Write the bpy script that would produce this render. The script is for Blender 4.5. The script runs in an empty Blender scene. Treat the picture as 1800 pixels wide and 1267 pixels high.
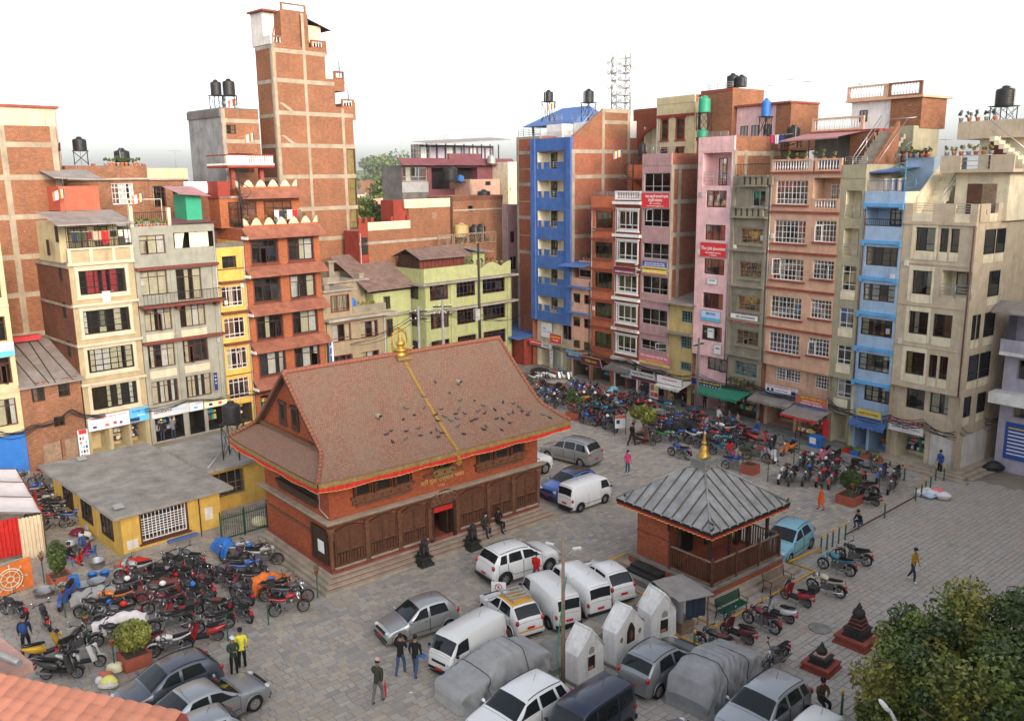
import bpy,math,random
from mathutils import Vector,Matrix
R=random.Random(7)
rad=math.radians
SC=bpy.context.scene
COL=SC.collection
# ---------------------------------------------------------------- camera
PITCH,ROLL,CAMZ=rad(11.85),rad(0.7),19.0
fw=Vector((0,math.cos(PITCH),-math.sin(PITCH)))
rt=Vector((1,0,0));upv=rt.cross(fw)
r2=math.cos(ROLL)*rt-math.sin(ROLL)*upv
u2=math.sin(ROLL)*rt+math.cos(ROLL)*upv
cam=bpy.data.objects.new('camera',bpy.data.cameras.new('camera'))
COL.objects.link(cam)
m=Matrix((r2,u2,-fw)).transposed().to_4x4();m.translation=(0,0,CAMZ)
cam.matrix_world=m
cam.data.sensor_fit='HORIZONTAL';cam.data.sensor_width=36;cam.data.lens=30.8
cam.data.clip_end=6000;cam.data.clip_start=0.1
SC.camera=cam
# ---------------------------------------------------------------- sky, sun, exposure
SUN_AZ,SUN_EL=rad(150),rad(19.0)
w=bpy.data.worlds.new('World');SC.world=w;w.use_nodes=True
wn=w.node_tree;bg=wn.nodes['Background']
sky=wn.nodes.new('ShaderNodeTexSky');sky.sky_type='NISHITA';sky.sun_disc=False
sky.sun_elevation=SUN_EL;sky.sun_rotation=SUN_AZ
sky.altitude=1300;sky.air_density=1.0;sky.dust_density=8.5;sky.ozone_density=1.0
hs=wn.nodes.new('ShaderNodeHueSaturation');hs.inputs['Saturation'].default_value=0.36
hs.inputs['Value'].default_value=1.0
wn.links.new(sky.outputs[0],hs.inputs['Color']);wn.links.new(hs.outputs[0],bg.inputs['Color'])
bg.inputs['Strength'].default_value=0.15
sd=bpy.data.lights.new('sun','SUN');sd.energy=0.6;sd.angle=rad(11);sd.color=(1.0,0.64,0.35)
so=bpy.data.objects.new('sun',sd);COL.objects.link(so)
sdir=Vector((math.sin(SUN_AZ)*math.cos(SUN_EL),math.cos(SUN_AZ)*math.cos(SUN_EL),math.sin(SUN_EL)))
so.rotation_euler=sdir.to_track_quat('Z','Y').to_euler();so.location=(40,-40,60)
SC.view_settings.view_transform='Standard';SC.view_settings.look='None'
SC.view_settings.exposure=1.45;SC.view_settings.gamma=1.0
SC.view_settings.use_curve_mapping=False
SC.cycles.use_denoising=True
SC.cycles.max_bounces=6;SC.cycles.diffuse_bounces=3;SC.cycles.glossy_bounces=3
SC.cycles.transparent_max_bounces=12;SC.cycles.volume_bounces=1
SC.cycles.caustics_reflective=False;SC.cycles.caustics_refractive=False
# ---------------------------------------------------------------- materials
MATS={}
def _base(name):
    mt=bpy.data.materials.new(name);mt.use_nodes=True
    nt=mt.node_tree;b=nt.nodes['Principled BSDF']
    MATS[name]=mt
    return mt,nt,b
def N(nt,t,**k):
    n=nt.nodes.new(t)
    for a,v in k.items():
        if a in n.inputs:n.inputs[a].default_value=v
        else:setattr(n,a,v)
    return n
def shade(col,f):return tuple(max(0,min(1,c*f))for c in col[:3])+(1,)
def objvec(nt,sc=(1,1,1)):
    tc=N(nt,'ShaderNodeTexCoord');mp=N(nt,'ShaderNodeMapping')
    mp.inputs['Scale'].default_value=sc
    nt.links.new(tc.outputs['Object'],mp.inputs['Vector']);return mp.outputs[0]
def mixc(nt,fac,a,b,typ='MIX'):
    mx=N(nt,'ShaderNodeMix',data_type='RGBA',blend_type=typ)
    for sock,v in((0,fac),(6,a),(7,b)):
        if hasattr(v,'links')or isinstance(v,bpy.types.NodeSocket):nt.links.new(v,mx.inputs[sock])
        else:mx.inputs[sock].default_value=v
    return mx.outputs[2]
def ramp(nt,src,lo,hi):
    mr=N(nt,'ShaderNodeMapRange');mr.inputs[1].default_value=lo;mr.inputs[2].default_value=hi
    nt.links.new(src,mr.inputs[0]);return mr.outputs[0]
def mat(name,col,rough=.8,metal=0.,var=.18,scale=1.5,streak=0.,dirt=None,bump=0.,bscale=30,spec=.3,coat=0.,rand=0.):
    """plain procedural surface: base colour with blotches, rain streaks, fine relief"""
    if name in MATS:return MATS[name]
    mt,nt,b=_base(name);L=nt.links
    c=tuple(col[:3])+(1,)
    b.inputs['Roughness'].default_value=rough;b.inputs['Metallic'].default_value=metal
    b.inputs['Specular IOR Level'].default_value=spec
    if coat:b.inputs['Coat Weight'].default_value=coat;b.inputs['Coat Roughness'].default_value=.06
    out=None
    if var:
        n1=N(nt,'ShaderNodeTexNoise',Scale=scale,Detail=6,Roughness=.65);L.new(objvec(nt),n1.inputs['Vector'])
        out=mixc(nt,ramp(nt,n1.outputs['Fac'],.3,.7),shade(c,1-var),shade(c,1+var*.8))
    if streak:
        n2=N(nt,'ShaderNodeTexNoise',Scale=1.0,Detail=5,Roughness=.7);L.new(objvec(nt,(3.2,3.2,.28)),n2.inputs['Vector'])
        d=tuple((dirt or shade(c,.35))[:3])+(1,)
        f=ramp(nt,n2.outputs['Fac'],.5,.8)
        ml=N(nt,'ShaderNodeMath',operation='MULTIPLY');L.new(f,ml.inputs[0]);ml.inputs[1].default_value=streak
        out=mixc(nt,ml.outputs[0],out or c,d)
    if rand:
        oi=N(nt,'ShaderNodeObjectInfo');h=N(nt,'ShaderNodeHueSaturation')
        L.new(ramp(nt,oi.outputs['Random'],0,1),h.inputs['Value'])
        h.inputs['Value'].default_value=1
        mr=N(nt,'ShaderNodeMapRange');mr.inputs[3].default_value=1-rand;mr.inputs[4].default_value=1+rand
        L.new(oi.outputs['Random'],mr.inputs[0]);L.new(mr.outputs[0],h.inputs['Value'])
        if out:L.new(out,h.inputs['Color'])
        else:h.inputs['Color'].default_value=c
        out=h.outputs[0]
    if out:L.new(out,b.inputs['Base Color'])
    else:b.inputs['Base Color'].default_value=c
    if bump:
        n3=N(nt,'ShaderNodeTexNoise',Scale=bscale,Detail=4);L.new(objvec(nt),n3.inputs['Vector'])
        bp=N(nt,'ShaderNodeBump',Strength=bump,Distance=.02);L.new(n3.outputs['Fac'],bp.inputs['Height'])
        L.new(bp.outputs[0],b.inputs['Normal'])
    return mt
def brick(name,c1,c2,mortar,bw=.26,bh=.085,stain=.5,var=.25):
    if name in MATS:return MATS[name]
    mt,nt,b=_base(name);L=nt.links
    tc=N(nt,'ShaderNodeTexCoord');sp=N(nt,'ShaderNodeSeparateXYZ');L.new(tc.outputs['Object'],sp.inputs[0])
    ad=N(nt,'ShaderNodeMath',operation='ADD');L.new(sp.outputs[0],ad.inputs[0]);L.new(sp.outputs[1],ad.inputs[1])
    cb=N(nt,'ShaderNodeCombineXYZ');L.new(ad.outputs[0],cb.inputs[0]);L.new(sp.outputs[2],cb.inputs[1])
    br=N(nt,'ShaderNodeTexBrick',offset=.5);L.new(cb.outputs[0],br.inputs['Vector'])
    br.inputs['Color1'].default_value=tuple(c1)+(1,);br.inputs['Color2'].default_value=tuple(c2)+(1,)
    br.inputs['Mortar'].default_value=tuple(mortar)+(1,)
    br.inputs['Scale'].default_value=1;br.inputs['Brick Width'].default_value=bw;br.inputs['Row Height'].default_value=bh
    br.inputs['Mortar Size'].default_value=.012;br.inputs['Bias'].default_value=-.1
    n1=N(nt,'ShaderNodeTexNoise',Scale=.55,Detail=7,Roughness=.7);L.new(tc.outputs['Object'],n1.inputs['Vector'])
    o=mixc(nt,ramp(nt,n1.outputs['Fac'],.3,.7),shade((1,1,1),1-var),(1.12,1.08,1.02,1))
    o=mixc(nt,1.0,br.outputs['Color'],o,'MULTIPLY')
    n2=N(nt,'ShaderNodeTexNoise',Scale=1,Detail=6,Roughness=.72);L.new(objvec(nt,(1.3,1.3,.35)),n2.inputs['Vector'])
    ml=N(nt,'ShaderNodeMath',operation='MULTIPLY');L.new(ramp(nt,n2.outputs['Fac'],.52,.8),ml.inputs[0]);ml.inputs[1].default_value=stain
    o=mixc(nt,ml.outputs[0],o,(.11,.085,.07,1))
    n4=N(nt,'ShaderNodeTexNoise',Scale=9,Detail=3,Roughness=.6);L.new(cb.outputs[0],n4.inputs['Vector'])
    o=mixc(nt,ramp(nt,n4.outputs['Fac'],.62,.75),o,mixc(nt,.5,o,(.5,.42,.33,1)))
    n6=N(nt,'ShaderNodeTexNoise',Scale=1,Detail=8,Roughness=.8);L.new(objvec(nt,(3.5,3.5,7)),n6.inputs['Vector'])
    o=mixc(nt,1.,o,mixc(nt,ramp(nt,n6.outputs['Fac'],.3,.7),(.62,.58,.55,1),(1.34,1.36,1.38,1)),'MULTIPLY')
    L.new(o,b.inputs['Base Color']);b.inputs['Roughness'].default_value=.9;b.inputs['Specular IOR Level'].default_value=.15
    bp=N(nt,'ShaderNodeBump',Strength=.5,Distance=.02);L.new(br.outputs['Fac'],bp.inputs['Height']);bp.invert=True
    L.new(bp.outputs[0],b.inputs['Normal'])
    return mt
def glassmat(name,tint,fac,rough=.03):
    mt=bpy.data.materials.new(name);mt.use_nodes=True;MATS[name]=mt
    nt=mt.node_tree;nt.nodes.clear();L=nt.links
    o=N(nt,'ShaderNodeOutputMaterial');mx=N(nt,'ShaderNodeMixShader')
    t=N(nt,'ShaderNodeBsdfTransparent');t.inputs[0].default_value=tint+(1,)
    g=N(nt,'ShaderNodeBsdfGlossy');g.inputs['Roughness'].default_value=rough;g.inputs['Color'].default_value=(.95,.97,1,1)
    fr=N(nt,'ShaderNodeFresnel');fr.inputs[0].default_value=1.5
    mm=N(nt,'ShaderNodeMath',operation='ADD');L.new(fr.outputs[0],mm.inputs[0]);mm.inputs[1].default_value=fac
    L.new(mm.outputs[0],mx.inputs[0]);L.new(t.outputs[0],mx.inputs[1]);L.new(g.outputs[0],mx.inputs[2]);L.new(mx.outputs[0],o.inputs[0])
    return mt
glassmat('glass',(.88,.9,.9),.03)
def carglassmat(name,tint,ior):
    mt,nt,b=_base(name)
    b.inputs['Base Color'].default_value=tint+(1,);b.inputs['Roughness'].default_value=.04
    b.inputs['Specular IOR Level'].default_value=ior
    return mt
carglassmat('car_glass',(.012,.016,.018),.42)
for nm,c in dict(cream=(.36,.295,.175),creamtrim=(.53,.45,.33),greyw=(.27,.27,.225),yelloww=(.590,.385,.090),beigestucco=(.306,.246,.162),
    greenw=(.36,.39,.19),bluew=(.06,.14,.38),peachs=(.62,.36,.26),orangew=(.46,.14,.065),brownw=(.20,.055,.03),
    mauve=(.42,.26,.26),pinkw=(.78,.49,.49),peachw=(.60,.37,.25),olivew=(.36,.33,.22),lbluew=(.33,.45,.60),
    brightblue=(.12,.36,.66),beigew=(.52,.43,.31),creamlight=(.72,.64,.46),lavender=(.45,.42,.50),whitew=(.78,.77,.74),dirtywhite=(.62,.60,.55),
    pinkterr=(.55,.33,.27),yellowold=(.47,.36,.16),peachtop=(.612,.446,.302),redpaint=(.25,.045,.03),creamfront=(.525,.450,.270)).items():
    mat(nm,c,.88,var=.2,scale=1.3,streak=.6,dirt=tuple(q*.42+.02 for q in c),bump=.2,bscale=14,spec=.2)
for nm,c in dict(concrete=(.33,.29,.23),concbeam=(.33,.275,.20),darkconc=(.15,.14,.13),greyconc=(.26,.26,.26),oldstone=(.25,.225,.17),slab=(.30,.27,.235),flatroof=(.27,.255,.23)).items():
    mat(nm,c,.92,var=.34,scale=.8,streak=.5,bump=.4,bscale=10,spec=.15)
brick('brick_orange',(.30,.105,.046),(.225,.073,.032),(.25,.185,.13))
brick('brick_red',(.34,.085,.04),(.27,.06,.03),(.30,.20,.14),stain=.35)
brick('brick_old',(.31,.125,.062),(.22,.082,.042),(.26,.19,.135),stain=.75,var=.4)
brick('brick_dark',(.22,.075,.045),(.15,.05,.03),(.17,.12,.09),stain=.7,var=.4)
brick('brick_temple',(.40,.088,.035),(.31,.062,.026),(.28,.10,.055),bw=.22,bh=.06,stain=.22,var=.2)
brick('brick_pav',(.42,.10,.04),(.32,.068,.03),(.28,.12,.07),bw=.22,bh=.06,stain=.3,var=.22)
def wood(nm,c):return mat(nm,c,.6,var=.35,scale=5,streak=.3,bump=.3,bscale=25,spec=.3)
wood('wood_dark',(.055,.028,.018));wood('wood_brown',(.11,.048,.026));wood('wood_temple',(.105,.043,.024));wood('wood_carved',(.155,.068,.036))
wood('wood_black',(.022,.018,.015));wood('wood_teal',(.09,.22,.24));wood('wood_red',(.15,.04,.03));wood('wood_grey',(.26,.18,.12))
for nm,c,r in(('black_frame',(.018,.017,.016),.45),('white_frame',(.74,.73,.72),.5),('alu_frame',(.42,.42,.42),.4),('brown_frame',(.10,.04,.025),.5),('pinkish_frame',(.66,.55,.52),.6)):
    mat(nm,c,r,var=.12,scale=6,streak=.2)
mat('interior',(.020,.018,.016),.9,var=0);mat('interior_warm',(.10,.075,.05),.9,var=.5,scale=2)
for nm,c in dict(cur_cream=(.72,.66,.48),cur_white=(.80,.78,.74),cur_red=(.48,.05,.06),cur_green=(.30,.33,.08),cur_brown=(.28,.16,.10),cur_gold=(.48,.36,.14)).items():
    mat(nm,c,.9,var=.2,scale=3)
mat('tile_roof',(.27,.105,.065),.85,var=.35,scale=1.2,streak=.3,bump=.4,bscale=9)
mat('metal_roof',(.30,.27,.25),.6,metal=.2,var=.3,scale=1.1,streak=.4,dirt=(.16,.09,.06))
mat('metal_blue',(.08,.17,.42),.5,var=.2,streak=.3);mat('metal_rust',(.19,.13,.11),.7,var=.4,scale=1.5,streak=.6,dirt=(.1,.05,.03));mat('metal_red',(.45,.10,.055),.6,var=.2,streak=.4)
mat('metal_pinkroof',(.40,.20,.20),.6,var=.2,streak=.3);mat('metal_maroon',(.17,.06,.07),.6,var=.2,streak=.3)
mat('steel',(.45,.45,.45),.35,metal=.8,var=.15,scale=4);mat('galv',(.42,.42,.41),.5,metal=.5,var=.2,scale=2);mat('iron_dark',(.03,.028,.027),.6,metal=.3,var=.3,scale=4)
mat('rust_iron',(.13,.06,.04),.8,var=.4,scale=5);mat('plastic_black',(.022,.022,.023),.45,var=.25,scale=2);mat('plastic_green',(.03,.28,.16),.5,var=.1);mat('plastic_blue',(.03,.16,.50),.45,var=.15)
mat('plastic_red',(.55,.03,.02),.4,var=.1);mat('plastic_white',(.72,.72,.70),.4,var=.1);mat('plastic_yellow',(.75,.45,.02),.4,var=.1);mat('plastic_grey',(.32,.32,.33),.5,var=.15)
mat('gold',(.50,.30,.07),.42,metal=.75,var=.35,scale=8,bump=.3,bscale=40);mat('gold_dull',(.30,.20,.075),.65,metal=.3,var=.35,scale=4,streak=.3)
mat('stone_step',(.37,.31,.24),.9,var=.3,scale=1.6,bump=.5,bscale=9);mat('stone_grey',(.23,.22,.20),.9,var=.35,scale=1.6,bump=.5,bscale=12);mat('stone_black',(.035,.033,.031),.55,var=.4,scale=6,bump=.4,bscale=25)
mat('stone_red',(.27,.065,.045),.85,var=.3,scale=3,streak=.4,bump=.3);mat('terracotta',(.48,.17,.08),.8,var=.2,scale=5);mat('planter_red',(.38,.10,.06),.85,var=.2,scale=3,streak=.35)
mat('green_paint',(.012,.075,.045),.4,var=.2,scale=5);mat('yellow_paint',(.72,.37,.025),.5,var=.2,scale=5,streak=.3);mat('white_paint',(.70,.69,.67),.75,var=.16,scale=2.2,streak=.55,dirt=(.30,.28,.25),bump=.35,bscale=7)
mat('red_cloth',(.50,.026,.02),.8,var=.25,scale=4);mat('gold_cloth',(.70,.50,.16),.7,var=.2);mat('white_cloth',(.74,.68,.67),.9,var=.10,scale=2);mat('cream_cloth',(.66,.56,.40),.9,var=.15);mat('orange_cloth',(.62,.16,.035),.85,var=.2,scale=3)
mat('soil',(.09,.065,.045),.95,var=.4,scale=8)
# ---------------------------------------------------------------- mesh helpers
class MB:
    def __init__(s):s.v=[];s.f=[];s.m=[];s.s=[]
    def add(s,vs,fs,mi=0,sm=False):
        o=len(s.v);s.v+=[tuple(p)for p in vs]
        for f in fs:s.f.append(tuple(o+i for i in f));s.m.append(mi);s.s.append(sm)
        return s
    def box(s,x0,x1,y0,y1,z0,z1,mi=0):
        return s.add([(x0,y0,z0),(x1,y0,z0),(x1,y1,z0),(x0,y1,z0),(x0,y0,z1),(x1,y0,z1),(x1,y1,z1),(x0,y1,z1)],
            [(0,3,2,1),(4,5,6,7),(0,1,5,4),(1,2,6,5),(2,3,7,6),(3,0,4,7)],mi)
    def obox(s,c,size,rot=None,mi=0):
        hx,hy,hz=size[0]/2,size[1]/2,size[2]/2;c=Vector(c)
        vs=[]
        for z in(-hz,hz):
            for x,y in((-hx,-hy),(hx,-hy),(hx,hy),(-hx,hy)):
                p=Vector((x,y,z));vs.append(c+(rot@p if rot else p))
        return s.add(vs,[(0,3,2,1),(4,5,6,7),(0,1,5,4),(1,2,6,5),(2,3,7,6),(3,0,4,7)],mi)
    def quad(s,a,b,c,d,mi=0):return s.add([a,b,c,d],[(0,1,2,3)],mi)
    def tube(s,pts,r,n=6,mi=0,cap=True,sm=True):
        pts=[Vector(p)for p in pts];k=len(pts)
        rs=r if isinstance(r,(list,tuple))else[r]*k
        vs=[];px=None
        for i,p in enumerate(pts):
            d=(pts[min(i+1,k-1)]-pts[max(i-1,0)])
            d=d.normalized()if d.length>1e-9 else Vector((0,0,1))
            if px is None:
                a=Vector((0,0,1))if abs(d.z)<.9 else Vector((1,0,0));px=d.cross(a).normalized()
            else:
                px=(px-d*px.dot(d));px=px.normalized()if px.length>1e-6 else d.orthogonal().normalized()
            py=d.cross(px)
            for j in range(n):
                t=2*math.pi*j/n;vs.append(p+(px*math.cos(t)+py*math.sin(t))*rs[i])
        fs=[(i*n+j,i*n+(j+1)%n,(i+1)*n+(j+1)%n,(i+1)*n+j)for i in range(k-1)for j in range(n)]
        s.add(vs,fs,mi,sm)
        if cap:
            o=len(s.v)-len(vs)
            s.f+=[tuple(o+j for j in reversed(range(n))),tuple(o+(k-1)*n+j for j in range(n))];s.m+=[mi,mi];s.s+=[False,False]
        return s
    def lathe(s,prof,n=12,c=(0,0,0),mi=0,sm=True,axis='z',cap=True):
        vs=[]
        for r,h in prof:
            for j in range(n):
                t=2*math.pi*j/n;a,b=r*math.cos(t),r*math.sin(t)
                p=(a,b,h)if axis=='z' else((h,a,b)if axis=='x' else(b,h,a))
                vs.append((p[0]+c[0],p[1]+c[1],p[2]+c[2]))
        k=len(prof)
        fs=[(i*n+j,i*n+(j+1)%n,(i+1)*n+(j+1)%n,(i+1)*n+j)for i in range(k-1)for j in range(n)]
        s.add(vs,fs,mi,sm)
        if cap:
            o=len(s.v)-len(vs)
            s.f+=[tuple(o+j for j in reversed(range(n))),tuple(o+(k-1)*n+j for j in range(n))];s.m+=[mi,mi];s.s+=[False,False]
        return s
    def ell(s,c,r,n=10,m=6,mi=0,rot=None):
        vs=[];c=Vector(c)
        for i in range(m+1):
            a=-math.pi/2+math.pi*i/m
            for j in range(n):
                t=2*math.pi*j/n;p=Vector((r[0]*math.cos(a)*math.cos(t),r[1]*math.cos(a)*math.sin(t),r[2]*math.sin(a)))
                vs.append(c+(rot@p if rot else p))
        return s.add(vs,[(i*n+j,i*n+(j+1)%n,(i+1)*n+(j+1)%n,(i+1)*n+j)for i in range(m)for j in range(n)],mi,True)
    def grid(s,f,nu,nv,mi=0,sm=True):
        vs=[f(i/nu,j/nv)for j in range(nv+1)for i in range(nu+1)]
        return s.add(vs,[(j*(nu+1)+i,j*(nu+1)+i+1,(j+1)*(nu+1)+i+1,(j+1)*(nu+1)+i)for j in range(nv)for i in range(nu)],mi,sm)
    def prism(s,poly,h0,h1,axis='z',mi=0):
        k=len(poly)
        def P(a,b,h):return(a,b,h)if axis=='z' else((a,h,b)if axis=='y' else(h,a,b))
        vs=[P(a,b,h0)for a,b in poly]+[P(a,b,h1)for a,b in poly]
        return s.add(vs,[tuple(reversed(range(k))),tuple(range(k,2*k))]+[(i,(i+1)%k,k+(i+1)%k,k+i)for i in range(k)],mi)
    def join(s,o,M=None,mi=None):
        off=len(s.v);s.v+=[tuple(M@Vector(p))if M else p for p in o.v]
        s.f+=[tuple(off+i for i in f)for f in o.f];s.m+=(o.m if mi is None else[mi]*len(o.m));s.s+=o.s
        return s
    def mesh(s,name,mats):
        me=bpy.data.meshes.new(name);me.from_pydata(s.v,[],s.f)
        for mm in mats if isinstance(mats,(list,tuple))else[mats]:me.materials.append(MATS[mm]if isinstance(mm,str)else mm)
        if len(me.polygons)==len(s.m):
            me.polygons.foreach_set('material_index',s.m);me.polygons.foreach_set('use_smooth',s.s)
        me.update();return me
def obj(name,data,parent=None,loc=(0,0,0),rz=0.,rot=None,scale=None):
    o=bpy.data.objects.new(name,data);COL.objects.link(o)
    o.location=loc;o.rotation_euler=rot or(0,0,rz)
    if scale:o.scale=scale
    if parent:o.parent=parent
    return o
def tag(o,label,cat,group=None,kind=None):
    if label:o['label']=label
    if cat:o['category']=cat
    if group:o['group']=group
    if kind:o['kind']=kind
    return o
def thing(name,label,cat,loc=(0,0,0),rz=0.,group=None):return tag(obj(name,None,None,loc,rz),label,cat,group)
def struct(name,mb,mats):o=obj(name,mb.mesh(name,mats));o['kind']='structure';return o
def part(par,name,mb,mats,loc=(0,0,0),rz=0.):return obj(name,mb.mesh(name,mats),par,loc,rz)
def bpart(par,name,x0,x1,y0,y1,z0,z1,mt):return part(par,name,MB().box(x0,x1,y0,y1,z0,z1),mt)
def copy_tree(o,parent=None,**k):
    c=o.copy();COL.objects.link(c);c.parent=parent
    for kk,v in k.items():
        if kk in('label','category','group'):c[kk]=v
        else:setattr(c,kk,v)
    for ch in o.children:copy_tree(ch,c)
    return c
TS=bpy.data.scenes.new('tmp')
def baked(o):
    TS.collection.objects.link(o);vl=TS.view_layers[0];vl.update()
    me=bpy.data.meshes.new_from_object(o.evaluated_get(vl.depsgraph));bpy.data.objects.remove(o);return me
def text_mesh(txt,size,mt,width=None,bold=0.0):
    cu=bpy.data.curves.new('lettering','FONT');cu.body=txt;cu.size=size;cu.align_x='CENTER';cu.align_y='CENTER'
    cu.extrude=.004;cu.offset=bold;cu.resolution_u=2
    me=baked(bpy.data.objects.new('tmp',cu));bpy.data.curves.remove(cu)
    if len(me.vertices)==0:return None
    me.materials.clear();me.materials.append(MATS[mt])
    if width:
        xs=[v.co.x for v in me.vertices];wd=max(xs)-min(xs);mid=(max(xs)+min(xs))/2
        k=width/max(wd,1e-3)
        for v in me.vertices:v.co.x=(v.co.x-mid)*k
    return me
for nm,c in dict(ink_white=(.85,.85,.85),ink_black=(.02,.02,.02),ink_red=(.6,.03,.03),ink_blue=(.03,.08,.40),ink_yellow=(.85,.62,.03),ink_gold=(.5,.36,.12),ink_lblue=(.15,.5,.8),
    s_red=(.62,.03,.035),s_blue=(.03,.09,.36),s_maroon=(.16,.02,.05),s_white=(.76,.76,.76),s_yellow=(.72,.66,.16),s_orange=(.55,.15,.08),s_lblue=(.45,.62,.80),s_pink=(.72,.20,.24),s_green=(.03,.2,.12),s_cyan=(.10,.42,.68),s_cream=(.72,.70,.45),s_pale=(.72,.66,.70),s_grey=(.55,.56,.58),s_navy=(.02,.03,.12)).items():
    mat(nm,c,.55,var=.08 if nm[0]=='s' else 0,scale=2,streak=.15 if nm[0]=='s' else 0)
def sign(name,label,o,az,W,H,bg,lines,z,tilt=0.,panels=(),proud=.08,cat='sign'):
    """board hung on a front: o = left end on the wall line, az = direction of that line; lines: (text, rel x, rel z, size, ink, rel width)"""
    root=thing(name,label,cat,(o[0],o[1],z),math.pi/2-az)
    root.rotation_euler=(-tilt,0,math.pi/2-az)
    part(root,'board',MB().box(0,W,-proud,-proud+.05,0,H),bg)
    part(root,'rim',MB().box(-.03,0,-proud-.015,-proud+.06,-.03,H+.03).box(W,W+.03,-proud-.015,-proud+.06,-.03,H+.03).box(-.03,W+.03,-proud-.015,-proud+.06,-.03,0).box(-.03,W+.03,-proud-.015,-proud+.06,H,H+.03),'galv')
    for(x0,x1,z0,z1,mt)in panels:
        bpart(root,'print',x0*W,x1*W,-proud-.006,-proud-.001,z0*H,z1*H,mt)
    for(t,rx,rz,sz,ink,rw)in lines:
        me=text_mesh(t,sz*H,ink,rw*W if rw else None,bold=.006*sz)
        if me:obj('lettering',me,root,(rx*W,-proud-.012,rz*H),rot=(math.pi/2,0,0))
    return root
# ---------------------------------------------------------------- buildings: kit
AZR,AZL=math.atan2(.5962,-.8028),rad(45)
def RO(u,off=.5):return(18.225-.8028*off+.5962*u,66.795-.5962*off-.8028*u)
def LO(u,off=.3):return(-29.79+.70711*(off+u),59.19+.70711*(u-off))
STY=dict(
 brown3=('brown_frame',3,(.74,),0,0,('cur_cream','cur_cream','cur_white'),.75,.07),
 brown4=('brown_frame',4,(.76,),0,0,('cur_cream','cur_cream','cur_white'),.7,.06),
 black6=('black_frame',6,(.28,),0,2,('cur_white','cur_cream'),.7,.07),
 red6=('black_frame',6,(.3,),0,2,('cur_red',),.6,.07),
 white4=('pinkish_frame',4,(.2,.8),0,0,('cur_brown','cur_cream'),.3,.07),
 dk3=('wood_dark',3,(.7,),0,0,('cur_cream','cur_white'),.5,.08),
 stuc=('wood_red',3,(.2,),0,0,('cur_white','cur_cream'),.6,.08),
 green=('wood_dark',5,(.22,.72),0,0,('cur_brown','interior'),.4,.08),
 pch=('white_frame',4,(.22,),1,2,('cur_brown','cur_white','cur_red'),.35,.06),
 pch3=('white_frame',3,(.8,),1,2,('cur_brown','cur_white'),.35,.06),
 wcase=('white_frame',3,(.25,),0,0,('cur_green','cur_cream','cur_brown'),.65,.10),
 alu3=('alu_frame',3,(.3,),0,0,('cur_brown','cur_cream','interior'),.6,.05),
 dark3=('black_frame',3,(),0,0,('cur_red','cur_brown','cur_brown'),.55,.06),
 dark3r=('black_frame',3,(),0,0,('cur_red',),.9,.06),
 org=('black_frame',3,(.25,),0,0,('cur_white','cur_gold','cur_cream'),.5,.06),
 old4=('wood_grey',4,(.5,),0,1,('interior',),.2,.05),
 lb4=('black_frame',4,(.3,.72),0,0,('cur_white','cur_cream','cur_brown'),.55,.06),
 tall1=('black_frame',1,(.3,),0,0,('cur_cream','cur_brown','cur_gold'),.5,.05),
 tall2=('black_frame',2,(.3,),0,0,('cur_cream','cur_brown','cur_gold'),.5,.05),
 ol2=('white_frame',2,(.25,.75),0,0,('cur_brown','cur_white','cur_gold'),.5,.06),
 teal=('wood_teal',4,(.2,),0,2,('interior',),.2,.06),
 plain2=('wood_dark',2,(),0,1,('cur_brown',),.3,.05),
 alu2=('alu_frame',2,(),0,0,('cur_white','cur_brown'),.5,.05))
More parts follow.
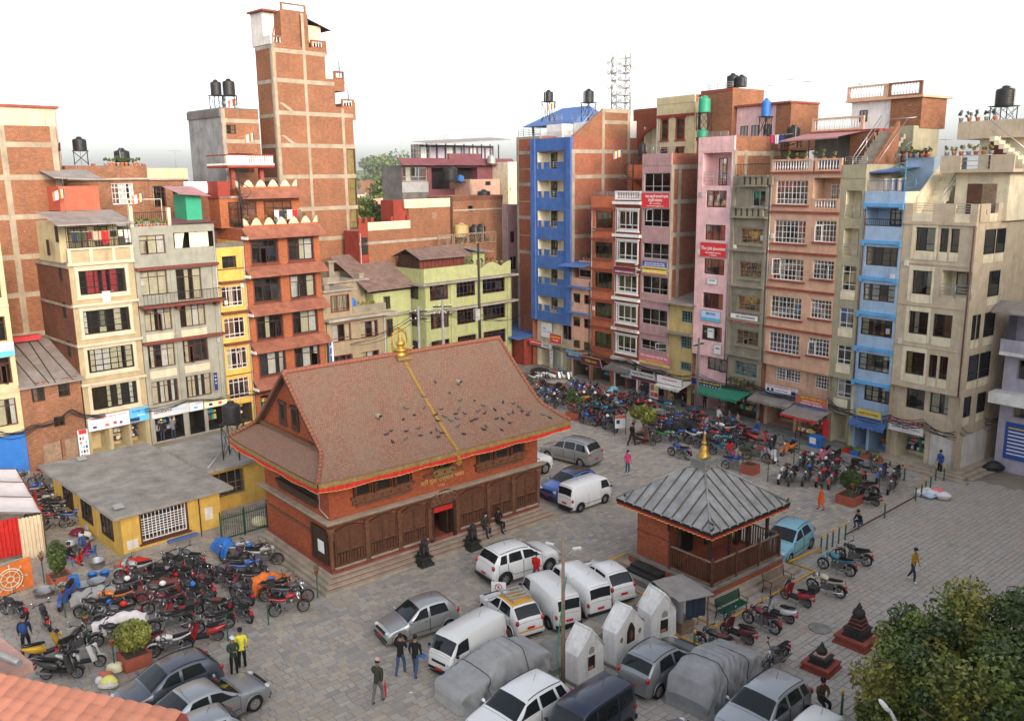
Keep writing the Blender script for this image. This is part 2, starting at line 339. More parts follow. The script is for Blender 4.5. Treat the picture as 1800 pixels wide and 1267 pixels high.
def window(root,x0,x1,z0,z1,style,y=.10,casing=None,lab=None,par=None):
    fm,cols,rows,mx,mz,curs,pc,fwid=STY[style]
    W,H=x1-x0,z1-z0
    f=MB();d=.06
    f.box(0,W,0,d,0,fwid).box(0,W,0,d,H-fwid,H).box(0,fwid,.001,d-.001,fwid,H-fwid).box(W-fwid,W,.001,d-.001,fwid,H-fwid)
    rz=[0]+[r*H for r in rows]+[H];cw=W/cols;ml=fwid*.75
    for i in range(1,cols):f.box(i*cw-ml/2,i*cw+ml/2,.004,d-.004,fwid,H-fwid)
    for z in rz[1:-1]:f.box(fwid,W-fwid,.007,d-.007,z-ml/2,z+ml/2)
    mw=.035
    for i in range(cols):
        for k in range(1,mx+1):
            x=(i+k/(mx+1))*cw;f.box(x-mw/2,x+mw/2,.012,d-.012,fwid,H-fwid)
    main=max(range(len(rz)-1),key=lambda k:rz[k+1]-rz[k])
    for k in range(1,mz+1):
        z=rz[main]+(rz[main+1]-rz[main])*k/(mz+1);f.box(fwid,W-fwid,.015,d-.015,z-mw/2,z+mw/2)
    o=part(root,'window',f,fm,(x0,y,z0))
    if lab:o['label']=lab
    if casing:
        cm,cwd,pr=casing
        c=MB().box(-cwd,0,-y-pr,0,-cwd,H+cwd).box(W,W+cwd,-y-pr,0,-cwd,H+cwd).box(0,W,-y-pr,0,H,H+cwd).box(0,W,-y-pr,0,-cwd,0)
        c.box(-cwd-.1,W+cwd+.1,-y-pr-.05,-y,H+cwd,H+cwd+.09).box(-cwd-.1,W+cwd+.1,-y-pr-.05,-y,-cwd-.09,-cwd)
        part(o,'casing',c,cm)
    if cols>2 and R.random()<.3:
        i=R.randrange(cols);sg=R.choice((-1,1));zA,zB=rz[main]+.03,rz[main+1]-.03;sw=cw-.06
        s_=obj('open_sash',MB().box(0,sw,-.02,.02,zA,zA+.05).box(0,sw,-.02,.02,zB-.05,zB).box(0,.05,-.02,.02,zA,zB).box(sw-.05,sw,-.02,.02,zA,zB).box(.05,sw-.05,-.004,.004,zA+.05,zB-.05,1).mesh('open_sash',[fm,'glass']),o,(i*cw+(.03 if sg>0 else cw-.03),-.03,0),-sg*rad(R.uniform(40,85))if sg>0 else math.pi+rad(R.uniform(40,85)))
    for i in range(cols):
        for r in range(len(rz)-1):
            a,b=i*cw+.01,(i+1)*cw-.01
            part(o,'pane',MB().box(a,b,d*.5-.004,d*.5+.004,rz[r]+.01,rz[r+1]-.01),'glass')
        if R.random()<pc:
            cm=R.choice(curs);a,b=i*cw+.02,(i+1)*cw-.02
            if R.random()<.4:(a,b)=(a,a+(b-a)*.55)if R.random()<.5 else(b-(b-a)*.55,b)
            ph=R.random()*6
            g=MB().grid(lambda u,v:(a+(b-a)*u,.085+.02*math.sin(u*(b-a)*38+ph),.04+(H-.08)*v),max(6,int((b-a)*22)),1)
            part(o,'curtain',g,cm)
    return o
class Bld:
    def __init__(s,name,label,row,u0,u1,H,D,wall,side=None,left=None,off=None,roof='slab',group=None,z0=0,cat='building',o=None,az=None,back=None):
        s.u0=u0;s.W=u1-u0;s.H=H;s.D=D;s.wall=wall;s.side=side or wall;s.leftm=left or s.side;s.z0=z0;s.back=back
        if row=='R':p=RO(u0,.5 if off is None else off);az=AZR
        elif row=='L':p=LO(u0,.3 if off is None else off);az=AZL
        else:p=o
        s.p=p;s.az=az;s.row=row;s.off=off
        s.root=thing(name,label,cat,(p[0],p[1],0),math.pi/2-az,group)
        s.holes=[];s.roof=roof;s.low=None
    def X(s,u):return u-s.u0
    def win(s,u0,u1,z0,z1,style,casing=None,lab=None,rec=.10):
        s.holes.append((s.X(u0),s.X(u1),z0,z1,.5,1));return window(s.root,s.X(u0),s.X(u1),z0,z1,style,rec+(s.low[1]if s.low and z1<=s.low[0]+.05 else 0),casing,lab)
    def hole(s,u0,u1,z0,z1,d=1.0,mi=2):s.holes.append((s.X(u0),s.X(u1),z0,z1,d,mi))
    def box(s,name,u0,u1,y0,y1,z0,z1,mt):return bpart(s.root,name,s.X(u0),s.X(u1),y0,y1,z0,z1,mt)
    def band(s,z0,z1,mt,pr=.12,name='band',a=0,b=0):return bpart(s.root,name,-a,s.W+b,-pr,-.002,z0,z1,mt)
    def eave(s,zt,zb,pr,mt='tile_roof',name='eave',a=.15,n=0):
        W=s.W;m=MB()
        m.add([(-a,-.004,zt),(W+a,-.004,zt),(W+a,-pr,zb),(-a,-pr,zb),(-a,-.004,zt-.12),(W+a,-.004,zt-.12),(W+a,-pr,zb-.09),(-a,-pr,zb-.09)],
              [(0,3,2,1),(4,5,6,7),(0,4,7,3),(1,2,6,5),(3,7,6,2)])
        return part(s.root,name,m,mt)
    def railing(s,u0,u1,y,z0,h,mt='steel',n=None,bars='h',name='railing'):
        x0,x1=s.X(u0),s.X(u1);m=MB();L=x1-x0
        if bars=='h':
            for k in range(4):m.tube([(x0,y,z0+h*(k+1)/4),(x1,y,z0+h*(k+1)/4)],.018,5)
            for k in range(max(2,int(L/1.0)+1)+1):
                x=x0+L*k/max(1,int(L/1.0)+1);m.tube([(x,y,z0),(x,y,z0+h)],.02,5)
        else:
            m.box(x0,x1,y-.02,y+.02,z0+h-.05,z0+h);m.box(x0,x1,y-.02,y+.02,z0+.04,z0+.08)
            k=n or max(3,int(L/.14))
            for i in range(k+1):
                x=x0+.02+(L-.04)*i/k;m.tube([(x,y,z0+.06),(x,y,z0+h-.03)],.014,4,cap=False)
        return part(s.root,name,m,mt)
    def balusters(s,u0,u1,y,z0,h,mt,post=None):
        """masonry balustrade: rails are one part, every baluster its own"""
        x0,x1=s.X(u0),s.X(u1)
        o=part(s.root,'balustrade',MB().box(x0,x1,y-.08,y+.08,z0,z0+.12).box(x0,x1,y-.09,y+.09,z0+h-.12,z0+h).box(x0,x0+.18,y-.07,y+.07,z0+.12,z0+h-.12).box(x1-.18,x1,y-.07,y+.07,z0+.12,z0+h-.12),mt)
        me=MB().lathe([(.035,0),(.06,(h-.24)*.3),(.03,(h-.24)*.6),(.045,h-.24)],6).mesh('baluster',post or mt)
        n=max(2,int((x1-x0-.4)/.2))
        for i in range(n):obj('baluster',me,o,(x0+.25+(x1-x0-.5)*i/max(1,n-1),y,z0+.12))
    def finish(s,parapet=.9,pmat=None,gap=None,sides=True,brickframe=None,pfront=True):
        W,H,D=s.W,s.H,s.D;z0=s.z0
        def fwall(hs,z0,H,yo,wm):
            xs=sorted({0.,W,*[max(0,min(W,h[0]))for h in hs],*[max(0,min(W,h[1]))for h in hs]})
            zs=sorted({z0,H,*[max(z0,min(H,h[2]))for h in hs],*[max(z0,min(H,h[3]))for h in hs]})
            m=MB()
            def inside(x,z):return any(h[0]<x<h[1]and h[2]<z<h[3]for h in hs)
            for i in range(len(xs)-1):
                xm=(xs[i]+xs[i+1])/2;run=None
                for k in range(len(zs)-1):
                    full=not inside(xm,(zs[k]+zs[k+1])/2)
                    if full and run is None:run=zs[k]
                    if run is not None and(not full or k==len(zs)-2):
                        e=zs[k+1]if full else zs[k]
                        m.quad((xs[i],yo,run),(xs[i+1],yo,run),(xs[i+1],yo,e),(xs[i],yo,e));run=None
            for(a,b,c,d,dep,mi)in hs:
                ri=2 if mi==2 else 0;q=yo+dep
                m.quad((a,yo,c),(a,q,c),(a,q,d),(a,yo,d),ri);m.quad((b,yo,c),(b,yo,d),(b,q,d),(b,q,c),ri)
                m.quad((a,yo,c),(b,yo,c),(b,q,c),(a,q,c),ri);m.quad((a,yo,d),(a,q,d),(b,q,d),(b,yo,d),ri)
                m.quad((a,q,c),(b,q,c),(b,q,d),(a,q,d),mi)
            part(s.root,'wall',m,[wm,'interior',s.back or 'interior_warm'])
        if s.low:
            zl,sb=s.low[:2]
            fwall([h for h in s.holes if h[3]>zl+.05],zl,H,0,s.wall)
            fwall([h for h in s.holes if h[3]<=zl+.05],z0,zl,sb,s.low[2]if len(s.low)>2 else s.wall)
            part(s.root,'soffit',MB().box(.004,W-.004,.004,sb+.1,zl,zl+.1),s.wall)
        else:fwall(s.holes,z0,H,0,s.wall)
        part(s.root,'wall',MB().quad((W,0,z0),(W,D,z0),(W,D,H),(W,0,H)),s.side)
        part(s.root,'wall',MB().quad((0,D,z0),(0,0,z0),(0,0,H),(0,D,H)),s.leftm)
        part(s.root,'wall',MB().quad((W,D,z0),(0,D,z0),(0,D,H),(W,D,H)),s.side)
        if s.row in 'RL' and H>6 and R.random()<.7:
            x=R.choice((.12,W-.14));part(s.root,'drain_pipe',MB().tube([(x,-.07,s.low[0]if s.low else.1),(x,-.07,H*.6),(x+.03,-.07,H-.2)],.045,6),R.choice(('galv','plastic_grey','rust_iron')))
            for k in range(2):zz=R.uniform(3,H-2);x=R.choice((.3,W-.55));part(s.root,'meter_box',MB().box(x,x+.25,-.12,-.004,zz,zz+.35),R.choice(('galv','dirtywhite')))
        part(s.root,'roof',MB().box(.003,W-.003,.003,D-.003,H-.06,H-.012),s.roof)
        if parapet:
            pm=pmat or s.wall;t=.14;h=H+parapet
            if pfront:bpart(s.root,'parapet',0,W,-.03,t,H,h,pm)
            bpart(s.root,'parapet',W-t,W+.01,t,D,H,h,s.side);bpart(s.root,'parapet',-.01,t,t,D,H,h,s.leftm)
            bpart(s.root,'parapet',t,W-t,D-t,D,H,h,s.side)
        return s
    def frame(s,face,us,zs,wc=.34,hb=.34,mt='concbeam',z0=None,z1=None,a=None,b=None):
        """concrete columns and beams proud of a brick face: 'r','l' side or 'f' front"""
        z0=s.z0 if z0 is None else z0;z1=s.H if z1 is None else z1
        a=0 if a is None else a;b=(s.W if face=='f' else s.D)if b is None else b
        def bx(nm,u0,u1,c,d,p):
            if face=='f':bpart(s.root,nm,u0,u1,-p,-.002,c,d,mt)
            elif face=='r':bpart(s.root,nm,s.W+.002,s.W+p,u0,u1,c,d,mt)
            else:bpart(s.root,nm,-p,-.002,u0,u1,c,d,mt)
        for u in us:bx('column',max(a,u-wc/2),min(b,u+wc/2),z0,z1,.035)
        for z in zs:bx('beam',a,b,z-hb/2,z+hb/2,.028)
def tank_mesh(r,h,mt):
    pr=[(r*.98,0)]
    n=7
    for i in range(n):
        z=h*.82*i/n;pr+=[(r,z+.02),(r*.965,z+h*.82/n*.5),(r,z+h*.82/n-.02)]
    pr+=[(r*.98,h*.83),(r*.9,h*.88),(r*.45,h*.95),(r*.42,h*.96),(r*.42,h),(0.001,h)]
    return MB().lathe(pr,16).mesh('tank_body',mt)
def tank(label,x,y,z,r=.55,h=1.3,mt='plastic_black',stand=0.,group='rooftop water tanks'):
    t=thing('water_tank',label,'water tank',(x,y,z-stand),R.random()*6,group)
    obj('tank_body',tank_mesh(r,h,mt),t,(0,0,stand))
    part(t,'lid',MB().lathe([(r*.36,0),(r*.36,.06),(r*.1,.1)],12,(0,0,stand+h)),mt)
    if stand:
        m=MB();q=r*.95
        for sx in(-q,q):
            for sy in(-q,q):m.tube([(sx,sy,0),(sx,sy,stand-.05)],.035,5)
        m.box(-q-.1,q+.1,-q-.1,q+.1,stand-.06,stand-.005)
        for(a,b)in(((-q,-q),(q,-q)),((q,-q),(q,q)),((q,q),(-q,q)),((-q,q),(-q,-q))):
            m.tube([(a[0],a[1],.1),(b[0],b[1],stand-.1)],.018,4);m.tube([(b[0],b[1],.1),(a[0],a[1],stand-.1)],.018,4)
        part(t,'stand',m,'iron_dark')
    m=MB().tube([(r+.04,0,0),(r+.04,0,stand+h*.9),(r*.3,0,stand+h+.05)],.02,5)
    part(t,'pipe',m,'galv')
    return t
# ---------------------------------------------------------------- right-hand row of houses
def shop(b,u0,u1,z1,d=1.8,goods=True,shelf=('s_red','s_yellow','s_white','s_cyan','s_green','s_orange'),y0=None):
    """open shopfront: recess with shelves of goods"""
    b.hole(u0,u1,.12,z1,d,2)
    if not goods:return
    yo=(b.low[1]if b.low and z1<=b.low[0]else 0)
    x0,x1=b.X(u0),b.X(u1)
    for k in range(3):
        z=.55+k*.55
        if z>z1-.3:break
        m=MB();x=x0+.08
        while x<x1-.2:
            wd=R.uniform(.1,.28);m.box(x,min(x+wd,x1-.06),yo+d-.4,yo+d-.1,z,z+R.uniform(.15,.4),R.randrange(len(shelf)));x+=wd+.03
        m.box(x0+.03,x1-.03,yo+d-.45,yo+d-.05,z-.05,z-.005,len(shelf))
        g=part(b.root,'shelf_goods',m,list(shelf)+['wood_brown']);g['kind']='stuff'
def shutter(b,u0,u1,z1,mt='dirtywhite',y=0.05):
    b.hole(u0,u1,.12,z1,.3,1);yo=(b.low[1]if b.low and z1<=b.low[0]else 0)
    m=MB();n=int((z1-.12)/.1)
    for i in range(n):
        z=.12+(z1-.12)*i/n;m.box(b.X(u0)+.01,b.X(u1)-.01,yo+y+.012*(i%2),yo+y+.05,z,z+(z1-.12)/n)
    part(b.root,'shutter',m,mt)
b=Bld('apartment_building','deep blue narrow building with six recessed white balconies','R',-26.3,-20.3,21.35,11,'bluew','brick_red',left='brick_red',back='creamlight')
b.low=(4.95,.6,'creamlight')
zo=[(19.93,21.3),(17.2,18.58),(14.4,15.78),(11.63,12.96),(8.89,10.16),(6.17,7.39)]
for z0,z1 in zo:
    b.hole(-25.35,-21.45,z0-.25,z1,1.3,2)
    for(a,c)in((-25.35,-24.9),(-24.45,-23.6),(-22.5,-21.45)):
        n=3
        for k in range(n):
            x0=a+(c-a)*k/n;b.box('parapet_block',x0+.03,x0+(c-a)/n-.06,.02,.16,z0-.25,z0+.28,'bluew')
        b.box('parapet_cap',a,c,.01,.17,z0+.28,z0+.36,'bluew')
    b.railing(-24.9,-24.45,.09,z0-.25,.62);b.railing(-23.6,-22.5,.09,z0-.25,.62)
    window(b.root,b.X(-22.9),b.X(-21.9),z0+.1,z1-.12,'alu2',1.22)
    window(b.root,b.X(-24.8),b.X(-23.9),z0-.24,z1-.12,'plain2',1.22)
for u in(-26.3,-20.95):b.box('pilaster',u+.0,u+.65,-.16,-.003,4.95,22.5,'bluew')
b.win(-22.4,-20.9,3.3,4.75,'alu2');shop(b,-25.9,-24.4,2.35);shutter(b,-23.9,-22.6,2.4,'galv');shop(b,-22.3,-20.9,2.4,goods=False)
b.finish(1.15);b.frame('r',(.2,3.9,7.3,10.8),(18.9,16.1,13.4,10.7,8.0,5.3,21.2),mt='concrete')
m=MB().box(b.W-.2,b.W,3.75,7.4,21.35,25.1);m.prism([(.14,22.5),(3.75,25.0),(3.75,21.4),(.14,21.4)],b.W-.2,b.W,'x')
part(b.root,'stair_wall',m,'brick_orange');b.frame('r',(3.9,7.2),(23.9,24.95),z0=21.3,z1=25.1,a=3.75,b=7.4)
bpart(b.root,'roof_room',.9,b.W-.25,4.6,9,21.35,24.1,'whitew');bpart(b.root,'roof_room',-1.6,.8,3.2,7,22.4,24.0,'whitew')
for k in range(9):bpart(b.root,'step',3.2,4.2,1.2+.35*k,1.55+.35*k,21.35+.3*k,21.65+.3*k,'whitew')
b.railing(-25.6,-21.3,4.6,24.1,.8);b.railing(-27.8,-25.5,3.2,24.0,.9);b.railing(-26.2,-20.4,.05,22.5,.5)
o=part(b.root,'railing',MB().tube([(5.8,.4,22.6),(5.8,3.7,25.9)],.03).tube([(5.8,.4,22.2),(5.8,3.7,25.4)],.02).tube([(4.3,1.2,22.4),(4.3,4.4,25.2)],.03),'steel')
c=Bld('roof_pavilion','blue metal hipped roof terrace showing behind the white rooftop stair','R',-35,-27.5,22.2,5,'brick_old',off=-6)
for x in(.3,3.5,7.2):
    for y in(.3,4.7):bpart(c.root,'post',x-.08,x+.08,y-.08,y+.08,22.2,24.6,'wood_dark')
part(c.root,'roof',MB().add([(-.6,-.6,24.2),(8.1,-.6,24.2),(8.1,5.6,24.2),(-.6,5.6,24.2),(2.6,2.5,26.1),(7,2.5,26.1)],[(0,1,5,4),(1,2,5),(2,3,4,5),(3,0,4),(3,2,1,0)]),'metal_blue')
c.finish(.8)
b=Bld('brick_building','windowless brick house with grey concrete frame between green and blue buildings','R',-30.15,-26.33,22.6,9,'brick_red',off=-.6)
b.finish(.25,pmat='concrete')
b.frame('f',(.17,3.65),(21.3,18.2,14.9,11.4),mt='concrete');b.frame('f',(),(19.7,16.5,13.1),hb=.1,mt='concrete')
b.railing(-30,-26.4,.1,22.85,.7,'iron_dark')
b=Bld('corner_shed','low brick shed with torn blue sheet roof at the lane corner','R',-32.6,-26.6,2.9,4,'redpaint',off=1.4)
b.hole(-31.4,-29.6,.1,2.2,1.2,1);b.finish(0);part(b.root,'sheet_roof',MB().add([(-.4,-.9,2.95),(6.3,-.9,2.95),(6.3,4,3.5),(-.4,4,3.5),(-.4,-.9,2.9),(6.3,-.9,2.9),(6.3,4,3.45),(-.4,4,3.45)],[(0,1,2,3),(7,6,5,4),(0,4,5,1),(1,5,6,2),(3,7,4,0)]),'metal_blue')
b=Bld('salmon_house','small salmon pink house under a blue awning beside the blue building','R',-20.28,-17.55,9.6,8,'peachs','peachs')
for(a,c_)in((7.25,8.13),(4.98,5.88),(2.9,3.68)):
    b.win(-20.1,-19.05,a,c_,'plain2');b.win(-18.55,-17.55+.02-.04,a,c_,'plain2')
b.band(8.72,8.86,'metal_blue',.55);b.band(6.25,6.4,'metal_blue',.45);shop(b,-20,-17.8,2.2)
b.finish(0);bpart(b.root,'roof_room',.5,2.7,.5,5,9.6,11.2,'peachs');window(b.root,.7,2.5,9.75,10.35,'plain2',.42)
part(b.root,'awning',MB().add([(-.9,-1.1,10.7),(2.7,-1.1,10.8),(2.7,1,11.2),(-.6,1,11.2),(-.9,-1.1,10.66),(2.7,-1.1,10.76),(2.7,1,11.16),(-.6,1,11.16)],[(0,1,2,3),(7,6,5,4),(0,4,5,1),(3,7,4,0),(1,5,6,2)]),'metal_blue')
b=Bld('orange_house','rust orange house with five black framed windows under terrace cornices','R',-17.52,-14.42,16.2,9,'orangew','brick_red')
for a,c_ in((14.35,15.85),(11.68,13.13),(8.97,10.42),(6.26,7.64),(3.45,4.92)):
    b.win(-17.0,-14.7,a,c_,'org');b.box('sill',-17.15,-14.55,-.16,-.003,a-.14,a-.01,'stone_red')
for z in(16.05,13.4,10.68,7.85,5.38):b.band(z-.05,z+.12,'stone_red',.22)
shop(b,-17.2,-14.8,2.3);b.finish(1.0);b.railing(-17.3,-14.6,.05,17.2,.35)
bpart(b.root,'roof_room',.6,4.6,4,8,16.2,19.9,'orangew')
part(b.root,'canopy',MB().box(1.2,5.0,2.2,4.1,18.6,18.75),'stone_red')
m=MB().tube([(2.6,2.6,16.2),(2.6,2.6,20.2)],.06)
for k in range(14):
    t=k*.42;m.obox((2.6+.42*math.cos(t),2.6+.42*math.sin(t),16.5+k*.23),(.8,.25,.04),Matrix.Rotation(t,3,'Z'))
m.tube([(2.6+.82*math.cos(k*.42),2.6+.82*math.sin(k*.42),17.3+k*.23)for k in range(15)],.025)
part(b.root,'spiral_stair',m,'iron_dark')
b=Bld('brown_house','narrow dark brick house with ornate white window casings','R',-14.4,-11.18,16.5,9,'brownw','brick_red')
for a,c_,in((14.35,16.0),(11.7,13.35),(8.9,10.45),(6.2,7.75),(3.5,5.0)):
    b.win(-14.0,-11.55,a,c_,'wcase',('white_frame',.11,.06))
for z in(16.55,13.75,8.2,5.45,2.75):b.band(z-.02,z+.22,'white_frame',.3,a=.1,b=.08)
b.band(10.95,11.05,'white_frame',.2);shop(b,-14.1,-12.9,2.3);shop(b,-12.7,-11.4,2.3,shelf=('wood_brown','s_orange','s_cream'));b.box('pillar',-14.35,-14.1,-.05,-.004,0,2.5,'white_frame');b.box('pillar',-11.4,-11.2,-.05,-.004,0,2.5,'white_frame')
b.finish(0);b.box('parapet',-14.4,-11.18,0,.12,16.5,16.9,'brownw');b.balusters(-14.4,-11.2,.0,16.9,.75,'white_frame')
b=Bld('mauve_house','mauve plastered house with grey aluminium windows and hanging signboards','R',-11.15,-7.85,19.75,9.5,'mauve','brick_red')
for a,c_ in((17.6,19.14),(14.73,16.23),(12.04,13.36),(9.07,10.56),(6.37,7.79),(4.2,5.05)):b.win(-10.95,-7.95,a,c_,'alu3')
for z in(8.5,5.65,11.2):b.band(z-.08,z+.08,'mauve',.1)
shop(b,-10.9,-9.4,2.3,shelf=('s_orange','s_cream','s_red'));shop(b,-9.2,-8.1,2.3);b.finish(.95);b.frame('r',(.15,1.0,3.3,6,9.3),(19.6,16.8,14.1,11.4,8.7,6.0),mt='concrete')
b.railing(-11.1,-7.9,.4,20.7,.75);bpart(b.root,'roof_room',1,4.2,5,8.5,19.75,21.6,'mauve')
b=Bld('yellow_old_house','low weathered yellow house with teal shutters squeezed beside the pink building','R',-7.8,-5.05,8.5,5,'yellowold','brick_old',off=.35)
b.win(-6.5,-5.3,7.04,8.0,'teal');b.win(-6.5,-5.3,4.87,5.88,'teal');b.win(-6.45,-5.25,3.0,3.7,'teal');b.band(6.0,6.15,'oldstone',.5);shop(b,-7.4,-5.6,2.1)
b.finish(0);part(b.root,'sheet_roof',MB().add([(-.2,-.6,8.55),(3,-.6,8.55),(3,4.5,9.5),(-.2,4.5,9.5),(-.2,-.6,8.5),(3,-.6,8.5)],[(0,1,2,3),(0,4,5,1)]),'metal_roof')
b=Bld('pink_building','tall slim pale pink building with a red job board on its front','R',-5.03,-1.5,20.75,9,'pinkw','brick_orange',left='brick_old')
b.low=(4.65,.45)
b.hole(-4.55,-1.75,18.1,20.6,1.2,2);b.back='pinkw'
window(b.root,b.X(-3.9),b.X(-3.1),18.15,20.2,'plain2',1.12);window(b.root,b.X(-2.6),b.X(-1.85),18.15,20.2,'plain2',1.12);b.railing(-4.4,-1.8,.05,18.3,.85)
b.win(-4.12,-2.08,16.46,17.74,'dark3r');b.win(-4.12,-2.08,13.92,15.12,'dark3r')
for a,c_ in((11.24,12.47),(8.53,9.77),(5.92,7.12)):b.win(-4.12,-2.05,a,c_,'dark3')
b.win(-3.8,-1.75,3.46,4.5,'dark3');shop(b,-4.8,-4.0,2.2,goods=False);shop(b,-3.6,-1.8,2.2)
b.finish(1.05);b.frame('r',(.17,1.35,4.5,8.8),(20.5,17.8,15.1,12.4),mt='concbeam');b.railing(-4.5,-2.2,.1,21.8,.35)
bpart(b.root,'roof_room',-.9,3.0,5.5,9,20.75,24.3,'pinkw');bpart(b.root,'roof_room',3.02,4.4,5.45,9,20.75,24.3,'brick_orange');bpart(b.root,'roof_edge',-1.1,4.5,5.2,9,24.3,24.45,'stone_red')
for x in(-.4,.7,1.9):window(b.root,x,x+.7,21.0,22.8,'plain2',5.44)
b=Bld('grey_stone_house','weathered grey stone house with carved window surrounds and cluttered balconies','R',-1.48,1.88,18.2,9,'oldstone','brick_old')
for a,c_,st in((13.88,14.95,'old4'),(11.3,12.45,'old4'),(8.8,9.84,'old4'),(6.13,7.2,'old4'),(3.69,4.73,'teal')):
    b.win(-.56,1.5,a,c_,st,('oldstone',.12,.05))
b.win(.3,1.6,16.6,17.75,'alu2',('oldstone',.1,.04))
for z in(15.75,13.3,10.6,7.95,5.2):b.band(z-.05,z+.13,'oldstone',.25)
for z,u in((15.9,-1.3),(18.2,-.6)):
    for k in range(6):b.box('parapet_block',u+k*.52,u+k*.52+.3,-.35,-.15,z,z+.55,'oldstone')
    b.box('parapet_cap',u,1.85,-.4,-.1,z+.55,z+.68,'oldstone');b.box('balcony',u,1.85,-.45,-.003,z-.15,z-.01,'oldstone')
for u in(-1.45,1.6):b.box('pilaster',u,u+.25,-.12,-.003,4.9,18,'oldstone')
shop(b,-1.3,1.6,2.2);b.finish(.6);b.railing(-1.4,1.7,.1,18.8,.9,'iron_dark',bars='v')
b=Bld('peach_house','broad peach coloured house with white grid casement windows','R',1.92,7.68,19.0,10,'peachw','brick_orange')
b.low=(4.95,.5)
for a,c_ in((16.8,18.5),(14.05,15.7),(11.38,12.95),(8.58,10.17),(5.96,7.46)):
    b.win(2.42,5.07,a,c_,'pch');b.box('sill',2.25,5.25,-.16,-.003,a-.13,a-.01,'stone_red')
for a,c_ in((14.28,15.76),(11.69,13.01),(8.89,10.24),(6.21,7.48)):
    b.win(5.83,7.5,a,c_,'pch3');b.box('sill',5.7,7.6,-.15,-.003,a-.13,a-.01,'stone_red')
b.hole(5.5,7.6,16.6,18.65,1.3,2);window(b.root,b.X(6.1),b.X(7.4),16.7,18.2,'pch3',1.22);b.balusters(5.5,7.6,.06,16.5,.75,'peachw','white_frame');b.back='peachw'
for z in(16.25,13.37,10.72,7.78):b.band(z-.05,z+.1,'stone_red',.14)
b.win(2.8,4.95,3.79,4.75,'pch');b.win(6.2,7.6,3.74,4.75,'pch3')
shop(b,2.2,4.6,2.3,shelf=('s_maroon','cur_red','s_navy','s_cream'));shop(b,5.2,7.4,2.3);b.box('pillar',4.75,5.0,.3,.49,0,2.6,'peachw')
b.finish(0);b.band(18.98,19.1,'stone_red',.2);b.balusters(1.95,5.35,.05,19.1,.85,'peachw','white_frame');b.balusters(5.55,7.65,.05,19.1,.85,'peachw','white_frame');b.frame('r',(.17,9.8),(18.9,),mt='concbeam')
bpart(b.root,'roof_room',.6,4.9,4.2,8.6,19,21.6,'darkconc');bpart(b.root,'roof_room',3.9,5.7,3.6,9.0,19,21.7,'brick_orange')
part(b.root,'canopy',MB().add([(-.1,.9,21.3),(4.7,.9,21.4),(4.9,4.4,21.9),(.1,4.4,21.9),(-.1,.9,21.2),(4.7,.9,21.3)],[(0,1,2,3),(0,4,5,1)]),'metal_pinkroof')
for x in(0,2.3,4.5):bpart(b.root,'post',x,x+.06,1.0,1.06,19,21.3,'iron_dark')
bpart(b.root,'roof_slab',.3,5.9,3.9,9.6,21.75,21.95,'stone_red');b.balusters(2.3,6.5,4.1,21.95,.95,'peachw','white_frame')
bpart(b.root,'roof_room',2.2,5.3,6.2,9.4,21.95,24.0,'whitew');bpart(b.root,'roof_room',5.31,7.6,6.1,9.4,21.95,24.0,'brick_orange')
window(b.root,2.9,3.5,22.6,23.4,'plain2',6.14)
bpart(b.root,'roof_slab',1.9,7.8,5.8,9.8,24.0,24.15,'peachw');b.balusters(3.9,7.0,5.9,24.15,.95,'peachw','white_frame');b.balusters(7.1,9.6,5.9,24.15,.95,'brick_orange','white_frame')
for k in range(10):bpart(b.root,'step',5.8,6.9,1.2+.3*k,1.5+.3*k,19.0+.27*k,19.3+.27*k,'concrete')
part(b.root,'railing',MB().tube([(5.8,1.1,20.0),(5.8,4.2,22.8)],.03).tube([(5.8,1.1,19.6),(5.8,4.2,22.4)],.02).tube([(5.8,1.1,19.1),(5.8,1.1,20)],.03).tube([(5.8,2.6,20.4),(5.8,2.6,21.4)],.03),'steel')
part(b.root,'stair_wall',MB().prism([(1.0,19.0),(4.4,22.4),(4.4,19.0)],6.9,7.1,'x'),'brick_orange')
b=Bld('olive_house','narrow olive grey house with pale yellow recessed window bays','R',7.7,9.47,18.6,9,'olivew','olivew',back='creamlight')
b.low=(4.95,.3)
for a,c_ in((15.95,17.8),(13.4,15.3)):
    b.hole(8.1,9.25,a,c_,.9,2);b.railing(8.1,9.25,.05,a,.85);window(b.root,b.X(8.7),b.X(9.2),a+.02,c_-.1,'plain2',.82)
for a,c_ in((11.07,12.81),(8.49,9.93),(5.93,7.3),(3.51,4.85)):
    b.win(8.16,9.25,a,c_,'ol2');b.box('spandrel',8.16,9.25,-.03,-.003,a-.6,a-.02,'creamlight')
shop(b,7.9,9.2,2.3,goods=False);b.finish(.9);b.railing(7.8,9.4,.1,19.5,.5)
for k in range(11):bpart(b.root,'step',.2,1.3,2+.3*k,2.3+.3*k,18.6+.26*k,18.95+.26*k,'concrete')
bpart(b.root,'roof_room',0,1.75,5.4,8.8,18.6,22.1,'olivew');part(b.root,'railing',MB().tube([(.1,1.8,19.6),(.1,5.2,22.6)],.03).tube([(1.4,1.8,19.6),(1.4,5.2,22.6)],.03).tube([(.1,5.2,22.6),(1.4,5.2,22.6),(1.7,8.6,22.9)],.03),'steel')
b=Bld('light_blue_house','light blue house with bright blue floor bands and black grilled windows','R',9.5,12.28,17.0,9,'lbluew','creamlight')
b.low=(4.9,.4)
b.hole(9.62,12.2,15.52,16.7,1.4,2);b.back='lbluew';b.railing(9.62,12.2,.05,15.5,.5,'iron_dark',bars='v');window(b.root,b.X(10.6),b.X(12.0),15.55,16.6,'lb4',1.3)
for a,c_ in((12.94,14.17),(10.59,11.73),(8.25,9.4),(5.83,7.0)):b.win(9.82,12.1,a,c_,'lb4')
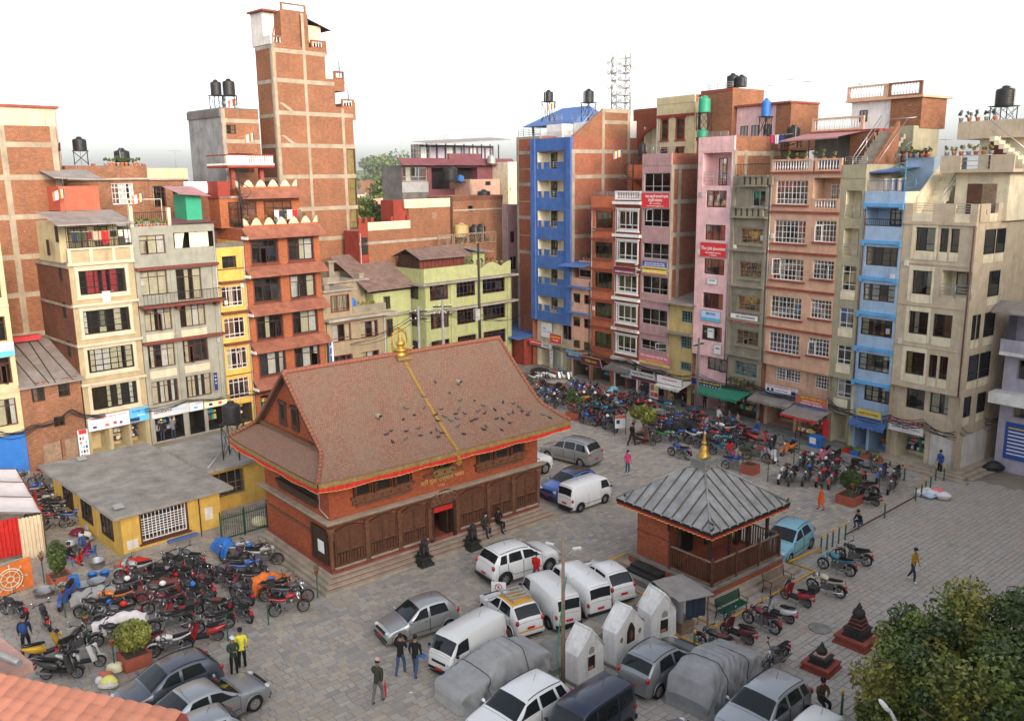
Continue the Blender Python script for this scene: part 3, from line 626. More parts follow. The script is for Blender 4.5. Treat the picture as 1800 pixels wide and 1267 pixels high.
b.win(10.2,12.2,3.65,4.72,'lb4')
for z in(16.8,14.4,12.0,9.65,7.25,4.9):b.band(z-.02,z+.2,'brightblue',.16);b.box('band',9.5,9.75,-.15,-.003,z-.18,z-.02,'brightblue');b.box('band',12.0,12.28,-.15,-.003,z-.18,z-.02,'brightblue')
shop(b,9.7,10.6,2.1,shelf=('s_green','s_cyan','plastic_green'));shop(b,10.8,12.1,2.1,shelf=('s_green','s_yellow','s_orange','plastic_green'))
b.finish(.75);b.railing(9.6,12.2,.2,17.75,.7,'metal_blue',bars='v');bpart(b.root,'roof_room',.9,2.78,3.2,7.5,17,19.9,'lbluew');bpart(b.root,'roof_room',-.5,.9,4.2,7.5,17,19.2,'lbluew')
part(b.root,'canopy',MB().add([(-.1,.3,19.0),(1.8,.3,19.05),(1.9,3.3,19.3),(-.1,3.3,19.3),(-.1,.3,18.93),(1.8,.3,18.98)],[(0,1,2,3),(0,4,5,1)]),'metal_blue')
m=MB().tube([(2.0,1.2,17),(2.0,1.2,20.2)],.05)
for k in range(11):m.obox((2.0+.35*math.cos(k*.5),1.2+.35*math.sin(k*.5),17.2+k*.26),(.7,.22,.04),Matrix.Rotation(k*.5,3,'Z'))
m.tube([(2.0+.7*math.cos(k*.5),1.2+.7*math.sin(k*.5),18.0+k*.26)for k in range(12)],.03);part(b.root,'spiral_stair',m,'wood_teal')
b=Bld('beige_corner_house','beige and cream corner block with slot windows and wrapped corner balcony','R',12.32,16.95,15.95,7.5,'beigew','beigew',back='creamlight')
b.low=(5.2,.45)
P='creamlight'
for a,c_,cols in((14.1,15.55,(0,2,3)),(11.35,12.84,(0,)),(8.78,10.23,(0,1)),(6.12,7.6,(0,2,3)),(3.75,5.1,(0,1))):
    for k in cols:
        u0,u1,st=((13.2,14.45,'tall2'),(14.8,16.0,'tall2'),(14.75,15.28,'tall1'),(15.42,15.96,'tall1'))[k]
        b.win(u0,u1,a,c_,st)
        if c_>5.2:b.box('spandrel',u0,u1,-.025,-.003,a-.55,a-.01,P)
    if c_>5.2:b.box('panel',12.95,13.17,-.025,-.003,a-.5,c_+.3,P);b.box('panel',14.48,14.6,-.025,-.003,a-.5,c_+.3,P);b.box('panel',13.17,14.48,-.025,-.003,c_+.02,c_+.3,P)
b.hole(15.1,16.948,11.4,13.0,1.3,2);window(b.root,b.X(15.4),b.X(16.1),11.45,12.8,'tall1',1.22);b.railing(15.1,17.0,-.06,11.3,.85)
for z in(13.3,10.65,8.0):b.band(z-.04,z+.04,'beigew',.05)
shop(b,12.7,14.7,2.2,shelf=('s_navy','s_white','s_pink','plastic_green'));shutter(b,15.0,16.5,2.35)
b.finish(0);b.band(15.75,15.95,'beigew',.1)
for(u0,u1)in((12.32,12.9),(14.2,15.6),(16.5,16.95)):b.box('parapet',u0,u1,-.05,.15,15.95,17.05,'beigew')
for(u0,u1)in((12.9,14.2),(15.6,16.5)):b.box('parapet',u0,u1,-.04,.14,15.95,16.45,P);b.railing(u0,u1,.05,16.45,.6)
W=b.W
for(y0,y1)in((.2,1.4),(2.4,3.4),(5.6,7.5)):bpart(b.root,'parapet',W-.15,W+.05,y0,y1,15.95,17.05,'beigew')
for(y0,y1)in((1.4,2.4),(3.4,5.6)):bpart(b.root,'parapet',W-.14,W+.04,y0,y1,15.95,16.45,P)
def side_window(b,y0,y1,z0,z1,cols=1):
    x=b.W
    f=MB().box(x+.003,x+.05,y0,y1,z0,z0+.05).box(x+.003,x+.05,y0,y1,z1-.05,z1).box(x+.003,x+.05,y0,y0+.05,z0+.05,z1-.05).box(x+.003,x+.05,y1-.05,y1,z0+.05,z1-.05).box(x+.004,x+.045,y0+.05,y1-.05,z0+(z1-z0)*.3-.02,z0+(z1-z0)*.3+.02)
    for i in range(1,cols):yy=y0+(y1-y0)*i/cols;f.box(x+.004,x+.046,yy-.02,yy+.02,z0+.05,z1-.05)
    o=part(b.root,'window',f,'black_frame')
    for i in range(cols):part(o,'pane',MB().box(x+.004,x+.02,y0+(y1-y0)*i/cols+.03,y0+(y1-y0)*(i+1)/cols-.03,z0+.04,z1-.04),'car_glass')
    bpart(b.root,'spandrel',x+.002,x+.025,y0,y1,z0-.55,z0-.01,P)
for z0,z1,ys in((14.0,15.5,((1.1,2.4),(2.6,3.7))),(11.3,12.9,((2.15,3.5),)),(8.75,10.3,((.55,.95),(1.15,1.5),(2.1,3.4))),(6.12,7.75,((.6,1.8),(2.0,3.3)))):
    for y0,y1 in ys:side_window(b,y0,y1,z0,z1)
for y0,y1 in((.5,1.3),(2.2,3.2)):side_window(b,y0,y1,3.8,5.1)
m=MB()
for i in range(22):m.box(b.W+.004,b.W+.03+.012*(i%2),.8,3.9,.3+i*.1,.4+i*.1)
part(b.root,'shutter',m,'dirtywhite')
for k in range(3):bpart(b.root,'step',-.3,b.W+1.3-.35*k,-1.0+.35*k,-.02 if k==2 else-.66+.35*k,0,.14*(k+1),'stone_step')
for k in range(3):bpart(b.root,'step',b.W+.06,b.W+1.3-.35*k-.01,-.01,4.6,0,.14*(k+1)-.005,'stone_step')
bpart(b.root,'roof_room',1.6,4.9,3.0,7.3,15.95,18.9,P);bpart(b.root,'balcony',.9,5.4,2.2,7.4,18.9,19.1,'beigew')
for(x0,x1)in((.9,2.2),(4.0,5.4)):bpart(b.root,'parapet',x0,x1,2.2,2.36,19.1,19.95,'beigew')
part(b.root,'railing',MB().tube([(2.2,2.28,19.95),(4,2.28,19.95)],.03).tube([(2.2,2.28,19.6),(4,2.28,19.6)],.02).tube([(2.2,2.28,19.3),(4,2.28,19.3)],.02),'steel')
bpart(b.root,'door',2.4,3.3,2.94,2.99,16.0,18.2,'wood_brown');bpart(b.root,'door',3.35,4.2,2.94,2.99,16.0,18.2,'wood_grey')
for k in range(10):bpart(b.root,'step',.1,1.2,1.6+.3*k,1.9+.3*k,15.95+.29*k,16.3+.29*k,P)
part(b.root,'stair_wall',MB().prism([(1.3,15.95),(1.3,17.4),(4.8,20.1),(4.8,15.95)],-.05,.08,'x'),P)
part(b.root,'railing',MB().tube([(1.25,1.5,16.9),(1.25,4.6,19.8)],.03).tube([(1.25,1.5,16.5),(1.25,4.6,19.4)],.02),'steel')
bpart(b.root,'roof_room',1.9,5.6,5.0,9.2,19.1,21.0,P);bpart(b.root,'balcony',.7,6.6,4.4,9.4,21.0,21.15,'beigew');bpart(b.root,'parapet',.7,6.6,4.4,4.55,21.15,22.1,'beigew');bpart(b.root,'parapet',6.4,6.6,4.55,9.4,21.15,22.1,'beigew')
bpart(b.root,'door',2.6,3.6,4.93,4.99,19.1,20.8,'wood_red')
for k in range(8):bpart(b.root,'step',3.2+.3*k,3.5+.3*k,3.5,4.35,19.1+.24*(7-k),19.4+.24*(7-k),P)
part(b.root,'railing',MB().tube([(3.2,3.5,22.0),(5.6,3.5,20.1)],.03).tube([(3.2,3.5,21.5),(5.6,3.5,19.6)],.02),'steel')
b=Bld('cream_apartment_block','tall cream apartment block rising behind the beige corner house','R',18.2,27,18.6,10,'creamlight',off=-8.5)
for z in(2.9,5.7,8.5,11.3,14.1,16.3):
    for u in(18.9,21.0,23.4):b.win(u,u+1.1,z,z+1.5,'tall2')
b.finish(1.0,pmat='beigew')
b=Bld('lavender_building','pale lavender building with projecting balconies at the square edge','X',0,10,10.4,8,'lavender',o=(31.3,54.4),az=rad(143))
b.hole(0,3,8.2,10.1,1.2,2);b.back='lavender'
for z in(5.9,3.4):b.win(.8,2.2,z+.2,z+1.5,'alu2');b.win(3.2,4.6,z+.2,z+1.5,'alu2')
b.band(7.7,7.9,'whitew',.9);b.band(4.6,5.3,'whitew',1.1,a=.3);b.box('panel',-.32,-.28,-1.1,-.3,4.7,5.3,'s_red');b.finish(0);b.eave(11.0,10.4,1.2,'metal_roof',a=.6)
b.box('balcony_wall',0,3.5,-.85,-.75,7.9,8.7,'lavender')
bpart(b.root,'notice_board',.5,2.6,-.06,-.003,.9,3.3,'s_blue')
for k in range(8):bpart(b.root,'lettering',.7,.7+R.uniform(1.2,1.7),-.07,-.061,2.9-k*.24,2.98-k*.24,'ink_yellow' if k==0 else 'ink_white')
b=Bld('arched_building','brown building with a great arched window behind the row','R',-21,-13.7,24.6,9,'brownw','brick_red',off=-8)
b.hole(-19.5,-15.2,19.5,23.6,1.0,2);b.back='creamlight';window(b.root,3.0,5.2,20.2,23.3,'alu3',.9);b.finish(.6)
part(b.root,'arch',MB().add([p for k in range(13)for p in((3.65+2.9*math.cos(math.pi*k/12),-.2,21.8+1.9*math.sin(math.pi*k/12)),(3.65+2.5*math.cos(math.pi*k/12),-.2,21.8+1.6*math.sin(math.pi*k/12)),(3.65+2.9*math.cos(math.pi*k/12),-.01,21.8+1.9*math.sin(math.pi*k/12)),(3.65+2.5*math.cos(math.pi*k/12),-.01,21.8+1.6*math.sin(math.pi*k/12)))],
    [f for k in range(12)for f in((4*k,4*k+1,4*k+5,4*k+4),(4*k+2,4*k,4*k+4,4*k+6),(4*k+1,4*k+3,4*k+7,4*k+5))]),'redpaint')
b=Bld('cream_red_house','cream and maroon trimmed house with tall windows above the mauve roof','R',-14.0,-9.6,25.0,8,'creamfront','brick_orange',off=-4)
for u,w_ in((-13.4,.8),(-11.6,.9)):
    for z in(22.0,19.5):b.win(u,u+w_,z,z+1.7,'tall1',('redpaint',.08,.04))
b.band(23.9,24.1,'redpaint',.15);b.finish(.6);b.frame('r',(.2,2.3,7.8),(24.7,22.3))
b=Bld('water_tower_house','brick stair tower carrying black water tanks over the pink house','R',-9.4,-6.0,25.6,4,'brick_orange','brick_orange',off=-4.5)
b.box('panel',-9.3,-8.6,-.03,-.003,22,25.4,'creamfront');b.finish(.25,pmat='stone_red');b.railing(-9.3,-6.1,.1,25.85,.5)
# ---------------------------------------------------------------- left-hand row of houses
b=Bld('cream_edge_house','cream house with a blue roller shutter at the far edge of the row','L',-9,-4.05,14.9,8,'creamfront','creamfront')
for z0,z1 in((11.8,13.6),(9.0,10.6),(6.2,7.95),(3.4,5.2)):b.win(-6.2,-4.35,z0,z1,'brown3');b.box('band',-9,-4.05,-.1,-.003,z0-.6,z0-.45,'creamtrim')
b.hole(-6.0,-4.3,.1,2.5,.3,1)
m=MB()
for i in range(24):m.box(b.X(-6.0)+.01,b.X(-4.3)-.01,.04+.012*(i%2),.09,.12+i*.1,.22+i*.1)
part(b.root,'shutter',m,'plastic_blue');b.box('shutter_frame',-6.2,-4.06,-.06,-.003,2.5,2.8,'plastic_blue');b.box('shutter_frame',-4.3,-4.06,-.06,-.003,.1,2.5,'plastic_blue');b.finish(.6)
b=Bld('brick_tower_block','tall unplastered brick flank with concrete grid at the far edge','L',-9,2.25,22.9,9,'brick_orange','brick_orange',off=-6.2)
b.finish(0);b.frame('f',(7.65,11.0),(21.6,19.35,16.6,13.8,11.1,8.2),wc=.4,hb=.36)
b=Bld('peach_house','pale peach rooftop storey with red coping behind the brick flank','L',-9,3.6,24.4,6,'peachtop','peachtop',off=-9.8,z0=18)
b.finish(0);bpart(b.root,'coping',-.2,b.W+.15,-.2,6,24.4,24.58,'stone_red');bpart(b.root,'roof_room',2,8.4,1.6,5,24.58,25.5,'concrete')
m=MB()
for k in range(26):m.obox((2.4+R.random()*5.6,2+R.random()*2,25.6+R.random()*.25),(R.uniform(.4,1.3),R.uniform(.2,.6),.06),Matrix.Rotation(R.uniform(-.6,.6),3,'Y')@Matrix.Rotation(R.random()*3,3,'Z'),R.randrange(3))
o=part(b.root,'rooftop_debris',m,['wood_grey','metal_roof','metal_rust']);o['kind']='stuff'
b=Bld('old_brick_house','low old brick house with weighted sheet roof between two cream buildings','L',-4.03,-.25,5.75,6,'brick_old','brick_old')
b.win(-3.37,-2.54,4.64,5.6,'plain2');b.win(-1.69,-.94,4.69,5.6,'plain2');b.win(-2.2,-1.5,2.7,3.4,'plain2');b.hole(-3.1,-1.9,.1,1.75,.25,1);b.hole(-1.7,-.5,.1,1.75,.25,1)
b.box('door',-3.08,-1.92,.12,.18,.1,1.73,'wood_grey');b.box('door',-1.68,-.52,.12,.18,.1,1.73,'wood_grey');b.finish(0)
part(b.root,'sheet_roof',MB().add([(-.1,-.5,5.8),(3.95,-.5,5.8),(3.95,6,7.9),(-.1,6,7.9),(-.1,-.5,5.72),(3.95,-.5,5.72)],[(0,1,2,3),(0,4,5,1)]),'metal_roof')
for k in range(16):part(b.root,'weight_brick',MB().obox((.2+R.random()*3.5,R.choice((-.2,.4,4.8))+R.random()*.4,0),(.24,.12,.1)),'brick_old').location.z=5.95
m=MB()
for x in(.9,1.7,2.1,3.2):m.tube([(x,-.4,5.88),(x-.5+R.random(),5.5,7.85)],.03,4)
part(b.root,'batten',m,'iron_dark');bpart(b.root,'tarp',.2,3.2,5.2,5.9,7.95,8.3,'cur_red')
b=Bld('cream_house','cream house with white window surrounds and washing on its terrace','L',-.15,4.2,13.55,8,'cream','brick_dark',left='brick_dark',back='creamfront')
for z0,z1,st in((11.44,13.08,'red6'),(8.7,10.34,'black6'),(6.01,7.65,'black6'),(3.35,4.98,'black6')):b.win(.42,3.54,z0,z1,st,('creamtrim',.22,.06))
for z in(10.7,7.95,5.2):b.band(z-.02,z+.16,'creamtrim',.32,a=.1)
shop(b,.1,1.3,1.9,goods=False);shop(b,1.55,2.7,1.9,shelf=('wood_brown','interior_warm','s_grey'));shop(b,2.85,3.9,1.9,shelf=('s_white','s_grey','s_navy'));b.finish(0)
b.band(13.45,13.65,'creamtrim',.25,a=.1);b.box('parapet',-.15,4.2,-.1,.1,13.65,14.45,'cream')
for u in(-.15,1.25,2.75,4.0):b.box('pier',u,u+.2,-.16,.13,13.65,14.5,'creamtrim')
b.box('coping',-.2,4.25,-.18,.15,14.5,14.62,'creamtrim')
bpart(b.root,'roof_room',.3,4.3,2.2,7.8,13.55,16.3,'creamfront')
window(b.root,.9,2.2,14.3,15.9,'brown3',2.13);window(b.root,2.7,3.6,14.0,15.9,'plain2',2.13)
part(b.root,'sheet_roof',MB().add([(-.5,-.3,16.2),(4.6,-.3,16.2),(4.6,3.6,17.0),(-.5,3.6,17.0),(-.5,-.3,16.14),(4.6,-.3,16.14)],[(0,1,2,3),(0,4,5,1)]),'metal_roof')
b.railing(-.1,4.1,0,14.6,.5,'iron_dark',bars='v');m=MB()
for x in(.1,1.1,2.2,3.2,4.2):m.tube([(x,.05,14.5),(x,.05,16.2)],.025,5)
part(b.root,'post',m,'iron_dark')
bpart(b.root,'roof_room',1.3,4.0,4.1,6.6,17.0,18.7,'metal_red');part(b.root,'sheet_roof',MB().add([(.9,3.6,19.3),(4.3,3.6,19.15),(4.3,7,19.9),(.9,7,19.9),(.9,3.6,19.25),(4.3,3.6,19.1)],[(0,1,2,3),(0,4,5,1)]),'metal_roof')
for z,y in((15,1.2),(12.4,1.3),(9.8,1.4),(7.1,1.4),(14.0,3.2)):part(b.root,'window',MB().box(-.05,-.004,y,y+.5,z,z+1.1),'wood_black')
part(b.root,'ledge',MB().box(-.1,-.003,0,8,13.3,13.5).box(-.1,-.003,0,8,10.6,10.75).box(-.1,-.003,0,8,7.9,8.05),'concrete')
b=Bld('grey_house','pale grey house with brown window pairs and an iron balcony','L',4.24,10.42,15.55,8.5,'greyw','greyw')
b.win(4.75,6.61,13.88,15.21,'brown3')
for z0,z1 in((10.94,12.71),):b.win(4.54,6.5,z0,z1,'brown3');b.win(7.17,9.1,10.35,12.65,'brown3',lab='balcony door and window in brown wood')
for z0,z1 in((8.33,10.02),(5.62,7.34),(2.93,4.63)):
    b.win(4.58,6.58,z0,z1,'brown4');b.win(7.2,9.18,z0,z1,'brown4')
    if z0>3:b.box('spandrel',4.58,6.58,-.03,-.003,z0-.75,z0-.2,'creamtrim');b.box('spandrel',7.2,9.18,-.03,-.003,z0-.75,z0-.2,'creamtrim')
for u in(4.24,6.75,9.95):b.box('pilaster',u,u+.3,-.07,-.003,0,13,'greyw')
for z in(12.85,7.5):b.band(z-.08,z+.12,'wood_red',.4)
b.box('balcony',4.2,10.5,-.95,-.003,10.1,10.28,'wood_red');b.railing(4.3,10.4,-.88,10.28,.85,'iron_dark',bars='v',n=22)
for u in(4.6,6.8,9.8):b.box('bracket',u,u+.25,-.6,-.003,9.8,10.1,'wood_red')
b.hole(7.25,10.35,14.15,15.3,1.8,2);b.back='interior'
shop(b,4.6,6.9,1.85,shelf=('s_white','s_grey','s_cyan','s_navy'));shop(b,7.2,8.4,1.85,goods=False);shop(b,8.7,10.1,1.85);b.finish(.3)
part(b.root,'curtain',MB().grid(lambda u,v:(4.3+1.5*u,.25+.05*math.sin(u*40),14.0+1.3*v),40,1),'cur_cream');part(b.root,'curtain',MB().grid(lambda u,v:(3.2+.5*u+.3*v*u,.25+.05*math.sin(u*20),14.0+1.3*v),14,1),'cur_cream')
b.railing(4.4,7.0,.1,15.85,1.0,'iron_dark',bars='v');b.box('pier',4.25,4.5,.0,.25,15.55,17.3,'creamtrim');b.box('pier',6.95,7.2,.0,.25,15.55,17.1,'creamtrim')
part(b.root,'sheet_roof',MB().add([(2.9,-.3,15.95),(6.3,-.3,15.9),(6.3,3,16.2),(2.9,3,16.2)],[(0,1,2,3)]),'metal_maroon')
bpart(b.root,'roof_room',4.9,6.1,1.6,3.6,15.9,18.0,'plastic_green');part(b.root,'sheet_roof',MB().add([(4.2,.8,18.0),(6.6,.8,17.8),(6.6,4,18.6),(4.2,4,18.6)],[(0,1,2,3)]),'metal_pinkroof')
m=MB().tube([(.6,1.5,15.6),(.6,1.5,17.7),(3.0,1.5,17.7),(3.0,1.5,15.6)],.05,5);part(b.root,'pergola',m,'creamtrim')
b=Bld('yellow_house','narrow bright yellow house with pale framed windows','L',10.44,12.72,14.0,8,'yelloww','yelloww')
b.win(10.85,12.03,12.41,13.32,'plain2')
for z0,z1 in((9.45,11.0),(6.97,8.58),(4.52,6.2),(2.14,3.8)):b.win(10.6,12.36,z0,z1,'white4')
for z in(11.3,8.95,6.52):b.band(z-.02,z+.14,'wood_red',.4)
b.band(12.3,12.38,'wood_red',.06);b.band(4.05,4.12,'wood_red',.06);shop(b,10.7,12.4,1.7);b.finish(.35,pmat='darkconc')
bpart(b.root,'back_wall',-.1,2.9,4.0,4.3,14,18.0,'brick_dark');bpart(b.root,'parapet',-.2,2.6,3.9,4.05,18.0,18.9,'whitew')
for x in(.0,.9,1.8):bpart(b.root,'panel',x,x+.75,3.86,3.89,18.1,18.8,'s_white')
b=Bld('red_brick_house','red brick house with tiled eaves over every storey and balcony tubs','L',12.78,19.5,15.3,9,'brick_red','brick_red')
b.wall=brick('brick_bright',(.40,.115,.045),(.34,.085,.034),(.31,.15,.085),stain=.2)and 'brick_bright';b.side=b.leftm='brick_bright'
for z0,z1 in((12.57,14.33),(9.53,11.36),(6.55,8.43),(3.55,5.4)):b.win(13.36,15.62,z0,z1,'dk3',('wood_red',.1,.03));b.win(16.6,18.88,z0,z1,'dk3',('wood_red',.1,.03))
shop(b,13.2,15.8,2.0);shop(b,16.4,19,2.0);b.finish(0)
for zt,zb in((15.35,14.6),(12.3,11.65),(9.35,8.65),(6.4,5.7),(3.4,2.7)):
    e=b.eave(zt,zb,.95)
    for k in range(5):
        t0,t1=k/5,(k+1)/5
        y0,y1=-.02-.93*t0,-.02-.93*t1;zA,zB=zt+(zb-zt)*t0+.03,zt+(zb-zt)*t1+.05
        part(e,'tile_course',MB().add([(-.16,y0,zA),(b.W+.16,y0,zA),(b.W+.16,y1,zB),(-.16,y1,zB),(b.W+.16,y1,zB-.04),(-.16,y1,zB-.04)],[(0,3,2,1),(3,5,4,2)]),'tile_roof')
    bpart(b.root,'eave_end',-.22,-.16,-.97,.02,zb-.1,zb+.12,'whitew')
def scallop(b,x0,x1,y,z,n):
    w=(x1-x0)/n;bpart(b.root,'parapet',x0,x1,y-.08,y+.08,z,z+.18,b.wall)
    for k in range(n+1):
        x=x0+k*w;p=[(x-w*.42 if k else x,z+.18),(x+w*.42 if k<n else x,z+.18)]+[(x+s*w*.42*math.cos(t),z+.18+.55*(math.sin(t)**2.2 if t else 0))for s,t in((1,.5),(1,1.0),(1,1.45),(-1,1.45),(-1,1.0),(-1,.5))]
        p=[(max(x0,min(x1,a)),c)for a,c in p]
        part(b.root,'merlon',MB().prism(p,y-.06,y+.06,'y'),'creamtrim')
    m=MB()
    for k in range(int((x1-x0)/.16)):m.tube([(x0+.08+k*.16,y,z+.18),(x0+.08+k*.16,y,z+.72)],.012,4,cap=False)
    part(b.root,'railing',m,'iron_dark')
scallop(b,.1,6.7,.1,15.35,6)
bpart(b.root,'roof_room',-.6,6.5,2.3,9,15.3,17.6,'brick_bright');window(b.root,.1,2.5,15.4,17.3,'dk3',2.22);window(b.root,3.2,5.7,15.4,17.3,'dk3',2.22)
part(b.root,'eave',MB().add([(.9,2.28,18.3),(6.7,2.28,18.3),(6.7,1.4,17.6),(.9,1.4,17.6),(.9,1.4,17.5),(6.7,1.4,17.5)],[(0,3,2,1),(3,4,5,2)]),'tile_roof')
bpart(b.root,'roof',-.6,6.5,2.2,9,17.6,17.75,'slab');scallop(b,.9,6.4,2.4,18.25,5);bpart(b.root,'roof_room',.9,6.4,2.5,8,17.75,18.25,'brick_bright');bpart(b.root,'stair_box',-.7,.3,2.2,4,17.6,18.9,'redpaint')
bpart(b.root,'balcony',1.2,5.4,4.0,7.5,19.95,20.15,'redpaint')
for(x0,x1,y0,y1)in((1.2,5.4,4.0,4.12),(1.2,1.32,4.12,7.5),(5.28,5.4,4.12,7.5)):bpart(b.root,'balcony_wall',x0,x1,y0,y1,20.15,20.3,'whitew');bpart(b.root,'balcony_wall',x0,x1,y0,y1,20.9,21.0,'redpaint')
bpart(b.root,'balcony_wall',1.2,2.9,3.99,4.13,20.3,20.9,'whitew');me=MB().box(-.05,.05,-.05,.05,0,.6).mesh('baluster','whitew')
for k in range(12):obj('baluster',me,b.root,(3.05+k*.2,4.06,20.3))
for x in(2.0,4.6):bpart(b.root,'pillar',x,x+.35,5,5.35,18.2,19.95,'stone_red')
m=MB().tube([(.7,1.4,15.3),(.7,1.4,19.6)],.07)
for k in range(16):m.obox((.7+.45*math.cos(k*.42+2),1.4+.45*math.sin(k*.42+2),15.5+k*.2),(.85,.26,.03),Matrix.Rotation(k*.42+2,3,'Z'))
m.tube([(.7+.85*math.cos(k*.42+2),1.4+.85*math.sin(k*.42+2),16.3+k*.2)for k in range(17)],.025);part(b.root,'spiral_stair',m,'iron_dark')
b=Bld('stucco_house','stained brown stucco house with flat slab roofs beside the red brick house','L',19.55,26.0,7.6,9,'beigestucco','beigestucco')
b.win(20.32,22.2,5.3,6.85,'stuc');b.win(23.2,25.1,5.3,6.75,'stuc');b.win(20.3,22.2,2.7,4.15,'stuc');b.win(23.2,25.1,2.6,4.05,'stuc');b.finish(0)
b.box('slab',19.5,26.7,-.8,.2,7.2,7.42,'slab');b.box('parapet',22.5,26.0,-.05,.12,7.6,8.2,'oldstone');bpart(b.root,'roof_room',0,2.95,.05,6,7.6,9.7,'beigestucco');window(b.root,.75,2.6,7.9,9.35,'stuc',-.03)
bpart(b.root,'roof_slab',-.1,3.2,-.35,6.2,9.7,9.85,'slab');bpart(b.root,'roof_room',2.96,6.3,2.8,9,7.6,10.0,'beigestucco');bpart(b.root,'roof_slab',1.6,6.6,2.5,9.2,10.0,10.15,'slab');bpart(b.root,'chimney',3.4,3.9,4,4.5,10.15,11.7,'oldstone');bpart(b.root,'chimney_cap',3.2,4.1,3.8,4.7,11.7,11.85,'oldstone')
for(x0,x1,y0,y1,z)in((1.7,3.4,2.5,2.75,10.15),(3.4,6.6,6,6.4,10.15),(5.9,6.4,3,6,10.15),(.2,.7,.0,1.0,9.85)):bpart(b.root,'parapet',x0,x1,y0,y1,z,z+.45,'oldstone')
part(b.root,'downpipe',MB().tube([(6.2,-.06,0),(6.2,-.06,7.2)],.06),'galv')
b=Bld('green_wing','dingy green wing with arched windows under a rusty lean-to roof','L',26.1,30.4,8.8,6,'greenw','greenw',off=-1.6)
b.win(27.2,28.0,7.2,8.4,'plain2');b.win(27.2,28.2,4.6,6.3,'plain2');b.finish(0);b.band(6.6,6.75,'slab',.4)
part(b.root,'lean_to',MB().add([(-1.2,-.8,9.2),(4.6,-.8,9.2),(4.6,5,12),(-1.2,5,12),(-1.2,-.8,9.1),(4.6,-.8,9.1),(4.6,5,11.9)],[(0,1,2,3),(0,4,5,1),(1,5,6,2)]),'metal_rust')
b=Bld('green_house','pale green three storey house with rusty rooftop shed','L',30.5,41.8,9.4,5.5,'greenw','greenw',left='greenw')
for z0,z1 in((7.7,9.2),(5.03,6.6),(2.5,3.9)):
    b.win(31.1,33.42,z0,z1,'green');b.win(34.45,36.9,z0,z1,'green');b.win(37.88,40.98,z0,z1,'green')
for u in(30.52,33.6,37.1,41.2):b.box('pilaster',u,u+.55,-.1,-.003,0,9.3,'greenw')
for z in(9.35,6.75):b.band(z-.1,z+.08,'slab',.75,a=.7,b=.4);bpart(b.root,'ledge',-.7,-.003,0,5.5,z-.1,z+.08,'slab')
b.finish(0);b.box('parapet',30.5,36.5,0,.16,9.43,10.75,'greenw')
n=24;px_=[(b.X(36.5)+5.3*k/n,10.25+.5*abs(math.cos(math.pi*2.0*k/n)))for k in range(n+1)]
part(b.root,'parapet',MB().prism([(px_[0][0],9.43)]+[(px_[-1][0],9.43)]+px_[::-1],0,.16,'y'),'greenw')
bpart(b.root,'parapet',-.01,.15,.16,5.5,9.4,10.7,'greenw')
for z0,z1 in((7.9,9.25),(5.3,6.5),(2.6,3.9)):
    o=part(b.root,'window',MB().box(-.05,-.004,.9,2.9,z0,z0+.08).box(-.05,-.004,.9,2.9,z1-.08,z1).box(-.05,-.004,.9,.98,z0+.08,z1-.08).box(-.05,-.004,2.82,2.9,z0+.08,z1-.08).box(-.048,-.004,1.55,1.6,z0+.08,z1-.08).box(-.048,-.004,2.2,2.25,z0+.08,z1-.08),'wood_dark')
    part(o,'pane',MB().box(-.02,-.006,.98,2.82,z0+.05,z1-.05),'car_glass')
sx0,sx1,sy0,sy1=.6,6.2,1.3,4.4
for k in range(24):bpart(b.root,'plank',sx0+k*(sx1-sx0)/24,sx0+(k+1)*(sx1-sx0)/24-.03,sy0+.02*(k%2),sy0+.05,9.5,11.75,'wood_red')
for k in range(12):bpart(b.root,'plank',sx0-.03+.012*(k%2),sx0,sy0+.06+k*(sy1-sy0)/12,sy0+.03+(k+1)*(sy1-sy0)/12,9.5,11.9,'wood_dark')
part(b.root,'shed_roof',MB().add([(sx0-.5,sy0-.6,11.6),(sx1+.6,sy0-.6,11.55),(sx1+.6,2.8,12.45),(sx0-.5,2.8,12.45),(sx1+.6,sy1+.6,11.6),(sx0-.5,sy1+.6,11.6),(sx0-.5,sy0-.6,11.52),(sx1+.6,sy0-.6,11.47)],[(0,1,2,3),(3,2,4,5),(0,6,7,1)]),'metal_rust')
part(b.root,'sheet_roof',MB().add([(7.3,.9,11.9),(9.9,.9,11.7),(9.9,3.6,12.0),(7.3,3.6,12.2),(7.3,.9,11.84),(9.9,.9,11.64)],[(0,1,2,3),(0,4,5,1)]),'metal_roof')
bpart(b.root,'roof_room',7.6,9.2,1.6,3.4,9.4,11.8,'greenw')
T=Bld('brick_tower','tall slim unplastered brick tower stepping back towards its top','L',21.15,29.4,21.9,2.8,'brick_orange','brick_orange',off=-8,left='brick_dark')
T.win(28.5,29.35,14.3,16.2,'tall1');T.win(28.5,29.35,16.5,21.7,'tall1')
T.finish(0);W=T.W
def tier(x1,z0,z1,y1=2.8):
    bpart(T.root,'upper_wall',0,x1,0,y1,z0,z1,'brick_orange')
tier(8.15,21.9,25.5);tier(6.3,25.5,27.95);tier(5.4,27.95,30.5);bpart(T.root,'upper_wall',1.25,4.0,.3,2.7,30.5,33.4,'brick_orange')
for z in(27.5,24.75,21.95,19.2,16.3,13.5,30.0):bpart(T.root,'beam',0,8.2 if z<25 else(6.25 if z<28 else 5.5),-.03,-.002,z-.18,z+.18,'concbeam')
for x,zt in((.15,30.5),(3.2,33.3),(7.0,25.4)):bpart(T.root,'column',x-.13,x+.17,-.036,-.002,9,zt,'concbeam')
for z in(27.4,24.5,21.9,19,30.3):bpart(T.root,'beam',-.03,-.002,0,2.8,z-.16,z+.16,'concrete')
bpart(T.root,'column',-.037,-.002,.02,.3,9,30.5,'concrete')
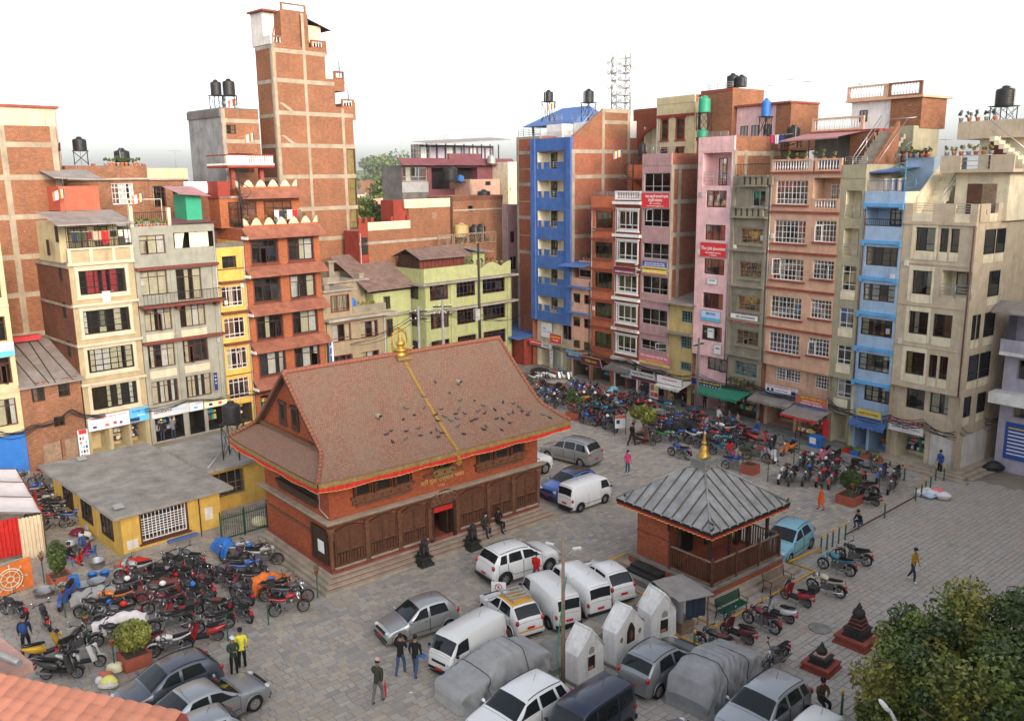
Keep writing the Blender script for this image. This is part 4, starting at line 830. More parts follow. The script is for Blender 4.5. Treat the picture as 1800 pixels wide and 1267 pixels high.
part(T.root,'stair_line',MB().prism([(.4,25.6),(.8,25.6),(2.2,24.75),(1.7,24.75)],-.034,-.002,'y').prism([(.4,22.8),(.8,22.8),(2.2,21.9),(1.7,21.9)],-.034,-.002,'y'),'concbeam')
for x0,x1,z in((0.05,1.2,30.5),(4.05,5.4,30.5),(6.3,7.4,27.95),(8.15,9.0,25.5)):T.balusters(21.15+x0,21.15+min(x1,8.2)if x0<8 else 21.15+8.15,.1,z,.7,'brick_orange','whitew')if x0<8 else None
for x0,x1,z0,z1 in((5.4,5.65,30.0,31.2),(6.3,7.4,26.9,28.0),(8.15,8.5,24.4,26.0)):bpart(T.root,'upper_wall',x0,x1,0,2.8,z0,z1,'brick_orange')
T.balusters(21.15+6.35,21.15+7.4,.1,28.0,.7,'brick_orange','whitew');T.balusters(21.15+7.0,21.15+8.4,.1,25.5,.75,'brick_orange','whitew');T.balusters(21.15+1.35,21.15+3.9,.4,33.4,.7,'brick_orange','whitew')
bpart(T.root,'white_room',.1,1.25,1.4,3.4,30.5,33.3,'dirtywhite');bpart(T.root,'roof_edge',-.2,1.2,.8,3.5,33.3,33.45,'stone_red');bpart(T.root,'parapet',-.05,.12,0,2.8,30.5,31.2,'dirtywhite')
bpart(T.root,'screen_room',4.05,5.5,.6,3.6,31.0,32.5,'peachtop');part(T.root,'sheet_roof',MB().add([(3.9,.2,33.0),(6.4,.2,32.2),(6.4,4,32.2),(3.9,4,33.0),(3.9,.2,32.9),(6.4,.2,32.1)],[(0,1,2,3),(0,4,5,1)]),'iron_dark')
for(cx,z0)in((7.3,25.5),(6.4,28.2)):
    m=MB()
    for k in range(9):m.tube([(cx+.1+.75*math.sin(k*.2),.2+.3*k/9,z0),(cx+.1+.75*math.sin(k*.2),.2+.3*k/9,z0+2.6-.25*k)],.02,4)
    m.tube([(cx+.1+.75*math.sin(k*.2),.2+.3*k/9,z0+2.6-.25*k)for k in range(9)],.03,4);part(T.root,'spiral_stair',m,'iron_dark')
part(T.root,'ladder',MB().tube([(.5,.9,30.6),(1.1,.9,32.6)],.04,4).tube([(.8,.9,30.6),(1.4,.9,32.6)],.04,4),'wood_red')
b=Bld('concrete_house','grey rendered house with brick front beside the brick tower','L',15.95,19.45,24.85,6,'brick_orange','brick_orange',left='greyconc',off=-8)
b.win(16.4,17.25,22.8,23.55,'plain2');b.hole(16.2,18.7,19.6,21.2,1,1);b.finish(.1,pmat='darkconc');b.frame('f',(.2,),(23.9,22.2),mt='concbeam')
bpart(b.root,'ledge',-.12,-.003,0,6,24.2,24.85,'darkconc')
b=Bld('old_terrace_house','weathered brick terrace house behind the cream and grey fronts','L',3.5,9.7,19.2,8,'brick_old','brick_old',off=-9)
b.win(6.78,8.5,17.2,18.85,'pch3');b.hole(3.6,5.0,15,18.2,1,1);b.finish(1.0);b.band(19.1,19.25,'concrete',.3)
for u in(5.5,7.6,9.4):b.box('pier',u,u+.25,-.06,.2,19.2,20.35,'brick_old')
b=Bld('plastered_terrace_house','brick house with cream scalloped parapet below the concrete house','L',9.72,13.1,19.15,8,'brick_old','brick_old',off=-9)
b.win(10.0,11.1,16.9,18.6,'dk3');b.win(11.7,12.7,16.9,18.6,'dk3');b.finish(.85,pmat='creamfront');b.band(19.05,19.2,'concrete',.25)
b=Bld('brick_house_with_frieze','brick house with cream pierced parapet strips and red corner','L',27.2,38.5,14.2,2.3,'brick_orange','brick_red',left='redpaint',off=-5)
b.finish(0);b.box('frieze',28.3,33.3,-.05,.1,14.2,14.95,'creamlight');b.box('corner',27.2,28.25,-.04,-.002,9,14.9,'redpaint');b.box('upper_wall',33.2,38.5,.01,2.3,14.2,16.1,'brick_orange');b.box('frieze',32.7,38.5,-.06,.1,16.1,16.95,'creamlight');b.box('corner',31.6,33.19,.3,2.3,14.2,16.9,'redpaint')
for k in range(26):b.box('frieze_rib',28.4+k*.19,28.5+k*.19,-.075,-.052,14.3,14.85,'creamtrim');b.box('frieze_rib',32.9+k*.21,33.0+k*.21,-.085,-.062,16.2,16.85,'creamtrim')
for u in(27.3,28.0,28.7,31,33.0):b.box('pier',u,u+.3,.0,.3,14.9,15.4,'redpaint')
b.band(12.9,13.15,'concrete',.06,name='beam');part(b.root,'window',MB().box(8.9,9.5,-.03,-.003,15.0,15.6),'wood_grey')
part(b.root,'window',MB().box(.2,.95,-.06,-.041,12.0,13.6),'wood_black');part(b.root,'window',MB().box(.2,.95,-.06,-.041,9.3,11.2),'wood_black')
b=Bld('flat_brick_house','flat topped brick house behind the green roof with a black tank','L',38.9,46,16.6,4,'brick_old','brick_old',off=-5)
b.win(41,41.7,15.5,16.1,'plain2');b.finish(.5,pmat='brick_dark');b.band(15.6,15.75,'concrete',.1)
b=Bld('pink_back_house','dull pink house face beside the brick strip','L',46,49,15.5,9,'mauve',off=-4.5)
b.win(46.6,47.3,12,13.2,'plain2');b.win(46.5,47.6,9,10.5,'alu2');b.finish(.5)
b=Bld('terrace_house','small brick house with wooden sunburst railing on its terrace','L',35,43.2,12.3,4,'brick_old',off=-3.2)
b.finish(0)
for k in range(4):
    x0=.3+k*2.0
    part(b.root,'railing_frame',MB().box(x0,x0+1.9,-.06,.04,12.35,12.45).box(x0,x0+1.9,-.06,.04,13.35,13.47).box(x0,x0+.1,-.055,.035,12.45,13.35).box(x0+1.8,x0+1.9,-.055,.035,12.45,13.35),'wood_grey')
    for j in range(9):
        t=math.pi*(j+.5)/9;part(b.root,'slat',MB().tube([(x0+.95+.12*math.cos(t),-.01,12.46+.05*math.sin(t)),(x0+.95+min(.82,1.1*abs(math.cos(t)))*(1 if math.cos(t)>0 else-1),-.01,12.46+min(.88,.88*math.sin(t)/max(.75,math.sin(t))))],.035,4),'wood_grey')
b=Bld('rooftop_restaurant','grey glazed rooftop restaurant with maroon eaves in the hazy distance','L',48.2,67,20.5,4,'metal_maroon',left='darkconc',off=-25)
b.win(48.4,52.3,18.6,20.3,'alu3');b.box('cladding',48.2,52.4,-.06,-.003,17.2,18.5,'galv');b.box('cladding',48.2,52.4,-.07,-.003,14,17.2,'darkconc');b.hole(53.0,57.0,17.5,20.2,1.5,1);b.hole(57.4,61,17.5,20.2,1.5,1);b.finish(0)
b.eave(21.4,20.6,1.0,'metal_maroon',a=.6);b.box('parapet',55.8,61.5,-.3,.1,20.6,22.0,'metal_maroon');b.box('back_room',53,67,3.0,4,20.5,23.2,'darkconc')
for k in range(9):b.box('post',53.2+k*1.6,53.32+k*1.6,1.0,1.12,20.5,23.3,'iron_dark');part(b.root,'window',MB().box(b.X(53.8+k*1.45),b.X(54.9+k*1.45),2.92,2.97,21.4,22.9),'lavender' if k%3 else 'white_frame')
part(b.root,'roof',MB().add([(4.6,-.2,23.2),(19,-.2,24.0),(19,4,24.4),(4.6,4,23.6),(4.6,-.2,23.1),(19,-.2,23.9)],[(0,1,2,3),(0,4,5,1)]),'metal_roof');b.railing(48.4,53,.1,21.4,2.4,'galv');b.railing(55,59,3.4,23.9,.7,'galv')
b=Bld('pink_rooftop_room','small salmon rooftop room with red window behind the brick houses','L',56.9,62.2,18.7,4,'peachs',off=-22)
b.win(59.6,60.6,17.9,18.4,'plain2');b.finish(0);b=Bld('cream_back_house','cream rooftop storey beside the brick strip','L',63.8,68,20.9,5,'creamlight',off=-22);b.win(65.5,66.2,18.2,19,'plain2');b.finish(0)
# ---------------------------------------------------------------- ground and paving
mat('ground',(.16,.145,.125),.95,var=.3,scale=.2)
mt,nt,bb=_base('joint')
n1=N(nt,'ShaderNodeTexNoise',Scale=.35,Detail=6,Roughness=.6);nt.links.new(objvec(nt),n1.inputs['Vector'])
nt.links.new(mixc(nt,ramp(nt,n1.outputs['Fac'],.35,.65),(.20,.165,.13,1),(.32,.265,.205,1)),bb.inputs['Base Color']);bb.inputs['Roughness'].default_value=.95
mt,nt,bb=_base('paving')
at=N(nt,'ShaderNodeAttribute',attribute_name='tone');n1=N(nt,'ShaderNodeTexNoise',Scale=.28,Detail=7,Roughness=.65);n2=N(nt,'ShaderNodeTexNoise',Scale=14,Detail=5,Roughness=.7)
geo=N(nt,'ShaderNodeNewGeometry')
for q in(n1,n2):nt.links.new(geo.outputs['Position'],q.inputs['Vector'])
c=mixc(nt,ramp(nt,n1.outputs['Fac'],.36,.66),at.outputs['Color'],mixc(nt,.25,at.outputs['Color'],(.36,.29,.215,1)))
c=mixc(nt,ramp(nt,n2.outputs['Fac'],.2,.8),mixc(nt,1.,c,(.86,.86,.86,1),'MULTIPLY'),mixc(nt,1.,c,(1.12,1.12,1.12,1),'MULTIPLY'))
n5=N(nt,'ShaderNodeTexNoise',Scale=.9,Detail=8,Roughness=.75);nt.links.new(geo.outputs['Position'],n5.inputs['Vector'])
ml=N(nt,'ShaderNodeMath',operation='MULTIPLY');nt.links.new(ramp(nt,n5.outputs['Fac'],.58,.78),ml.inputs[0]);ml.inputs[1].default_value=.6
nt.links.new(mixc(nt,ml.outputs[0],c,(.085,.078,.07,1)),bb.inputs['Base Color']);bb.inputs['Roughness'].default_value=.72;bb.inputs['Specular IOR Level'].default_value=.3
bp=N(nt,'ShaderNodeBump',Strength=.35,Distance=.02);nt.links.new(n2.outputs['Fac'],bp.inputs['Height']);nt.links.new(bp.outputs[0],bb.inputs['Normal'])
struct('ground',MB().quad((-2500,-600,-.06),(2500,-600,-.06),(2500,4500,-.06),(-2500,4500,-.06)),'ground')
pave=struct('pavement',MB().quad((-60,-5,0),(60,-5,0),(60,110,0),(-60,110,0)),'joint')
AZT=rad(50.3);E1=Vector((math.sin(AZT),math.cos(AZT)));E2=Vector((-E1.y,E1.x))
def project(p):
    v=Vector(p)-Vector((0,0,CAMZ));d=v.dot(fw)
    if d<.5:return(-9999,-9999)
    return(900+1540*v.dot(r2)/d,633.5-1540*v.dot(u2)/d)
TOW=Vector((-8.64,38.74))
stones=[];b_=-40.0
RS=random.Random(3)
while b_<60:
    rh=RS.choice((.2,.24,.26,.3,.34));a_=-20+RS.random()
    while a_<80:
        ln=RS.uniform(.24,.58);P=E1*(a_+ln/2)+E2*(b_+rh/2)
        x,y=P.x,P.y
        if 20<y<75 and(x+29.8)*.7071-(y-59.2)*.7071>-.5 and(x-18.2)*.8028+(y-66.8)*.5962<.2:
            px_,py_=project((x,y,0));t=P-TOW;lx,ly=t.dot(E1),t.dot(E2)
            if-60<px_<1860 and py_<1330 and not(-.8<lx<13.8 and-.8<ly<7.5):
                stones.append((a_,b_,ln,rh,x,y,px_,py_))
        a_+=ln+.018
    b_+=rh+.018
def tone(x,y):
    k=RS.random();side=(x-13.85)*.62-(y-41.9)*.785
    if side>0:base=(.39,.36,.325)if RS.random()<.85 else(.42,.345,.30)
    else:base=RS.choice(((.39,.355,.31),(.35,.325,.295),(.40,.355,.295),(.30,.285,.27),(.39,.335,.275)))
    f=.88+.24*k
    if side>0:f=.94+.12*k
    return tuple(c*f for c in base)
def stone_mb(s,centre=False):
    a,b2,ln,rh=s[:4];j=lambda:RS.uniform(-.018,.018);h=.012+RS.random()*.012
    o=(a+ln/2,b2+rh/2)if centre else(0,0)
    top=[(a+j(),b2+j()),(a+ln+j(),b2+j()),(a+ln+j(),b2+rh+j()),(a+j(),b2+rh+j())]
    vs=[]
    for(p,q)in top:
        vs.append((p-o[0],q-o[1]))
    tl=[RS.uniform(-.004,.004)for _ in range(4)]
    ins=.012
    cx,cy=sum(v[0]for v in vs)/4,sum(v[1]for v in vs)/4
    up_=[(v[0]+(ins if v[0]<cx else-ins),v[1]+(ins if v[1]<cy else-ins),h+tl[i])for i,v in enumerate(vs)]
    lo=[(v[0],v[1],-.01)for v in vs]
    if centre:W3=lambda p:p
    else:W3=lambda p:((E1*p[0]+E2*p[1]).x,(E1*p[0]+E2*p[1]).y,p[2])
    return[W3(p)for p in lo+up_],[(4,5,6,7),(0,1,5,4),(1,2,6,5),(2,3,7,6),(3,0,4,7)]
def settone(me,cols):
    at=me.color_attributes.new('tone','FLOAT_COLOR','CORNER')
    buf=[]
    for p,c in zip(me.polygons,cols):buf+=list(c+(1.,))*p.loop_total
    at.data.foreach_set('color',buf)
near=[s for s in stones if(430<s[6]<780 and s[7]>1030)or(1230<s[6]<1500 and 1010<s[7]<1260)]
near.sort(key=lambda s:s[4]**2+s[5]**2);near=near[:300];nid={id(s)for s in near}
for s in near:
    v,f=stone_mb(s,True);mb=MB().add(v,f);me=mb.mesh('stone','paving');c=tone(s[4],s[5]);settone(me,[c]*5)
    P=E1*(s[0]+s[2]/2)+E2*(s[1]+s[3]/2);obj('stone',me,pave,(P.x,P.y,0),math.pi/2-AZT)
mb=MB();cols=[]
for s in stones:
    if id(s)in nid:continue
    v,f=stone_mb(s);mb.add(v,f);cols+=[tone(s[4],s[5])]*5
me=mb.mesh('paving_stones','paving');settone(me,cols);o=obj('paving_stones',me,pave);o['kind']='stuff'
a0,a1=RO(-34,3.4),RO(13,3.4);b0,b1=RO(-34,-.4),RO(13,-.4)
struct('shop_pavement',MB().add([(a0[0],a0[1],.13),(a1[0],a1[1],.13),(b1[0],b1[1],.13),(b0[0],b0[1],.13),(a0[0],a0[1],-.02),(a1[0],a1[1],-.02)],[(0,1,2,3),(0,4,5,1)]),'stone_grey')
# ---------------------------------------------------------------- temple
tp=thing('temple','red brick temple with great tiled hipped gable roof and gilded finial','temple',(TOW.x,TOW.y,0),math.pi/2-AZT)
LT,DT=13.0,7.1
for k in range(4):
    q=.22*(4-k);z0,z1=.15*k,.15*(k+1)
    bpart(tp,'step',-q,LT+q,-q,.0,z0,z1,'stone_step');bpart(tp,'step',-q,.0,.001,DT,z0,z1-.002,'stone_step');bpart(tp,'step',LT,LT+q,.001,DT,z0,z1-.002,'stone_step')
    if k:bpart(tp,'brick_riser',-q+.012,LT+q-.012,-q-.012,-q+.001,z0+.02,z0+.06,'stone_red')
mat('temple_brick_side',(.2,.05,.03))
def wallbox(n,*a):return bpart(tp,n,*a)
dz0=.62
bpart(tp,'wall',.0,5.75,0,.3,.6,5.75,'brick_temple');bpart(tp,'wall',7.05,LT,0,.3,.6,5.75,'brick_temple');bpart(tp,'wall',5.75,7.05,0,.3,2.42,5.75,'brick_temple')
bpart(tp,'wall',0,.3,.301,DT,.6,5.75,'brick_temple');bpart(tp,'wall',LT-.3,LT,.301,DT,.6,5.75,'brick_temple');bpart(tp,'wall',.301,LT-.301,DT-.3,DT-.001,.6,5.75,'brick_temple')
bpart(tp,'floor',.3,LT-.3,.3,DT-.3,.55,.62,'stone_red')
bpart(tp,'plinth_band',-.05,LT+.05,-.06,-.001,.6,.78,'stone_red');bpart(tp,'plinth_band',-.06,-.001,.0,DT,.6,.78,'stone_red')
for(nm,x0,x1,y0,y1)in(('cornice',-.32,LT+.32,-.32,-.001),('cornice',-.32,-.001,.0,DT+.2)):bpart(tp,nm,x0,x1,y0,y1,3.14,3.24,'wood_grey')
bpart(tp,'cornice',-.2,LT+.2,-.2,-.002,3.02,3.14,'wood_temple');bpart(tp,'cornice',-.2,-.002,.0,DT+.1,3.02,3.14,'wood_temple')
m=MB()
for k in range(90):m.box(-.1+k*.147,-.02+k*.147,-.18,-.003,2.94,3.02)
part(tp,'dentils',m,'wood_carved')['kind']='stuff';bpart(tp,'tile_strip',-.36,LT+.36,-.38,-.02,3.24,3.29,'stone_step');bpart(tp,'tile_strip',-.38,-.02,.0,DT+.2,3.24,3.285,'stone_step')
def lattice(x0,x1,z0,z1,y):
    m=MB();n=int((x1-x0+z1-z0)/.085)
    for k in range(n):
        for s in(0,1):
            t=(k+.5)*.085;pts=[]
            a=(x0,z0+t)if t<z1-z0 else(x0+t-(z1-z0),z1);b=(x0+t,z0)if t<x1-x0 else(x1,z0+t-(x1-x0))
            if s:a=(x1-(a[0]-x0),a[1]);b=(x1-(b[0]-x0),b[1])
            d=Vector((b[0]-a[0],0,b[1]-a[1]));L=d.length
            if L<.03:continue
            d.normalize();nn=Vector((-d.z,0,d.x))*.014;yy=y+(.006 if s else 0)
            A,B=Vector((a[0],yy,a[1])),Vector((b[0],yy,b[1]));back=Vector((0,.02,0))
            m.add([A-nn,B-nn,B+nn,A+nn,A-nn+back,B-nn+back,B+nn+back,A+nn+back],[(0,1,2,3),(0,4,5,1),(2,6,7,3)])
    return m
bays=[(.12,1.74),(1.98,3.6),(3.84,5.4),(7.42,9.22),(9.48,10.98),(11.22,12.82)]
def bay(par,x0,x1,W2=None):
    z0,z1=1.05,2.62
    o=part(par,'window',MB().box(x0,x1,-.12,-.002,z0-.12,z0).box(x0,x1,-.12,-.002,z1,z1+.12).box(x0,x0+.1,-.115,-.002,z0,z1).box(x1-.1,x1,-.115,-.002,z0,z1).box((x0+x1)/2-.05,(x0+x1)/2+.05,-.11,-.002,z0,z1),'wood_temple')
    part(o,'backing',MB().box(x0+.08,x1-.08,-.03,-.004,z0,z1),'wood_black')
    for(a,b)in((x0+.1,(x0+x1)/2-.05),((x0+x1)/2+.05,x1-.1)):
        zc=z0+.62
        part(o,'lattice',lattice(a,b,zc,z1,-.085),'wood_carved')
        bpart(o,'rail',a,b,-.1,-.031,zc-.06,zc,'wood_carved')
        n=4
        for k in range(n):
            w_=(b-a)/n;xx=a+k*w_
            part(o,'panel_slat',MB().prism([(xx+.02,z0),(xx+w_-.02,z0),(xx+w_-.02,zc-.2),(xx+w_/2,zc-.1),(xx+.02,zc-.2)],-.09,-.032,'y'),'wood_temple')
    pts=[(x0+.05+(x1-x0-.1)*k/8,z1+.12+.16*math.sin(math.pi*k/8))for k in range(9)]
    part(o,'lintel',MB().prism([(x0+.05,z1+.12)]+[(x1-.05,z1+.12)]+pts[::-1],-.15,-.003,'y'),'wood_temple')
    bpart(o,'sill',x0-.06,x1+.06,-.2,-.001,z0-.2,z0-.12,'stone_step')
for(x0,x1)in bays:bay(tp,x0,x1)
def pilaster(x,w_=.2):
    o=part(tp,'pilaster',MB().box(x-w_/2,x+w_/2,-.17,-.001,.95,2.9).box(x-w_*.7,x+w_*.7,-.21,-.001,.8,.95).box(x-w_*.85,x+w_*.85,-.25,-.001,2.55,2.72).box(x-w_*.65,x+w_*.65,-.215,-.001,2.3,2.36).box(x-w_*.65,x+w_*.65,-.22,-.001,1.9,1.98).box(x-w_*.6,x+w_*.6,-.2,-.001,1.2,1.25),'wood_carved')
for x in(1.86,3.72,5.52,7.3,9.35,11.1):pilaster(x)
for x in(.0,LT):part(tp,'corner_bracket',MB().lathe([(.09,.8),(.13,.9),(.09,1.0),(.1,2.2),(.16,2.35),(.12,2.5),(.2,2.7),(.22,2.95)],8,(x,-.02,0)),'wood_carved')
part(tp,'door_frame',MB().box(5.6,5.78,-.16,.25,.62,2.45).box(7.02,7.2,-.16,.25,.62,2.45).box(5.6,7.2,-.16,.25,2.45,2.6),'wood_dark')
part(tp,'door_leaf',MB().box(6.88,6.98,.28,1.0,.63,2.4),'wood_dark');part(tp,'door_leaf',MB().box(5.8,5.88,.28,1.0,.63,2.4),'wood_dark')
ty=[(6.4+.95*math.cos(math.pi*k/14),2.6+.72*math.sin(math.pi*k/14)**.9)for k in range(15)]
part(tp,'tympanum',MB().prism(ty[::-1]if False else ty,-.3,-.16,'y'),'wood_carved')
m=MB()
for k in range(60):
    t=math.pi*R.random();r_=R.random()**.5
    m.ell((6.4+.86*r_*math.cos(t),-.31,2.64+.6*r_*math.sin(t)),(.05,.03,.05),6,4)
m.tube([(x,-.3,z)for x,z in ty],.045,6);part(tp,'carving',m,'wood_temple')['kind']='stuff'
part(tp,'pelmet',MB().grid(lambda u,v:(5.78+1.24*u,-.1-.03*math.sin(u*60),2.45-.3*v),60,1),'red_cloth')
part(tp,'stool',MB().tube([(6.0,1.4,.62),(6.5,1.6,1.5)],.02).tube([(6.5,1.4,.62),(6.1,1.6,1.5)],.02),'plastic_yellow')
def upper(par,x0,x1,n,zb=4.05,zt=5.15,name='bay_window',mt='wood_carved'):
    o=part(par,name,MB().box(x0-.1,x1+.1,-.22,-.002,zb,zb+.1).box(x0,x1,-.16,-.002,zb-.3,zb).box(x0+.2,x1-.2,-.12,-.002,zb-.42,zb-.3).box(x0-.05,x1+.05,-.2,-.002,zt,zt+.12),mt)
    w_=(x1-x0)/n
    for k in range(n):
        a,c_=x0+k*w_+.22,x0+(k+1)*w_-.22
        part(o,'opening',MB().box(a,c_,-.01,-.004,zb+.12,zt-.05),'interior');bpart(o,'window_sill',a-.14,c_+.14,-.19,-.003,zb+.1,zb+.16,mt)
        for xx in(a-.16,a-.06,c_,c_+.1):bpart(o,'jamb',xx,xx+.06,-.15 if xx in(a-.06,c_)else-.18,-.003,zb+.16,zt,'wood_temple')
    m=MB();q=int((x1-x0)/.12)
    for k in range(q):m.box(x0+.02+k*.12,x0+.09+k*.12,-.19,-.161,zb-.26,zb-.2)
    for k in range(int((x1-x0)/.5)+1):m.ell((x0+.1+k*.5,-.2,zb-.02),(.09,.05,.09),6,4)
    part(o,'carving',m,'wood_temple')['kind']='stuff'
upper(tp,1.2,4.6,3);upper(tp,8.6,12.0,3)
upper(tp,5.9,7.1,1,4.3,5.2,'gilded_window','gold_dull')
m=MB()
for k in range(3):
    for s in(0,math.pi):t=s/3+math.pi*2*k/3;m.tube([(6.5+.3*math.cos(t+s/3),-.06,4.75+.3*math.sin(t+s/3)),(6.5+.3*math.cos(t+s/3+2.094),-.06,4.75+.3*math.sin(t+s/3+2.094))],.03,4)
part(tp,'star_lattice',m,'gold_dull');bpart(tp,'ledge',5.3,5.88,-.14,-.002,4.16,4.3,'wood_carved');bpart(tp,'ledge',7.12,7.7,-.14,-.002,4.16,4.3,'wood_carved')
me=text_mesh('श्री गुठी संस्थान भवन',.3,'ink_gold',2.7);me and obj('lettering',me,tp,(6.5,-.012,3.85),rot=(math.pi/2,0,0));me=text_mesh('२०७४',.2,'ink_gold');me and obj('lettering',me,tp,(6.4,-.012,3.52),rot=(math.pi/2,0,0))
o=part(tp,'side_bay',MB().box(-.2,-.002,1.0,5.4,3.9,4.05).box(-.15,-.002,1.2,5.2,3.6,3.9).box(-.16,-.002,1.1,5.3,5.0,5.15),'wood_dark');part(o,'opening',MB().box(-.02,-.003,1.2,5.2,4.06,5.0),'interior')
o=part(tp,'side_window',MB().box(-.12,-.002,.25,.35,.95,2.7).box(-.12,-.002,1.75,1.85,.95,2.7).box(-.12,-.002,.35,1.75,2.6,2.7).box(-.12,-.002,.35,1.75,.95,1.05).box(-.05,-.003,.35,1.75,1.05,2.6),'wood_dark')
bpart(tp,'notice',-.15,-.13,.5,1.1,1.5,2.1,'s_white');bpart(tp,'side_band',-.06,-.002,2.0,DT,2.1,2.25,'brick_dark')
part(tp,'conduit',MB().tube([(-.03,.9,5.2),(-.03,.9,3.6),(-.03,.1,3.4)],.025,5),'galv')
# ---- roof: curved tiled slopes
EX0,EX1,EY0,EY1=-1.2,LT+1.2,-1.4,DT+1.4
def zprof(t):
    return 9.85-(9.85-5.66)*(t-.10*math.sin(math.pi*t)*t*-1.1)if False else 9.85-4.19*(1.12*t-.12*t**3 if t<2 else t)
def yprof(t):return 3.55-(3.55+1.4)*t
def tile_material():
    mt,nt,b=_base('temple_tile');L=nt.links
    tc=N(nt,'ShaderNodeTexCoord');sp=N(nt,'ShaderNodeSeparateXYZ');L.new(tc.outputs['UV'],sp.inputs[0])
    br=N(nt,'ShaderNodeTexBrick',offset=.5);L.new(tc.outputs['UV'],br.inputs['Vector'])
    br.inputs['Color1'].default_value=(.315,.175,.115,1);br.inputs['Color2'].default_value=(.215,.11,.072,1);br.inputs['Mortar'].default_value=(.10,.045,.035,1)
    br.inputs['Scale'].default_value=1;br.inputs['Brick Width'].default_value=.11;br.inputs['Row Height'].default_value=.095;br.inputs['Mortar Size'].default_value=.012
    nz=N(nt,'ShaderNodeTexNoise',Scale=9,Detail=3,Roughness=.8);L.new(tc.outputs['UV'],nz.inputs['Vector'])
    n0=N(nt,'ShaderNodeTexNoise',Scale=.6,Detail=6,Roughness=.7);L.new(tc.outputs['UV'],n0.inputs['Vector'])
    o=mixc(nt,ramp(nt,nz.outputs['Fac'],.6,.72),br.outputs['Color'],(.40,.31,.25,1))
    o=mixc(nt,ramp(nt,n0.outputs['Fac'],.42,.66),o,mixc(nt,.5,o,(.17,.145,.10,1)))
    L.new(o,b.inputs['Base Color']);b.inputs['Roughness'].default_value=.8
    bp=N(nt,'ShaderNodeBump',Strength=.8,Distance=.03);L.new(br.outputs['Fac'],bp.inputs['Height']);bp.invert=True;L.new(bp.outputs[0],b.inputs['Normal'])
tile_material()
def uvmesh(name,f,nu,nv,mt,su,sv):
    mb=MB().grid(f,nu,nv);me=mb.mesh(name,mt);uv=me.uv_layers.new(name='UVMap')
    for p in me.polygons:
        for li in p.loop_indices:
            vi=me.loops[li].vertex_index;i,j=vi%(nu+1),vi//(nu+1);uv.data[li].uv=(i/nu*su,j/nv*sv)
    return me
VX=.22
TK=.70
def slope_pt(u,t,back=False):
    e=0 if t<TK else((t-TK)/(1-TK))**1.15
    x0=-VX+(EX0+VX)*e;x1=LT+VX+(EX1-LT-VX)*e
    x=x0+(x1-x0)*u;y=yprof(t);z=zprof(t)
    if t>TK:z+=.11*e*((2*u-1)**6)
    if back:y=DT-y
    return(x,y,z)
me=uvmesh('roof_slope',lambda u,v:slope_pt(u,v),60,40,'temple_tile',14.5,6.6);obj('roof_slope',me,tp)
me=uvmesh('roof_slope',lambda u,v:slope_pt(1-u,v,True),60,40,'temple_tile',14.5,6.6);obj('roof_slope',me,tp)
def skirt(u,v,s):
    t=TK+(1-TK)*v;e=v**1.15
    if s<0:x=-.02+(EX0+.02)*e
    else:x=LT+.02+(EX1-LT-.02)*e
    y0,y1=yprof(t),DT-yprof(t);y=y0+(y1-y0)*u
    z=zprof(t)+.11*e*((2*u-1)**6)
    return(x,y,z)
me=uvmesh('roof_skirt',lambda u,v:skirt(1-u,v,-1),30,12,'temple_tile',8.5,2.2);obj('roof_skirt',me,tp)
me=uvmesh('roof_skirt',lambda u,v:skirt(u,v,1),30,12,'temple_tile',8.5,2.2);obj('roof_skirt',me,tp)
zb=zprof(TK);yb=yprof(TK)
for s,x in((-1,0.0),(1,LT)):
    part(tp,'gable_wall',MB().add([(x,yb+.15,zb-.1),(x,DT-yb-.15,zb-.1),(x,3.55,9.6)],[(0,1,2)]),'brick_temple')
bpart(tp,'gable_ledge',-.22,-.003,yb+.15,DT-yb-.15,zb-.02,zb+.1,'wood_carved')
for y in(2.55,3.9):
    o=part(tp,'gable_window',MB().box(-.1,-.003,y,y+.1,7.05,8.15).box(-.1,-.003,y+.6,y+.7,7.05,8.15).box(-.14,-.003,y-.08,y+.78,8.15,8.3).box(-.1,-.003,y+.1,y+.6,7.05,7.35),'wood_dark');part(o,'opening',MB().box(-.02,-.004,y+.1,y+.6,7.35,8.15),'interior')
cap=MB().lathe([(.085,-.13),(.1,.12)],8,axis='x').mesh('ridge_tile','tile_roof')
def tile_run(pts,nm='ridge_tile',sc=1.0):
    pts=[Vector(p)for p in pts];acc=0
    for a,b2 in zip(pts,pts[1:]):
        d=b2-a;L=d.length;n=max(1,round(L/.24))
        for k in range(n):
            p=a+d*((k+.5)/n);obj(nm,cap,tp,p,rot=d.to_track_quat('X','Z').to_euler(),scale=(sc,sc,sc))
tile_run([(-VX,3.55,9.9),(6.2,3.55,9.9)],sc=1.25);tile_run([(6.85,3.55,9.9),(LT+VX,3.55,9.9)],sc=1.25)
def edge(s,back,t0=0.,t1=1.,n=14):return[Vector(slope_pt(0 if s<0 else 1,t0+(t1-t0)*k/n,back))+Vector((0,0,.05))for k in range(n+1)]
for s in(-1,1):
    tile_run(edge(s,False));tile_run(edge(s,True,0,1))
m=MB()
for s in(-1,1):m.tube([p+Vector((0,0,-.14))for p in edge(s,False,0,TK)],.1,6);m.tube([p+Vector((0,0,-.14))for p in edge(s,True,0,TK)],.1,6)
part(tp,'bargeboard',m,'wood_dark')
def eave_pts(n=60):
    front=[slope_pt(k/n,1)for k in range(n+1)];left=[skirt(1-k/30,1,-1)for k in range(31)];right=[skirt(k/30,1,1)for k in range(31)];bk=[slope_pt(1-k/n,1,True)for k in range(n+1)]
    return front,left,right,bk
fr,lf,rg,bk=eave_pts()
def at_(P,s):
    k=s*(len(P)-1);i=min(int(k),len(P)-2);return Vector(P[i]).lerp(Vector(P[i+1]),k-i)
